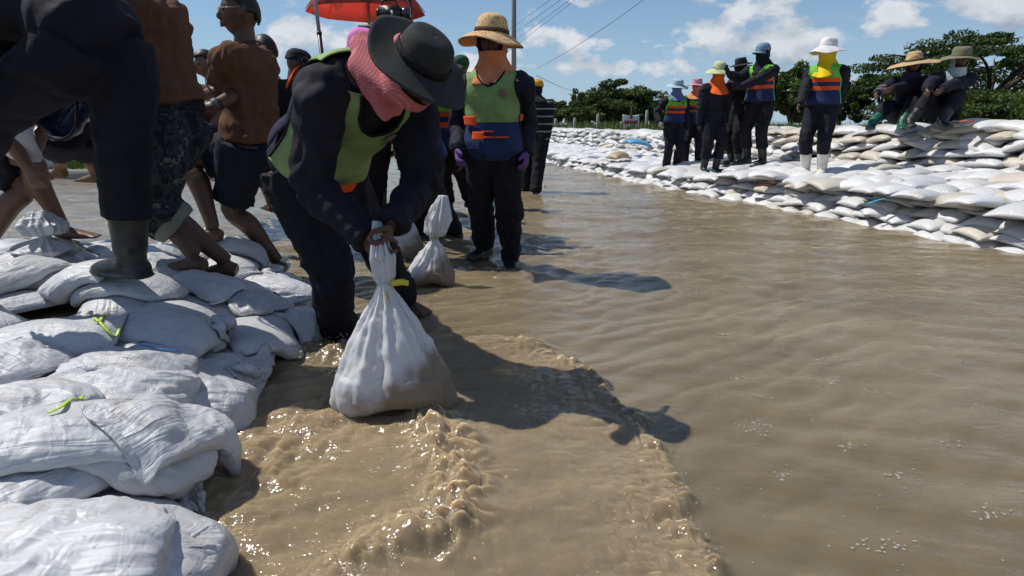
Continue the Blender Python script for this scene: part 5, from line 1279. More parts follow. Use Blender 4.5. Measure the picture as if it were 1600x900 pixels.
def hat(b, mat, prof, brim=None, wave=0.0, droop=0.0, tilt=(0, 0), seat=0.030, oval=1.14, name='hat', band=None, vents=False, scale=1.0, seed=0, dent=0.0):
    """lathe about the head's up axis; prof: (radius, height) from crown top outwards, metres"""
    k = 44; prof = np.array(prof) * scale; P_ = catmull(np.column_stack([prof, np.zeros(len(prof))]), 5)[:, :2]; P_[:, 0] = np.maximum(P_[:, 0], 0.0005)
    r = np.random.default_rng(seed); ph = r.uniform(0, 6.28, 4); V = []
    rb_ = prof[brim][0] if brim is not None else 1e9; rmax = prof[-1][0]
    for (rad, z) in P_:
        for j in range(k):
            a = 2 * math.pi * j / k; q = np.clip((rad - rb_) / max(rmax - rb_, 1e-3), 0, 1)
            dz = wave * q * (math.sin(2 * a + ph[0]) + 0.6 * math.sin(3 * a + ph[1]) + 0.35 * math.sin(5 * a + ph[2])) - droop * q * (math.cos(a - math.pi / 2)) 
            c_ = 1 + dent * math.sin(4 * a + ph[3] + z * 40) * (1 - q) * (z > 0.02)
            V.append((math.cos(a) * rad * c_, math.sin(a) * rad * oval * c_, z + dz))
    V = np.array(V); F = [tuple(int(x) for x in f) for f in grid_faces(len(P_), k, wrap=True)]
    Rx = np.array(Matrix.Rotation(R(tilt[0]), 3, 'X')); Ry = np.array(Matrix.Rotation(R(tilt[1]), 3, 'Y')); V = V @ (Rx @ Ry).T
    me = mesh_np(name, V, F)
    me = eval_mesh(me, [('SOLIDIFY', dict(thickness=0.005, offset=0.0))]); smooth_all(me)
    o = new_obj(name, me, MAT[mat], b.root); Mw = head_frame(b); org = b.head + b.hup * seat * b.H / 1.6 - b.inv
    M4 = Matrix(((*Mw[:, 0], org[0]), (*Mw[:, 1], org[1]), (*Mw[:, 2], org[2]), (0, 0, 0, 1))); o.matrix_local = M4
    if band is not None:
        mb = MB(); i = brim; rr_ = rb_ * 1.0
        pts = [(math.cos(a) * rr_, math.sin(a) * rr_ * oval, 0) for a in np.linspace(0, 2 * math.pi, 40)]
        z0 = prof[brim][1]; R2 = Rx @ Ry
        V = np.array([[math.cos(a) * (rr_ * (1.0 - 0.03 * h) + 0.004), math.sin(a) * ((rr_ * (1.0 - 0.03 * h)) * oval + 0.004), z0 + 0.004 + 0.022 * h] for h in (0, 1) for a in np.linspace(0, 2 * math.pi, 40, endpoint=False)]) @ R2.T
        mb.add(V, [tuple(int(x) for x in f) for f in grid_faces(2, 40, wrap=True)]); m_ = eval_mesh(mb.mesh('hat_band'), [('SOLIDIFY', dict(thickness=0.004, offset=0.0))])
        new_obj('hat_band', m_, MAT[band], o)
    if vents:
        for a in (0.5, 2.4, 3.8, 5.6):
            mb = MB(); d = np.array([math.cos(a), math.sin(a) * oval, 0]) * prof[1][0] * 1.12; d[2] = prof[2][1] * 0.62
            d = d @ (Rx @ Ry).T; mb.ball(d, 0.006, 8); mb.build('vent', MAT['black_cloth'], o)
    return o
BUCKET = [(0.001, 0.085), (0.060, 0.086), (0.080, 0.070), (0.088, 0.010), (0.090, -0.004), (0.125, -0.012), (0.175, -0.030)]
SUNHAT = [(0.001, 0.110), (0.040, 0.104), (0.075, 0.080), (0.092, 0.020), (0.095, 0.000), (0.130, -0.016), (0.185, -0.055)]
STRAW = [(0.001, 0.115), (0.045, 0.112), (0.072, 0.095), (0.088, 0.030), (0.094, 0.004), (0.16, -0.006), (0.275, -0.030)]
CAPDOME = [(0.001, 0.075), (0.045, 0.070), (0.078, 0.042), (0.090, 0.000), (0.091, -0.022)]
def visor(b, mat, seat=0.03, tilt=-12, length=0.085):
    V = []; n = 20; m = 7; Mw = head_frame(b)
    for i in range(m):
        q = i / (m - 1)
        for j in range(n):
            a = R(20) + R(140) * j / (n - 1); rr_ = 0.089; e = math.sin((a - R(20)) / R(140) * math.pi) ** 0.6
            V.append((math.cos(a) * (rr_ + 0.004 * q), math.sin(a) * rr_ * 1.14 + length * q * e, -0.016 - 0.022 * q - 0.02 * math.cos(a) ** 2 * (0.3 + q) + math.tan(R(tilt)) * 0.0))
    me = eval_mesh(mesh_np('visor', V, grid_faces(m, n)), [('SOLIDIFY', dict(thickness=0.004, offset=0.0))]); smooth_all(me)
    o = new_obj('visor', me, MAT[mat], b.root); org = b.head + b.hup * seat * b.H / 1.6 - b.inv
    o.matrix_local = Matrix(((*Mw[:, 0], org[0]), (*Mw[:, 1], org[1]), (*Mw[:, 2], org[2]), (0, 0, 0, 1))); return o
def scarf(b, mat, slot=None, drop=0.17, front=0.05, hem_v=0.55, name='scarf', wide=1.0, crown=True, point=0.5, fold=1.0, mask=0.012, puff=0.012):
    """cloth wound round head and neck, hanging to the chest; slot = (low, high) of the face opening in head heights"""
    H = b.H; k = 64; Mw = head_frame(b); V = []; keep = []; r = np.random.default_rng(b.seed + 9); ph = r.uniform(0, 6.28, 6)
    nh, nd = 26, 24
    for i in range(nh):
        z = (0.9 if crown else 0.45) - ((0.9 if crown else 0.45) + 0.75) * i / (nh - 1); cz = math.sqrt(max(1 - z * z, 0.02)) if z > 0 else 1.0 - 0.10 * min(1, -z)
        for j in range(k):
            a = 2 * math.pi * j / k; x = math.cos(a); y = math.sin(a); e = puff + 0.003 * math.sin(z * 9 + a * 3 + ph[0]) + 0.003 * math.sin(z * 17 - a * 2 + ph[1])
            m = mask * max(0, y) if z < 0.0 else 0
            p = b.head + (np.array([x * (0.0445 * H * cz + e) * (1.0 - 0.12 * max(0, -z)), y * (0.056 * H * cz + e + m), z * 0.069 * H])) @ Mw
            V.append(p); keep.append(not (slot and y > 0.50 and slot[0] < z < slot[1]))
    base = [np.array(V[(nh - 1) * k + j]) for j in range(k)]
    for i in range(1, nd):
        q = i / (nd - 1)
        for j in range(k):
            a = 2 * math.pi * j / k; x = math.cos(a); y = math.sin(a)
            c = torso_at(b, 1.0) * (1 - q) + torso_at(b, hem_v) * q
            rx = (0.048 + 0.062 * q ** 0.8 * wide) * H + 0.012; ry = (0.045 + 0.040 * q * 1.0) * H + 0.012 + front * q * max(0, y)
            ln = 0.55 + 0.45 * max(0, y) ** 2 * point + (1 - point) * 0.45       # longer in front
            tq = q * ln; c = b.neck + b.d2 * 0.02 * H - b.d2 * (drop * tq); f_ = b.cf; l_ = b.cl
            fw = 1 + fold * 0.07 * q * (math.sin(5 * a + ph[2]) + 0.7 * math.sin(9 * a + ph[3] + 3 * q))
            tgt = c + l_ * (-x) * -1 * rx * fw + f_ * y * ry * fw
            bl = min(1, q * 2.6); bl = bl * bl * (3 - 2 * bl)
            V.append(base[j] * (1 - bl) + tgt * bl + (-b.d2 * drop * tq * 0.25) * (1 - bl)); keep.append(True)
    V = np.array(V) - b.inv; n = nh + nd - 1; F = [f for f in grid_faces(n, k, wrap=True).tolist() if all(keep[v] for v in f)]
    if crown: F.append(list(range(k)))
    used = sorted({i for f in F for i in f}); ren = {a_: i for i, a_ in enumerate(used)}; V = V[used]; F = [[ren[i] for i in f] for f in F]
    me = eval_mesh(mesh_np(name, V, F), [('SOLIDIFY', dict(thickness=0.005, offset=0.0)), ('SMOOTH', dict(factor=0.5, iterations=2))])
    wrinkle(me, 0.0035, b.seed + 31, fine=1.3); return new_obj(name, me, MAT[mat], b.root)
def hair(b, mat='hair', low=-0.35, thick=0.008, name='hair'):
    H = b.H; V, F = ball_vf(36, 26); x, y, z = V.T; M = head_frame(b)
    lower = np.clip(-z, 0, 1); tn = 0.002 * vnoise(V * 9, b.seed)
    X = x * (0.0445 * H * (1 - 0.12 * lower) + thick); Y = y * (0.056 * H + thick); Z = z * (0.069 * H + thick)
    line = np.where(y > 0.35, 0.42 + 0.15 * np.abs(x), np.where(np.abs(x) > 0.75, 0.02 + 0.3 * np.clip(y, -0.3, 0.4), low)); line = np.where((y <= 0.35) & (y > -0.1), np.interp(y, [-0.1, 0.35], [-0.05, 0.45]), line)
    keep = z > line + 0.06 * vnoise(V * 7, b.seed + 3)
    F = [f for f in F if all(keep[i] for i in f)]
    P_ = (np.stack([X, Y, Z], 1) * (1 + tn[:, None] * 4)) @ M + b.head - b.inv
    me = eval_mesh(mesh_np(name, P_, F), [('SOLIDIFY', dict(thickness=0.010, offset=-1.0))]); smooth_all(me)
    return new_obj(name, me, MAT[mat], b.root)
# ------------------------------------------------------------------ who is there
V3 = lambda *a: np.array(a, float)
DOWN = V3(0, 0, -1)
# --- the worker bending over the hanging bag
BAG_FOOT = ground(612, 648, 0.0); BAG_FOOT = V3(BAG_FOOT[0], BAG_FOOT[1] + 0.05, 0.0)
NECK = at(601, 442, BAG_FOOT[1] + 0.04); GRIP = at(594, 372, BAG_FOOT[1] + 0.06)
hipJ = at(490, 258, 2.50)
fJ = [ground(640, 500, -0.06), ground(528, 545, -0.06)]
J = make_pose(1.76, hipJ, R(-45), lean=(50, 60), side=3, feet=fJ, hands=(GRIP + V3(0.035, 0.055, 0.045), GRIP + V3(-0.055, 0.03, 0.0)), look=V3(0.5, -0.4, -0.9), stoop=0.03, neck=1.6, tl=1.08, hoff=(0.02, -0.02, -0.025),
              elbow=(V3(0.3, 0.9, -0.2), V3(-0.9, 0.3, -0.2)))
person(J, 'stooping worker in black hat and green vest gripping a hanging sandbag', 0.0075, 'skin_dark', curl=(0.95, 0.95), hand_dir=(V3(-0.35, -0.55, -0.75), V3(0.62, -0.45, -0.62)), palm=(V3(-0.75, -0.35, -0.1), V3(0.55, 0.55, -0.2)), thumbs=(V3(-0.2, -0.5, 0.85), V3(0.5, -0.4, 0.75)), seed=1, eyes=True)
jacket(J, amp=0.012, arm=1.0, fat=0.98, ease=0.018, cuff=0.030)
trousers(J, loose=1.07, amp=0.014)
vj = vest(J, 'vest_green', v0=0.10, ease=0.034, neck_v=0.74, arm_w=1.28)
scarf(J, 'scarf_check', slot=(-0.30, 0.35), drop=0.05, crown=False, front=0.0, hem_v=0.8, wide=0.1, point=0.6, puff=0.008)
hat(J, 'hat_black', [(0.001, 0.098), (0.050, 0.097), (0.080, 0.080), (0.094, 0.015), (0.097, -0.002), (0.135, -0.012), (0.192, -0.020)], brim=4, wave=0.012, droop=0.02, tilt=(10, 0), seat=0.035, band='black_cloth', vents=True, scale=0.88)
# waist strap in orange
for vv, u0, u1, sd in ((0.14, -0.25, 0.30, 1), (0.62, 0.55, 0.80, -1)):
    mb = MB(); pts = [vest_surface(J, -u, vv, sd, 0.052) - J.inv for u in np.linspace(u0, u1, 8)]; mb.tube(pts, [(0.004, 0.030)] * 8, 8, ref=J.d1); mb.build('waist_strap', MAT['strap_orange'], J.root)

# --- the woman in the orange scarf standing in the water
fN = [ground(797, 424, -0.07), ground(757, 415, -0.07)]
hipN = V3((fN[0][0] + fN[1][0]) / 2 + 0.0, 3.98, 0.79)
Nn = make_pose(1.60, hipN, R(-100), lean=(2, 3), feet=fN, look=V3(-0.22, -1, -0.12), foot_yaw=(0.25, -0.3), hands=(at(822, 238, 3.95), at(716, 236, 3.90)), elbow=(V3(0.15, 1, 0), V3(-0.15, 1, 0)))
person(Nn, 'woman in floral sunhat and orange scarf standing in the flood', 0.009, 'skin_dark', seed=2, eyes=True)
jacket(Nn, amp=0.012, arm=0.98, fat=1.0, ease=0.020, cuff=0.032)
trousers(Nn, loose=1.12, amp=0.013)
boots(Nn)
glove(Nn, 'purple_glove')
vN = vest(Nn, 'vest_bib', v0=-0.12, ease=0.040, bib=True, neck_v=0.80)
def patch(b, o, u0, u1, v0, v1, mat, name, ease=0.056, side=1):
    V = []; n = 8
    for i in range(n):
        for j in range(n):
            u = u0 + (u1 - u0) * i / (n - 1); v = v0 + (v1 - v0) * j / (n - 1); V.append(vest_surface(b, u, v, side, ease) - b.inv)
    me = eval_mesh(mesh_np(name, V, grid_faces(n, n)), [('SOLIDIFY', dict(thickness=0.005, offset=0.0))]); return new_obj(name, me, MAT[mat], o)
patch(Nn, vN, -0.68, -0.28, 0.33, 0.44, 'strap_orange', 'waist_patch'); patch(Nn, vN, 0.70, 0.80, 0.38, 0.46, 'strap_orange', 'waist_patch')
patch(Nn, vN, -0.35, -0.10, 0.15, 0.25, 'strap_orange', 'pocket_flap'); patch(Nn, vN, -0.14, 0.10, 0.245, 0.262, 'strap_orange', 'pocket_trim'); patch(Nn, vN, -0.12, 0.38, 0.175, 0.192, 'strap_orange', 'pocket_trim')
patch(Nn, vN, 0.10, 0.32, 0.845, 0.87, 'hat_white', 'name_tag', 0.034)
scarf(Nn, 'scarf_orange', slot=(-0.38, 0.60), drop=0.12, crown=True, front=0.0, hem_v=0.8, wide=0.95, point=0.5, puff=0.022, fold=1.8)
hat(Nn, 'hat_print', SUNHAT, brim=4, wave=0.010, droop=0.0, tilt=(7, 5), scale=1.06, band='hat_band', seat=0.046)

# --- nearest figure, bending away to the left at the frame's edge
def foot(px, py, Y, dz=0.0):
    p = at(px, py, Y); return V3(p[0], p[1], max(heap_z(p[0], p[1]), 0.0) + dz - 0.012)
fA = [foot(-260, 420, 2.35), foot(196, 388, 2.38)]
A = make_pose(1.66, at(150, 62, 2.36), R(172), lean=(58, 80), feet=fA, hands=(at(-120, 215, 2.0), at(-90, 215, 2.3)), look=V3(-1, -0.1, -0.5), foot_yaw=(0, -0.25), knee=(V3(-1, -0.1, 0.5), V3(0.1, -0.3, 0.3)))
person(A, 'worker in dark trousers and rubber boots bending at the left edge', 0.010, 'skin_dark', seed=3)
jacket(A, amp=0.008, arm=1.15, fat=1.16, ease=0.026, hem=-0.16); trousers(A, loose=1.26, amp=0.008, length=(1.0, 0.80), top=0.4); boots(A, 'black_rubber', 0.72, wide=1.15)
hat(A, 'hat_black', BUCKET, brim=4, wave=0.01)

# --- man in camouflage shorts and brown shirt
fD = [foot(352, 385, 3.05), foot(305, 396, 2.92)]
Dm = make_pose(1.74, at(262, 172, 3.02), R(165), lean=(6, 14), feet=fD, look=V3(-1, 0.1, -0.5), hands=(at(150, 120, 2.9), at(212, 205, 2.78)), foot_yaw=(0.3, 0.1), knee=(V3(-1, -0.4, 0), V3(-1, -0.2, 0)))
person(Dm, 'man in brown shirt and camouflage shorts standing on the heap', 0.0085, 'skin_dark', bare_legs=True, seed=4)
jacket(Dm, 'brown_shirt', 'shirt', sleeve=0.74, ease=0.024, hem=0.06, fat=1.1, amp=0.017, arm=1.2, collar=False)
trousers(Dm, 'camouflage', 'shorts', length=(0.62, 0.66), loose=1.5, amp=0.010, top=0.22, flare=1.0)
for k, L in ((0, 0.645), (1, 0.685)):
    kn, an = Dm.kn[k], Dm.an[k]; c = kn + (an - kn) * (L - 0.5) * 2; ax = unit(an - kn); mb = MB()
    mb.tube([c - ax * 0.04, c - ax * 0.01, c + ax * 0.02], [0.113, 0.116, 0.106], 20, ref=Dm.toe[k], sub=3); garment(Dm, mb, 'rolled_cuff', 'cuff_lining', voxel=0.009, amp=0.006)

# --- young man in brown T-shirt looking left
fE = [foot(432, 386, 3.9, 0.0), foot(335, 370, 3.62)]
fE[0][2] = max(fE[0][2], -0.05)
E_ = make_pose(1.80, at(396, 218, 3.80), R(172), lean=(-3, 0), hoff=(0, 0, -0.015), feet=fE, look=V3(-0.92, -0.45, 0.06), hands=(at(306, 152, 3.95), at(330, 168, 3.5)), foot_yaw=(0.1, 0.0), elbow=(V3(0.6, 0.5, -0.6), V3(0.9, -0.1, -0.6)), knee=(None, V3(-1, -0.1, 0.4)))
person(E_, 'young man in brown T-shirt and navy shorts looking to the left', 0.0075, 'skin_dark', bare_legs=True, seed=5, hand_dir=(None, V3(-1, -0.1, 0.1)), palm=(V3(0, -1, -0.3), V3(0, 0.8, -0.5)), thumbs=(V3(0, 0, 1), V3(0, 0, 1)), eyes=True)
jacket(E_, 'brown_shirt', 'shirt', sleeve=0.74, ease=0.028, hem=-0.02, fat=1.02, amp=0.017, arm=1.2, collar=False)
trousers(E_, 'dark_shorts', 'shorts', length=(0.42, 0.40), loose=1.3, amp=0.007, top=0.16, flare=1.12)
hair(E_, thick=0.006)
M_ = head_frame(E_); mb = MB()
for sg in (-1, 1):
    c = E_.head + V3(sg * 0.0195, 0.060, 0.005) * E_.H @ M_ - E_.inv
    ring = [c + (E_.hlat * math.cos(a) * 0.024 + E_.hup * math.sin(a) * 0.019) for a in np.linspace(0, 2 * math.pi, 17)]; mb.tube(ring, 0.0016, 5, ref=E_.hfwd)
    mb.tube([c + E_.hlat * sg * 0.024, E_.head + V3(sg * 0.05, 0.0, 0.012) * E_.H @ M_ - E_.inv], 0.0016, 5, ref=E_.hup)
mb.tube([E_.head + V3(-0.006, 0.064, 0.006) * E_.H @ M_ - E_.inv, E_.head + V3(0.006, 0.064, 0.006) * E_.H @ M_ - E_.inv], 0.0016, 5, ref=E_.hup)
material('glasses_metal', (0.5, 0.45, 0.4), 0.25, 0.6); mb.build('glasses', MAT['glasses_metal'], E_.root)
mb = MB(); w = E_.wr[1]; ax = unit(w - E_.el[1]); mb.tube([w - ax * 0.055 - E_.inv, w - ax * 0.035 - E_.inv], [0.034, 0.034], 16, ref=(0, 0, 1)); 
wt = mb.build('watch_strap', MAT['black_rubber'], E_.root); mb = MB(); c = w - ax * 0.045 + V3(0, -0.033, 0.012) - E_.inv; mb.tube([c, c + unit(V3(0, -1, 0.4)) * 0.012], [0.021, 0.019], 16, ref=ax); mb.build('watch_case', MAT['pole_grey'], wt)

# --- man in black T-shirt, back of the head towards us
Fm = make_pose(1.72, at(432, 236, 4.6), R(120), lean=(4, 8), feet=[ground(430, 372, -0.1), ground(455, 378, -0.1)], look=V3(-0.5, 1, -0.1))
person(Fm, 'man in black T-shirt with cropped hair seen from behind', 0.010, 'skin_dark', seed=6, bare_legs=True)
jacket(Fm, 'black_cloth', 'shirt', sleeve=0.72, ease=0.024, hem=0.0, fat=1.08, amp=0.006, arm=1.12, collar=False); trousers(Fm, 'dark_shorts', 'shorts', length=(0.45, 0.45), loose=1.25, top=0.15); hair(Fm, thick=0.007, low=-0.5)
# --- man in camouflage cap
Gm = make_pose(1.66, at(458, 226, 5.3), R(20), lean=(3, 8), feet=[ground(450, 350, -0.1), ground(470, 348, -0.1)], look=V3(0.9, 0.3, -0.2))
person(Gm, 'man in camouflage cap and violet shirt behind the black T-shirt', 0.012, 'skin_dark', seed=7)
jacket(Gm, 'violet_shirt', 'shirt', sleeve=0.66, hem=-0.05, amp=0.006, arm=1.15, collar=False); trousers(Gm, 'dark_shorts', 'trousers', loose=1.15)
hat(Gm, 'camouflage', CAPDOME, seat=0.034, name='cap'); visor(Gm, 'camouflage')
# --- further man with small head left of the brown T-shirt
Hm = make_pose(1.66, at(352, 222, 5.6), R(150), lean=(4, 10), feet=[ground(372, 336, -0.12), ground(398, 330, -0.12)], look=V3(-0.7, -0.7, -0.15), hands=(None, at(318, 215, 5.2)))
person(Hm, 'barefoot man with cropped hair standing far behind the brown T-shirt', 0.012, 'skin', seed=8, bare_legs=True, eyes=True)
jacket(Hm, 'brown_shirt', 'shirt', sleeve=0.74, ease=0.024, hem=0.12, amp=0.017, arm=1.2, collar=False); trousers(Hm, 'white_shirt', 'shorts', length=(0.30, 0.30), loose=1.25); hair(Hm, thick=0.005)
# --- man carrying a bag at the far left edge
fB = [ground(42, 352, 0.06), ground(104, 352, 0.10)]
Bm = make_pose(1.68, at(-70, 190, 3.25), R(8), lean=(40, 62), feet=[foot(-30, 372, 3.2), foot(98, 356, 3.4)], look=V3(1, 0, -0.6), hands=(at(50, 250, 3.35), at(44, 262, 2.98)), elbow=(V3(-0.3, 0.8, -0.3), V3(-0.5, -0.8, -0.3)))
person(Bm, 'barefoot man leaning in from the left edge with a sack', 0.010, 'skin', seed=9, bare_legs=True, curl=(0.8, 0.8))
jacket(Bm, 'brown_shirt', 'shirt', sleeve=0.74, ease=0.024, hem=0.05, amp=0.017, arm=1.2, collar=False); trousers(Bm, 'dark_shorts', 'shorts', length=(0.46, 0.42), loose=1.28, top=0.18); hair(Bm)
# --- man in white shirt and dark shorts behind the near boot
Cm = make_pose(1.68, at(112, 200, 4.0), R(170), lean=(12, 30), feet=[ground(90, 352, 0.0), ground(168, 352, 0.02)], look=V3(-1, 0, -0.3), hands=(None, at(95, 205, 3.8)))
person(Cm, 'bare-legged man in white shirt and dark shorts behind the rubber boot', 0.011, 'skin', seed=10, bare_legs=True)
jacket(Cm, 'white_shirt', 'shirt', sleeve=0.74, ease=0.024, hem=0.05, amp=0.017, arm=1.2, collar=False); trousers(Cm, 'dark_shorts', 'shorts', length=(0.42, 0.42), loose=1.28, top=0.16); hair(Cm)
mb = MB(); c = Cm.hj[1] + (Cm.kn[1] - Cm.hj[1]) * 0.55 + V3(0, -0.105, 0) - Cm.inv; mb.box(c, (0.05, 0.006, 0.02)); mb.build('shorts_tag', MAT['string_yellow'], Cm.root, smooth=False)

# --- people in the chain behind the stooping worker
Km = make_pose(1.50, at(570, 216, 4.4), R(-70), lean=(5, 8), feet=[ground(590, 392, -0.1), ground(548, 392, -0.1)], look=V3(0.5, -0.8, -0.3))
person(Km, 'worker in a pink knitted hat hidden behind the stooping worker', 0.012, 'skin_dark', seed=11)
jacket(Km); trousers(Km, loose=1.1); scarf(Km, 'scarf_blue', slot=(-0.2, 0.4)); hat(Km, 'pink_knit', [(0.001, 0.09), (0.05, 0.085), (0.085, 0.05), (0.098, 0.0), (0.10, -0.03), (0.112, -0.045)], brim=4, wave=0.01, dent=0.04)
Mm = make_pose(1.60, at(668, 250, 4.75), R(-150), lean=(20, 42), feet=[ground(655, 388, -0.1), ground(716, 385, -0.1)], look=V3(-0.6, -0.5, -0.6), hands=(at(640, 300, 4.4), at(668, 300, 4.5)))
person(Mm, 'stooping worker in green vest between the two nearest workers', 0.011, 'skin_dark', seed=12)
jacket(Mm, arm=1.04, fat=1.02); trousers(Mm, loose=1.1); boots(Mm); glove(Mm, 'black_glove'); vest(Mm, 'vest_bib', v0=0.0, ease=0.042); scarf(Mm, 'scarf_black', drop=0.12); hat(Mm, 'hat_black', BUCKET, brim=4)
patch(Mm, Mm.root, 0.3, 0.6, 0.2, 0.3, 'strap_orange', 'waist_patch')
M2 = make_pose(1.62, at(700, 226, 5.6), R(-95), lean=(6, 12), feet=[ground(742, 352, -0.1), ground(705, 354, -0.1)], look=V3(-0.2, -1, -0.3), hands=(at(720, 262, 5.4), at(668, 262, 5.4)))
person(M2, 'worker in dark jacket in the shade right behind the green vest', 0.012, 'skin_dark', seed=13)
jacket(M2, arm=1.04, fat=1.02); trousers(M2, loose=1.1); boots(M2); scarf(M2, 'scarf_black', drop=0.12); hat(M2, 'hat_black', BUCKET, brim=4); vest(M2, 'vest_striped', v0=0.0, ease=0.04, badge=False)
M3 = make_pose(1.60, at(650, 226, 6.4), R(-60), lean=(8, 20), feet=[ground(668, 330, -0.1), ground(634, 332, -0.1)], look=V3(0.2, -1, -0.4))
person(M3, 'worker farther back in the chain glimpsed under the bent arm', 0.013, 'skin_dark', seed=14)
jacket(M3, arm=1.04, fat=1.02); trousers(M3, loose=1.1); boots(M3); scarf(M3, 'scarf_violet', drop=0.12); hat(M3, 'hat_black', BUCKET, brim=4)
Om = make_pose(1.76, at(724, 205, 7.2), R(-80), lean=(2, 3), feet=[ground(735, 314, -0.1), ground(712, 314, -0.1)], look=V3(-0.4, -1, -0.1))
person(Om, 'man in green uniform and cap far behind the chain', 0.014, 'skin_dark', seed=15)
jacket(Om, 'green_uniform', 'uniform_jacket'); trousers(Om, 'green_uniform', loose=1.1); hat(Om, 'green_uniform', CAPDOME, seat=0.034, name='cap'); visor(Om, 'green_uniform')
# --- walker in striped shirt
def _stripe(t, b):
    sp = t.nodes.new('ShaderNodeSeparateXYZ'); t.links.new(objvec(t), sp.inputs[0])
    w = math_node(t, 'SINE', math_node(t, 'MULTIPLY', sp.outputs[2], 62)); t.links.new(mixc(t, ramp(t, w, [(0.80, 0.0), (0.86, 1.0)]), (0.012, 0.013, 0.015), (0.30, 0.29, 0.27)), b.inputs['Base Color'])
material('striped_cloth', (0.05, 0.05, 0.05), 0.9, 0.2, _stripe)
Pm = make_pose(1.62, V3(*at(836, 214, 8.9)[:2], 0.80), R(70), lean=(6, 8), feet=[V3(at(822, 280, 8.7)[0], 8.95, -0.10), V3(at(836, 280, 8.7)[0], 8.65, -0.10)], look=V3(-0.5, 0.9, 0), hands=(None, at(852, 230, 8.8)))
person(Pm, 'walker in black striped shirt and yellow cap wading away', 0.012, 'skin', seed=16)
jacket(Pm, 'striped_cloth', 'shirt', arm=1.2, fat=1.1); trousers(Pm, 'black_cloth', loose=1.25); glove(Pm, 'grey_glove'); hat(Pm, 'cap_yellow', CAPDOME, seat=0.034, name='cap', scale=1.06); visor(Pm, 'cap_yellow'); scarf(Pm, 'scarf_black', drop=0.1, crown=False)

# --- on the dyke
def standing(px, py_foot, Y, z, H, yaw, label, look, seed, stance=0.085, **kw):
    x = at(px, py_foot, Y)[0]; f = V3(math.cos(yaw), math.sin(yaw), 0); l = V3(-f[1], f[0], 0)
    return make_pose(H, V3(x, Y, z + 0.525 * H), yaw, feet=[V3(x, Y, z) + l * stance + f * kw.pop('step', 0.03), V3(x, Y, z) - l * stance], look=look, **kw)
DY = 'workers standing on the sandbag bench'
Q = standing(1048, 262, 10.7, 0.17, 1.50, R(-85), '', V3(0.1, -1, -0.15), 20, lean=(3, 5), hands=(None, at(1031, 192, 10.6)))
person(Q, 'short worker in pale blue hat with blue scarf on the bench', 0.012, 'skin_dark', seed=20, group=DY)
jacket(Q, arm=1.04, fat=1.02); trousers(Q, loose=1.1); vest(Q, 'vest_striped', v0=0.05, ease=0.042); scarf(Q, 'scarf_blue', slot=(-0.25, 0.5), drop=0.10); hat(Q, 'hat_lightblue', BUCKET, brim=4, wave=0.01, tilt=(-6, 0)); glove(Q, 'grey_glove', which=(1,)); boots(Q, top=0.25)
R2 = standing(1080, 262, 10.9, 0.18, 1.52, R(-110), '', V3(-0.35, -1, -0.1), 21, lean=(3, 4), stance=0.12, hands=(None, at(1060, 205, 10.6)))
person(R2, 'worker in pink hat with peach scarf and red gloves on the bench', 0.012, 'skin_dark', seed=21, group=DY)
jacket(R2, arm=1.04, fat=1.02); trousers(R2, loose=1.1); vest(R2, 'vest_striped', v0=0.05, ease=0.042); scarf(R2, 'scarf_peach', slot=(-0.05, 0.5), drop=0.10); hat(R2, 'hat_pink', BUCKET, brim=4, wave=0.008, scale=0.94); glove(R2, 'red_glove'); boots(R2, top=0.25)
S = standing(1108, 264, 9.4, 0.235, 1.58, R(-85), '', V3(0.05, -1, -0.2), 22, lean=(2, 5), hands=(at(1133, 190, 9.3), at(1092, 196, 9.35)))
person(S, 'worker with bright orange face scarf and pale green hat', 0.011, 'skin_dark', seed=22, group=DY)
jacket(S, arm=1.04, fat=1.02); trousers(S, loose=1.1, length=(0.80, 0.80), flare=1.1); boots(S, top=0.62); scarf(S, 'scarf_neon', slot=None, drop=0.20, point=0.5, puff=0.02, front=0.09, hem_v=0.5, wide=0.8); hat(S, 'hat_green', SUNHAT, brim=4, wave=0.006, scale=1.0); glove(S, 'black_glove')
U = standing(1150, 248, 9.75, 0.33, 1.60, R(-150), '', V3(-0.9, -0.4, -0.2), 23, lean=(3, 5), hands=(None, at(1136, 172, 9.4)))
person(U, 'worker in black hidden behind the tall cap wearer', 0.012, 'skin_dark', seed=23, group=DY)
jacket(U, 'black_cloth', arm=1.04, fat=1.02); trousers(U, 'black_cloth', loose=1.1, length=(0.85, 0.85)); boots(U, top=0.55); scarf(U, 'scarf_black', drop=0.12); hat(U, 'hat_black', BUCKET, brim=4, scale=0.9); glove(U, 'black_glove')
T = standing(1180, 250, 9.25, 0.375, 1.70, R(-140), '', V3(-1, -0.45, -0.12), 24, lean=(2, 6), stance=0.13, hands=(at(1150, 140, 9.0), at(1140, 116, 9.05)), elbow=(V3(0.4, -0.3, -0.9), V3(-0.2, -0.1, -1)))
person(T, 'tall worker in blue cap and black face cover talking with raised hand', 0.011, 'skin_dark', seed=24, group=DY, hand_dir=(V3(-0.8, -0.4, 0.3), V3(-0.6, -0.2, 0.75)), curl=(0.4, 0.25))
jacket(T, arm=1.04, fat=1.02, ease=0.03); trousers(T, 'black_cloth', loose=1.1, length=(0.80, 0.80), flare=1.1); boots(T, top=0.58); vest(T, 'vest_striped', v0=0.0, ease=0.06); scarf(T, 'scarf_black', slot=None, drop=0.16); hat(T, 'cap_blue', CAPDOME, seat=0.036, name='cap', scale=1.06); visor(T, 'cap_blue'); glove(T, 'black_glove', curl=(0.4, 0.25))
Vw = standing(1272, 267, 7.6, 0.345, 1.56, R(-130), '', V3(-0.95, -0.5, -0.05), 25, lean=(0, 0), stance=0.10, step=0.06, hands=(at(1307, 178, 7.6), at(1241, 184, 7.35)), elbow=(V3(0.7, 0.4, 0), V3(0.3, 0.5, 0)))
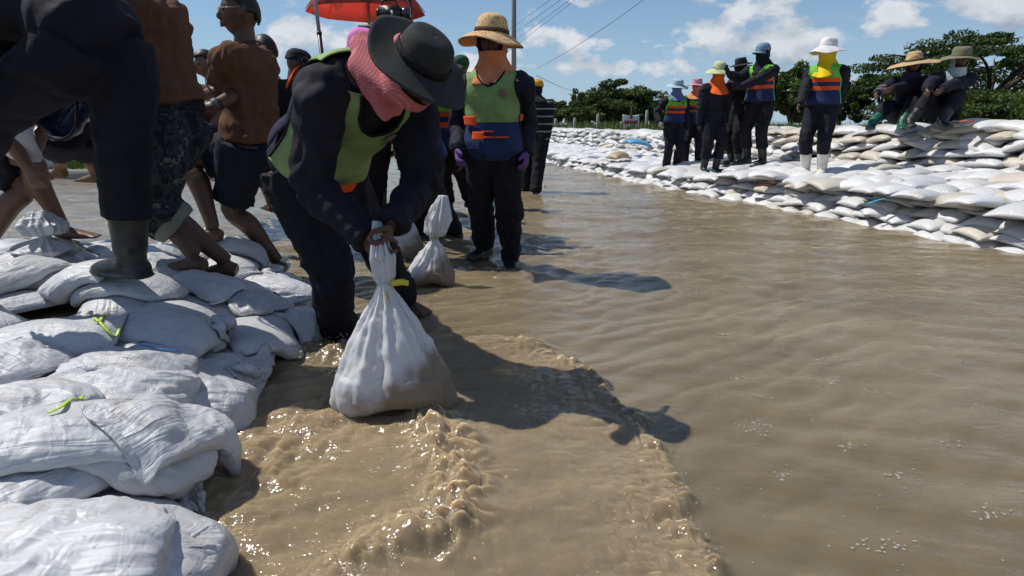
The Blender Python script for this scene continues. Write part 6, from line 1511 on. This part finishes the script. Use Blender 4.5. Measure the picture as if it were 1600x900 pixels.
person(Vw, 'worker with yellow face scarf, white hat and white rubber boots', 0.010, 'skin_dark', seed=25, group=DY)
jacket(Vw, arm=1.04, fat=1.02, ease=0.026); trousers(Vw, loose=1.1, length=(0.74, 0.74), flare=1.12); boots(Vw, 'white_rubber', top=0.60, wide=1.1); vest(Vw, 'vest_striped', v0=0.02, ease=0.052); scarf(Vw, 'scarf_yellow', slot=None, drop=0.20, puff=0.02, front=0.10, hem_v=0.5, wide=0.75, point=0.8); hat(Vw, 'hat_white', SUNHAT, brim=4, wave=0.012, droop=0.03, scale=1.0, tilt=(6, 0), dent=0.03)
# --- the seated pair on the wall
def seated(px, py_seat, Y, H, yaw, look, feet, hands, lean, seat_z, knee=None):
    p = at(px, py_seat, Y); return make_pose(H, V3(p[0], Y, seat_z), yaw, lean=lean, feet=feet, look=look, hands=hands, knee=knee)
ST = 'pair of workers seated on the wall'
wz_ = 0.90
W_ = seated(1412, 190, 7.95, 1.56, R(-120), V3(-0.25, -1, -0.1), [V3(at(1408, 198, 7.5)[0], 7.50, wz_ - 0.02), V3(at(1362, 196, 7.6)[0], 7.60, wz_ - 0.02)], (at(1372, 142, 7.55), at(1362, 150, 7.5)), (14, 26), 1.06, knee=(V3(0.05, -0.3, 1), V3(-0.15, -0.3, 1)))
person(W_, 'seated worker in wide straw hat and green rubber boots', 0.011, 'skin', seed=30, group=ST, eyes=True)
jacket(W_, arm=1.04, fat=1.02); trousers(W_, loose=1.1, length=(0.85, 0.82)); boots(W_, 'green_rubber', top=0.40); scarf(W_, 'scarf_violet', slot=(-0.85, 0.55), drop=0.08, wide=0.5); hat(W_, 'straw', STRAW, brim=4, wave=0.010, tilt=(0, -6), band='hat_band')
mb = MB(); limb(mb, [W_.el[1], W_.el[1] + (W_.wr[1] - W_.el[1]) * 0.5, W_.wr[1]], [0.062, 0.058, 0.050], W_.cf); garment(W_, mb, 'sleeve_guard', 'sleeve_grey', amp=0.004)
X_ = seated(1470, 190, 7.65, 1.62, R(-105), V3(-0.15, -1, -0.15), [V3(at(1472, 196, 7.2)[0], 7.22, wz_ + 0.0), V3(at(1418, 196, 7.35)[0], 7.32, wz_ + 0.0)], (at(1455, 146, 7.12), at(1448, 140, 7.15)), (16, 30), 1.08, knee=(V3(0.1, -0.35, 1), V3(-0.1, -0.35, 1)))
person(X_, 'seated worker in camouflage hat with pale and magenta neckerchief', 0.011, 'skin_dark', seed=31, group=ST, eyes=True)
jacket(X_, arm=1.04, fat=1.02); trousers(X_, loose=1.1, length=(0.80, 0.80)); boots(X_, top=0.50); scarf(X_, 'scarf_pale', slot=(-0.85, 0.5), drop=0.14, wide=0.4, crown=False); hat(X_, 'hat_camo', BUCKET, brim=4, wave=0.012, scale=1.06)
mb = MB(); c = X_.neck + X_.cf * 0.10 - X_.inv; mb.tube([c + X_.cl * -0.03 + V3(0, 0, 0.02), c + X_.cl * -0.02 + X_.cf * 0.02 + V3(0, 0, -0.05), c + X_.cl * -0.045 + X_.cf * 0.03 + V3(0, 0, -0.14)], [(0.018, 0.010), (0.024, 0.010), (0.032, 0.008)], 8, ref=X_.cf, sub=3); mb.build('kerchief_end', MAT['scarf_magenta'], X_.root)
# ------------------------------------------------------------------ hanging sandbags
def _hang(t, b):
    v = objvec(t); sp = t.nodes.new('ShaderNodeSeparateXYZ'); t.links.new(v, sp.inputs[0]); at_ = t.nodes.new('ShaderNodeAttribute'); at_.attribute_name = 'sheet'
    s2 = t.nodes.new('ShaderNodeSeparateXYZ'); t.links.new(at_.outputs['Vector'], s2.inputs[0])
    n = noise(t, 7, 5, 0.6, v); n2 = noise(t, 90, 3, 0.5, v)
    # wet sand showing through the weave low down and on one side
    wet = math_node(t, 'ADD', math_node(t, 'MULTIPLY', sp.outputs[2], -3.6), math_node(t, 'MULTIPLY', n, 1.4)); wet = math_node(t, 'ADD', wet, math_node(t, 'MULTIPLY_ADD', sp.outputs[0], 2.6, 0.10))
    c = mixc(t, ramp(t, wet, [(0.18, 0.0), (0.62, 0.9)]), (0.74, 0.75, 0.77), (0.25, 0.18, 0.11))
    c = mixc(t, ramp(t, n2, [(0.66, 0.0), (0.74, 0.7)]), c, (0.16, 0.11, 0.07)); t.links.new(c, b.inputs['Base Color'])
    w = [math_node(t, 'SINE', math_node(t, 'MULTIPLY', s2.outputs[k], f * 6.283)) for k, f in ((0, 170), (1, 150))]
    h = math_node(t, 'ADD', math_node(t, 'MULTIPLY', math_node(t, 'MULTIPLY', w[0], w[1]), 0.02), math_node(t, 'MULTIPLY', noise(t, 20, 4, 0.55, v), 0.35)); add_bump(t, b, h, 0.4, 0.02)
    tr = t.nodes.new('ShaderNodeBsdfTranslucent'); t.links.new(c, tr.inputs[0]); ms = t.nodes.new('ShaderNodeMixShader'); ms.inputs[0].default_value = 0.28
    o = t.nodes['Material Output']; t.links.new(b.outputs[0], ms.inputs[1]); t.links.new(tr.outputs[0], ms.inputs[2]); t.links.new(ms.outputs[0], o.inputs[0])
material('hanging_weave', (0.66, 0.68, 0.7), 0.42, 0.5, _hang)
def hanging_bag(foot_, neck_, top_, W, D, yaw, label, seed, string='string_yellow', ends=True, mat='hanging_weave', tail=0.055):
    r = np.random.default_rng(seed); ph = r.uniform(0, 6.28, 8); k = 120; rows = []
    root = empty('hanging_sandbag', foot_, label=label, cat='sandbag'); up_v = neck_ - foot_; Hn = np.linalg.norm(up_v)
    lx = V3(math.cos(yaw), math.sin(yaw), 0); ly = V3(-lx[1], lx[0], 0)
    ts = list(np.linspace(0.0, 1.0, 70)) + list(np.linspace(1.02, 2.0, 34)); A = []; V = []
    for t in ts:
        if t <= 1:
            c = foot_ + up_v * t + V3(0, 0, 0); q = t
            a = W / 2 * np.interp(q, [0, 0.03, 0.10, 0.22, 0.45, 0.70, 0.88, 1.0], [0.80, 0.95, 1.0, 0.97, 0.74, 0.44, 0.20, 0.075])
            d = D / 2 * np.interp(q, [0, 0.04, 0.14, 0.30, 0.55, 0.78, 0.92, 1.0], [0.55, 0.85, 1.0, 0.98, 0.74, 0.42, 0.22, 0.16]); pl = np.interp(q, [0, 0.15, 0.45, 0.8, 1.0], [0.012, 0.028, 0.065, 0.15, 0.25])
        else:
            q = t - 1; c = neck_ + (top_ - neck_) * q
            a = np.interp(q, [0, 0.12, 0.45, 0.75, 1.0], [0.020, tail * 0.85, tail, tail * 0.62, tail * 0.30]); d = a * 0.72; pl = np.interp(q, [0, 0.2, 1.0], [0.25, 0.14, 0.22])
        for j in range(k):
            th = 2 * math.pi * j / k; ca, sa = math.cos(th), math.sin(th); e = 2.4 if t < 0.3 else 2.0
            rr_ = (abs(ca) ** e + abs(sa) ** e) ** (-1 / e)
            f_ = 1 + pl * (0.5 * math.sin(5 * th + ph[0]) + 0.6 * math.sin(9 * th + ph[1] + 0.8 * t) + 0.5 * math.sin(14 * th + ph[2] - 1.5 * t) + 0.3 * math.sin(23 * th + ph[3] + 2 * t))
            ear = 1 + 0.16 * abs(ca) ** 10 * math.exp(-(t / 0.09) ** 2) if t < 0.4 else 1.0
            dent = 1 - 0.10 * math.exp(-((th - 4.6) / 0.10) ** 2) * math.exp(-((t - 0.40) / 0.22) ** 2) + 0.05 * math.exp(-((th - 4.85) / 0.15) ** 2) * math.exp(-((t - 0.36) / 0.12) ** 2)
            p = c + lx * ca * rr_ * a * f_ * ear * dent + ly * sa * rr_ * d * f_ * dent
            if t < 0.3: p = p - V3(0, 0, 1) * 0.02 * (1 - t / 0.3) * math.sin(3 * th + ph[5]) 
            V.append(p - foot_); A.append((th / 6.283, t * 0.6, 0))
    n = len(ts); F = [tuple(f) for f in grid_faces(n, k, wrap=True).tolist()] + [tuple(range(k))[::-1], tuple((n - 1) * k + j for j in range(k))]
    me = mesh_np('sack', V, F); vattr(me, 'sheet', A)
    P_ = coords(me); Nn_ = normals(me); dsp = 0.004 * (1 - 2 * np.abs(vnoise(P_ * np.array([16, 16, 7]), seed))) + 0.002 * vnoise(P_ * 40, seed + 1); 
    rk = np.random.default_rng(seed); wp = np.stack([vnoise(P_ * 7, seed + 3), vnoise(P_ * 7 + 9, seed + 4), vnoise(P_ * 7 + 21, seed + 5)], 1) * 0.04
    for f_, am, nn in ((9, 0.0045, 4), (20, 0.0026, 5), (40, 0.0012, 5)):
        for z_ in range(nn):
            dv_ = unit(rk.normal(0, 1, 3) * [1.2, 1.2, 0.45]); ph_ = ((P_ + wp) @ dv_) * f_ * rk.uniform(0.7, 1.3) + rk.uniform(0, 1); loc = np.clip(0.5 + 1.3 * vnoise(P_ * f_ * 0.5 + 40 * z_, seed + z_), 0, 1)
            dsp = dsp + am * loc * (2 * np.abs(2 * (ph_ - np.floor(ph_ + 0.5))) - 1) / nn ** 0.5
    set_coords(me, P_ + Nn_ * dsp[:, None])
    new_obj('sack', me, MAT[mat], root)
    if string:
        mb = MB(); c = neck_ - foot_
        ringp = [c + (lx * math.cos(a) * 0.024 + ly * math.sin(a) * 0.020) + V3(0, 0, 0.004 * math.sin(a * 3)) for a in np.linspace(0, 6.283 * 2, 34)]; mb.tube(ringp, [(0.004, 0.003)] * 34, 6, ref=(0, 0, 1))
        if ends:
            mb.tube([c + V3(0.02, -0.015, 0), c + V3(0.06, -0.02, 0.008), c + V3(0.085, -0.03, 0.006)], [(0.003, 0.011), (0.003, 0.012), (0.002, 0.010)], 6, ref=(0, 0, 1), sub=3)
            mb.tube([c + V3(0.0, -0.022, 0), c + V3(0.008, -0.034, -0.03), c + V3(0.022, -0.040, -0.075)], [(0.006, 0.002), (0.007, 0.002), (0.004, 0.002)], 6, ref=(0, 1, 0), sub=3)
        mb.build('tie', MAT[string], root)
    return root
TOP = GRIP + V3(-0.005, 0.0, 0.055)
hanging_bag(BAG_FOOT + V3(0, 0, 0.012), NECK, TOP, 0.40, 0.25, R(4), 'tied white sandbag hanging from the stooping worker\'s hands', 3, tail=0.040)
f2 = ground(668, 446, 0.0) + V3(0, 0.05, 0)
hanging_bag(f2, at(680, 371, f2[1]), at(692, 306, f2[1] + 0.02), 0.30, 0.20, R(-10), 'tied white sandbag standing in the water beside the orange-scarfed woman', 5, string='string_green', ends=False, tail=0.075)
f3 = ground(634, 404, 0.0) + V3(0, 0.05, 0)
hanging_bag(f3, at(630, 322, f3[1]), at(629, 290, f3[1]), 0.26, 0.20, R(20), 'shaded sandbag farther back behind the stooping worker', 7, string=None)
fx = at(62, 356, 2.95); fz = heap_z(fx[0], fx[1]); fx = V3(fx[0], fx[1], fz - 0.02)
hanging_bag(fx, fx + V3(0.02, 0, 0.09), fx + V3(-0.015, 0.02, 0.21), 0.26, 0.20, R(15), 'upright crumpled sack with a flaring mouth at the back of the heap', 11, string=None, tail=0.10, mat='bag_white')
fx = at(448, 415, 3.0); fz = max(heap_z(fx[0], fx[1]), 0.02); fx = V3(fx[0], fx[1], fz)
hanging_bag(fx + V3(-0.22, 0, 0.0), fx + V3(-0.05, 0, 0.05), fx + V3(0.10, 0.0, 0.07), 0.16, 0.22, R(80), 'sack mouth flaring out towards the stooping worker', 13, string=None, tail=0.085, mat='bag_white')
# ------------------------------------------------------------------ parasol, camera and poles behind the chain
def _dots(t, b):
    v = t.nodes.new('ShaderNodeTexVoronoi'); v.inputs['Scale'].default_value = 5.5; t.links.new(objvec(t), v.inputs['Vector'])
    c = mixc(t, ramp(t, v.outputs['Distance'], [(0.30, 1.0), (0.33, 0.0)]), (0.72, 0.20, 0.16), (0.40, 0.17, 0.13)); t.links.new(c, b.inputs['Base Color'])
    tr = t.nodes.new('ShaderNodeBsdfTranslucent'); t.links.new(mixc(t, 0.5, c, (0.85, 0.28, 0.22)), tr.inputs[0]); ms = t.nodes.new('ShaderNodeMixShader'); ms.inputs[0].default_value = 0.7
    o = t.nodes['Material Output']; t.links.new(b.outputs[0], ms.inputs[1]); t.links.new(tr.outputs[0], ms.inputs[2]); t.links.new(ms.outputs[0], o.inputs[0])
material('parasol_cloth', (0.6, 0.1, 0.07), 0.7, 0.3, _dots); material('steel', (0.35, 0.40, 0.46), 0.35, 0.6); material('black_plastic', (0.012, 0.012, 0.014), 0.4, 0.5); material('red_post', (0.09, 0.025, 0.02), 0.7, 0.3); material('lens_glass', (0.02, 0.02, 0.03), 0.08, 0.8)
Yp = 5.4; c = at(572, 14, Yp); rad = (655 - 490) / FPX * Yp / 2 * 1.02
par = empty('parasol', (c[0], Yp, 0), label='red spotted parasol raised over the crowd', cat='parasol')
zr = c[2]; n = 8
for k in range(n):
    V = []; m_ = 9
    for i in range(m_):
        q = i / (m_ - 1)
        for j in range(m_):
            a = 2 * math.pi * (k + j / (m_ - 1)) / n + 0.2; bow = 1 - 0.05 * math.sin(math.pi * j / (m_ - 1)) * q
            scal = 0.05 * math.sin(math.pi * j / (m_ - 1)) * q ** 4
            V.append((math.cos(a) * rad * q * bow, math.sin(a) * rad * q * bow, zr + 0.36 * (1 - q ** 1.7) - scal * -0.0 - 0.035 * q ** 6))
    me = eval_mesh(mesh_np('canopy_panel', V, grid_faces(m_, m_)), [('SOLIDIFY', dict(thickness=0.002))]); smooth_all(me); new_obj('canopy_panel', me, MAT['parasol_cloth'], par)
    a = 2 * math.pi * k / n + 0.2; mb = MB(); mb.tube([(math.cos(a) * rad * q, math.sin(a) * rad * q, zr + 0.36 * (1 - q ** 1.7) - 0.012) for q in np.linspace(0.02, 1, 8)], 0.004, 5); mb.build('rib', MAT['steel'], par)
mb = MB(); mb.tube([(0.02, 0, -0.1), (0.02, 0, zr + 0.40)], 0.014, 10, ref=(1, 0, 0)); mb.build('pole', MAT['steel'], par)
p0, p1 = at(489, -30, 5.0), at(502, 78, 5.0); d = (p1 - p0); mb = MB()
st = empty('stand_pole', (p1[0] + d[0] * 2, p1[1], 0), label='slim grey telescopic pole left of the parasol', cat='pole'); inv = np.array(st.location)
mb.tube([p0 - d * 0.3 - inv, p1 - d * 0.25 - inv], 0.014, 10, ref=(1, 0, 0)); mb.build('upper_tube', MAT['steel'], st)
mb = MB(); mb.tube([p1 - d * 0.27 - inv, p1 - d * 0.22 - inv], 0.020, 10, ref=(1, 0, 0)); mb.tube([p1 - d * 0.25 - inv, p1 + d * 1.9 - inv], 0.016, 10, ref=(1, 0, 0)); mb.build('lower_tube', MAT['black_plastic'], st)
p = at(634, 20, 5.2); mb = MB(); mb.box((0, 0, 1.05), (0.10, 0.06, 2.5)); mb.box((0, -0.034, 1.6), (0.13, 0.012, 0.05)); mb.build('timber_post', MAT['red_post'], smooth=False, label='dark red upright post beside the video camera', cat='post').location = (p[0], 5.2, 0)
Yc = 4.9; cc = at(610, 20, Yc); vc = empty('video_camera', cc, label='black video camera held up above the stooping worker', cat='camera')
mb = MB(); mb.box((0, 0, 0), (0.15, 0.085, 0.085)); mb.tube([(-0.075, 0, 0), (-0.10, 0, 0)], [0.035, 0.03], 14); bo = mb.build('housing', MAT['black_plastic'], vc, smooth=False)
mb = MB(); mb.tube([(0.07, 0, 0.0), (0.14, 0, 0.0), (0.15, 0, 0)], [0.036, 0.040, 0.034], 16); mb.build('lens', MAT['lens_glass'], vc)
mb = MB(); mb.box((0.0, -0.046, 0.0), (0.085, 0.008, 0.06)); mb.build('flip_screen', MAT['black_plastic'], vc, smooth=False); mb = MB(); mb.box((0.02, -0.0515, -0.005), (0.018, 0.003, 0.03)); mb.build('white_sticker', MAT['hat_white'], vc, smooth=False)
mb = MB(); mb.tube([(-0.06, 0, 0.04), (-0.05, 0, 0.085), (0.04, 0, 0.085), (0.05, 0, 0.04)], 0.008, 8, ref=(0, 1, 0), sub=3); mb.build('handle', MAT['black_plastic'], vc)
tp = empty('camera_tripod', (cc[0] - 0.06, Yc + 0.05, 0), label='tripod with flat head plate under the video camera', cat='tripod'); zt = cc[2] - 0.09
mb = MB(); mb.box((-0.06, 0, zt), (0.26, 0.09, 0.018)); mb.box((-0.06, 0, zt - 0.04), (0.24, 0.07, 0.014)); mb.box((0.05, 0, zt + 0.022), (0.05, 0.05, 0.03)); mb.build('head_plate', MAT['pole_grey'], tp, smooth=False)
for k in range(3):
    a = 2.1 * k + 0.5; mb = MB(); mb.tube([(0, 0, zt - 0.05), (math.cos(a) * 0.22, math.sin(a) * 0.22, zt * 0.45), (math.cos(a) * 0.42, math.sin(a) * 0.42, -0.12)], [0.02, 0.016, 0.012], 8, ref=(1, 0.2, 0)); mb.build('leg', MAT['black_plastic'], tp)
# ------------------------------------------------------------------ sack in the carrier's hands, hanging blue bag
g = at(24, 222, 3.1); hfB = HeightField(-1, 1, -1, 1, 0.02, -1.0)
Xs = sim_bags([dict(x=0, y=0, yaw=R(20), L=0.44, W=0.34, fill=0.5, tie=0.62, z=0.0, tilt=0.5)], HeightField(-1, 1, -1, 1, 0.02, lambda x, y: 0.25 * np.exp(-(x ** 2 + y ** 2) / 0.02)), nu=26, nv=18, seed=9)
me = eval_mesh(bag_mesh('sandbag', Xs[0], (0, 0, 0.12)), [('SUBSURF', dict(levels=1, render_levels=1))]); smooth_all(me)
o = new_obj('sandbag', me, MAT['bag_white'], label='pale sack held by the man leaning in from the left', cat='sandbag'); o.location = g; o.rotation_euler = (R(70), 0, 0)
def _blue(t, b):
    n = noise(t, 30, 4, 0.6, objvec(t)); t.links.new(mixc(t, ramp(t, n, [(0.45, 0.0), (0.6, 1.0)]), (0.006, 0.010, 0.030), (0.030, 0.045, 0.10)), b.inputs['Base Color']); add_bump(t, b, n, 0.5, 0.01)
material('blue_plastic', (0.01, 0.015, 0.04), 0.25, 0.5, _blue)
bc = at(76, 165, 2.75); bb = empty('dark_blue_bag', bc, label='dark blue plastic bag with a black rim hanging under the bending worker', cat='bag')
V = []; k = 36; m_ = 12; sc = 2.75 / FPX
for i in range(m_):
    q = i / (m_ - 1)
    for j in range(k):
        a = 2 * math.pi * j / k; rr_ = math.cos(q * 1.45); V.append((math.cos(a) * 50 * sc * rr_, 0.02 + 0.13 * math.sin(q * 1.5) + 0.012 * math.sin(5 * a + 6 * q), math.sin(a) * 48 * sc * rr_ + 0.02 * q))
me = eval_mesh(mesh_np('pouch', V, grid_faces(m_, k, wrap=True)), [('SOLIDIFY', dict(thickness=0.003))]); smooth_all(me); new_obj('pouch', me, MAT['blue_plastic'], bb)
mb = MB(); mb.tube([(math.cos(a) * 51 * sc, 0.018, math.sin(a) * 49 * sc) for a in np.linspace(-2.2, 2.2, 40)], 0.006, 8, ref=(0, 1, 0)); mb.build('rim', MAT['black_cloth'], bb)
bb.rotation_euler = (0, 0, R(-20))
# ------------------------------------------------------------------ odd bags and ribbons on the dyke
def dyke_bag(px, py, Y, z, k, mat, label, yaw, sc, tilt=(0, 0), name='sandbag', zs=1.0):
    me = VAR[k].copy(); me.materials.clear(); o = new_obj(name, me, MAT[mat], label=label, cat='sandbag'); p = at(px, py, Y)
    o.matrix_world = spec_matrix(bag_spec((p[0], Y, z), yaw, tilt[0], tilt[1], sc, zs)); return o
p = at(970, 243, 12.3); dyke_bag(970, 243, 12.3, p[2] - 0.06, 1, 'bag_brown', 'crumpled brown sack on the far bench', 0.6, 0.95, zs=1.5)
p = at(998, 222, 13.2); dyke_bag(998, 222, 13.2, p[2] - 0.05, 3, 'bag_blue', 'blue sandbag in the far wall', 0.2, 1.0, (0.1, 0.2))
Xs = sim_bags([dict(x=0, y=0, yaw=R(30), L=0.62, W=0.46, fill=0.28, tie=0.45)], HeightField(-1, 1, -1, 1, 0.02, lambda x, y: 0.22 * np.exp(-((x - 0.05) ** 2 + y ** 2) / 0.012)), nu=26, nv=18, seed=19)
me = eval_mesh(bag_mesh('empty_sack', Xs[0], (0, 0, 0.0)), [('SUBSURF', dict(levels=1, render_levels=1))]); smooth_all(me)
p = at(1392, 305, 6.15); o = new_obj('empty_sack', me, MAT['bag_white'], label='half empty white sack puffed up on the near bench', cat='sack'); o.location = (p[0], 6.15, p[2] - 0.04)
for (pp, Y, w, mt, lb) in (([(1184, 292), (1200, 288), (1232, 287)], 7.55, 0.016, 'ribbon_orange', 'orange ribbon lying on the sandbag bench'), ([(1355, 318), (1375, 312), (1398, 309)], 5.75, 0.014, 'ribbon_cyan', 'blue ribbon across a bag of the near bench'), ([(1500, 190), (1512, 188), (1520, 192)], 7.0, 0.03, 'ribbon_orange', 'orange rag beside the seated worker')):
    mb = MB(); pts = [at(x, y, Y) for x, y in pp]; mb.tube(pts, [(w, 0.004)] * 3, 8, ref=(0, 0, 1), sub=4); mb.build('ribbon', MAT[mt], label=lb, cat='ribbon')
# ------------------------------------------------------------------ left bank beyond the water
yb = 11.0
mb = MB(); mb.box((-11, yb + 0.2, 0.03), (14, 0.4, 0.22)); mb.build('kerb', MAT['concrete'], smooth=False, kind='structure')
new_obj('left_bank', mesh_np('left_bank', [(-18, yb + 0.4, 0.12), (-3.4, yb + 0.4, 0.12), (-5.5, 62, 0.3), (-60, 62, 0.3)], [(0, 1, 2, 3)]), MAT['grassy_soil'], kind='structure')
def lb_(r): return np.array([r.uniform(-17, -4.2), yb + 0.55 + abs(r.normal(0, 1.6)), 0.12])
grass(2600, lb_, 0.08, 0.34, 7, 'bank_grass', 'short green grass on the left bank', 'leaf_light', 0.4, 0.018)
pw = at(112, 225, 13.0); wl = empty('low_wall', (pw[0], 13.0, 0.12), label='low white wall with brown posts on the left bank', cat='wall')
material('whitewash', (0.58, 0.52, 0.52), 0.85, 0.2); material('brown_paint', (0.12, 0.04, 0.03), 0.7, 0.3)
mb = MB(); mb.box((-1.6, 0, 0.30), (3.9, 0.12, 0.60)); mb.build('panel', MAT['whitewash'], wl, smooth=False); mb = MB(); mb.box((-1.6, 0, 0.63), (4.1, 0.16, 0.06)); mb.build('coping', MAT['brown_paint'], wl, smooth=False)
for dx in (0.42, -1.6, -3.6): mb = MB(); mb.box((dx, -0.02, 0.36), (0.13, 0.2, 0.74)); mb.build('post', MAT['brown_paint'], wl, smooth=False)
for k, (px, dz, lab) in enumerate(((72, 0.0, 'leaning white sandbag below the low wall'), (58, 0.14, 'upper white sandbag leaning on the low wall'))):
    p = at(px, 262, 11.7); me = VAR[k + 2].copy(); me.materials.clear(); o = new_obj('sandbag', me, MAT['bag_dyke'], label=lab, cat='sandbag'); o.matrix_world = spec_matrix(bag_spec((p[0], 11.7, 0.22 + dz), 1.2 + k, 0.7, 0.4, 1.1))
for k, (px, Y, h, w_, lab) in enumerate(((60, 20, 2.6, 4.0, 'leafy shrub behind the low white wall'), (190, 24, 2.4, 4.0, 'shrub on the left bank behind the shorts'), (-60, 22, 3.0, 5.0, 'shrub at the far left of the bank'))):
    p = at(px, 193, Y); tree((p[0], Y, 0.1), h * 0.55, w_, lab, kind='bush', leaf='leaf_mid', seed=60 + k, nclump=36, per=110, size=0.10, trunk=0.05, group='shrubs on the left bank', name='shrub')

scene.collection.children.link(COL)
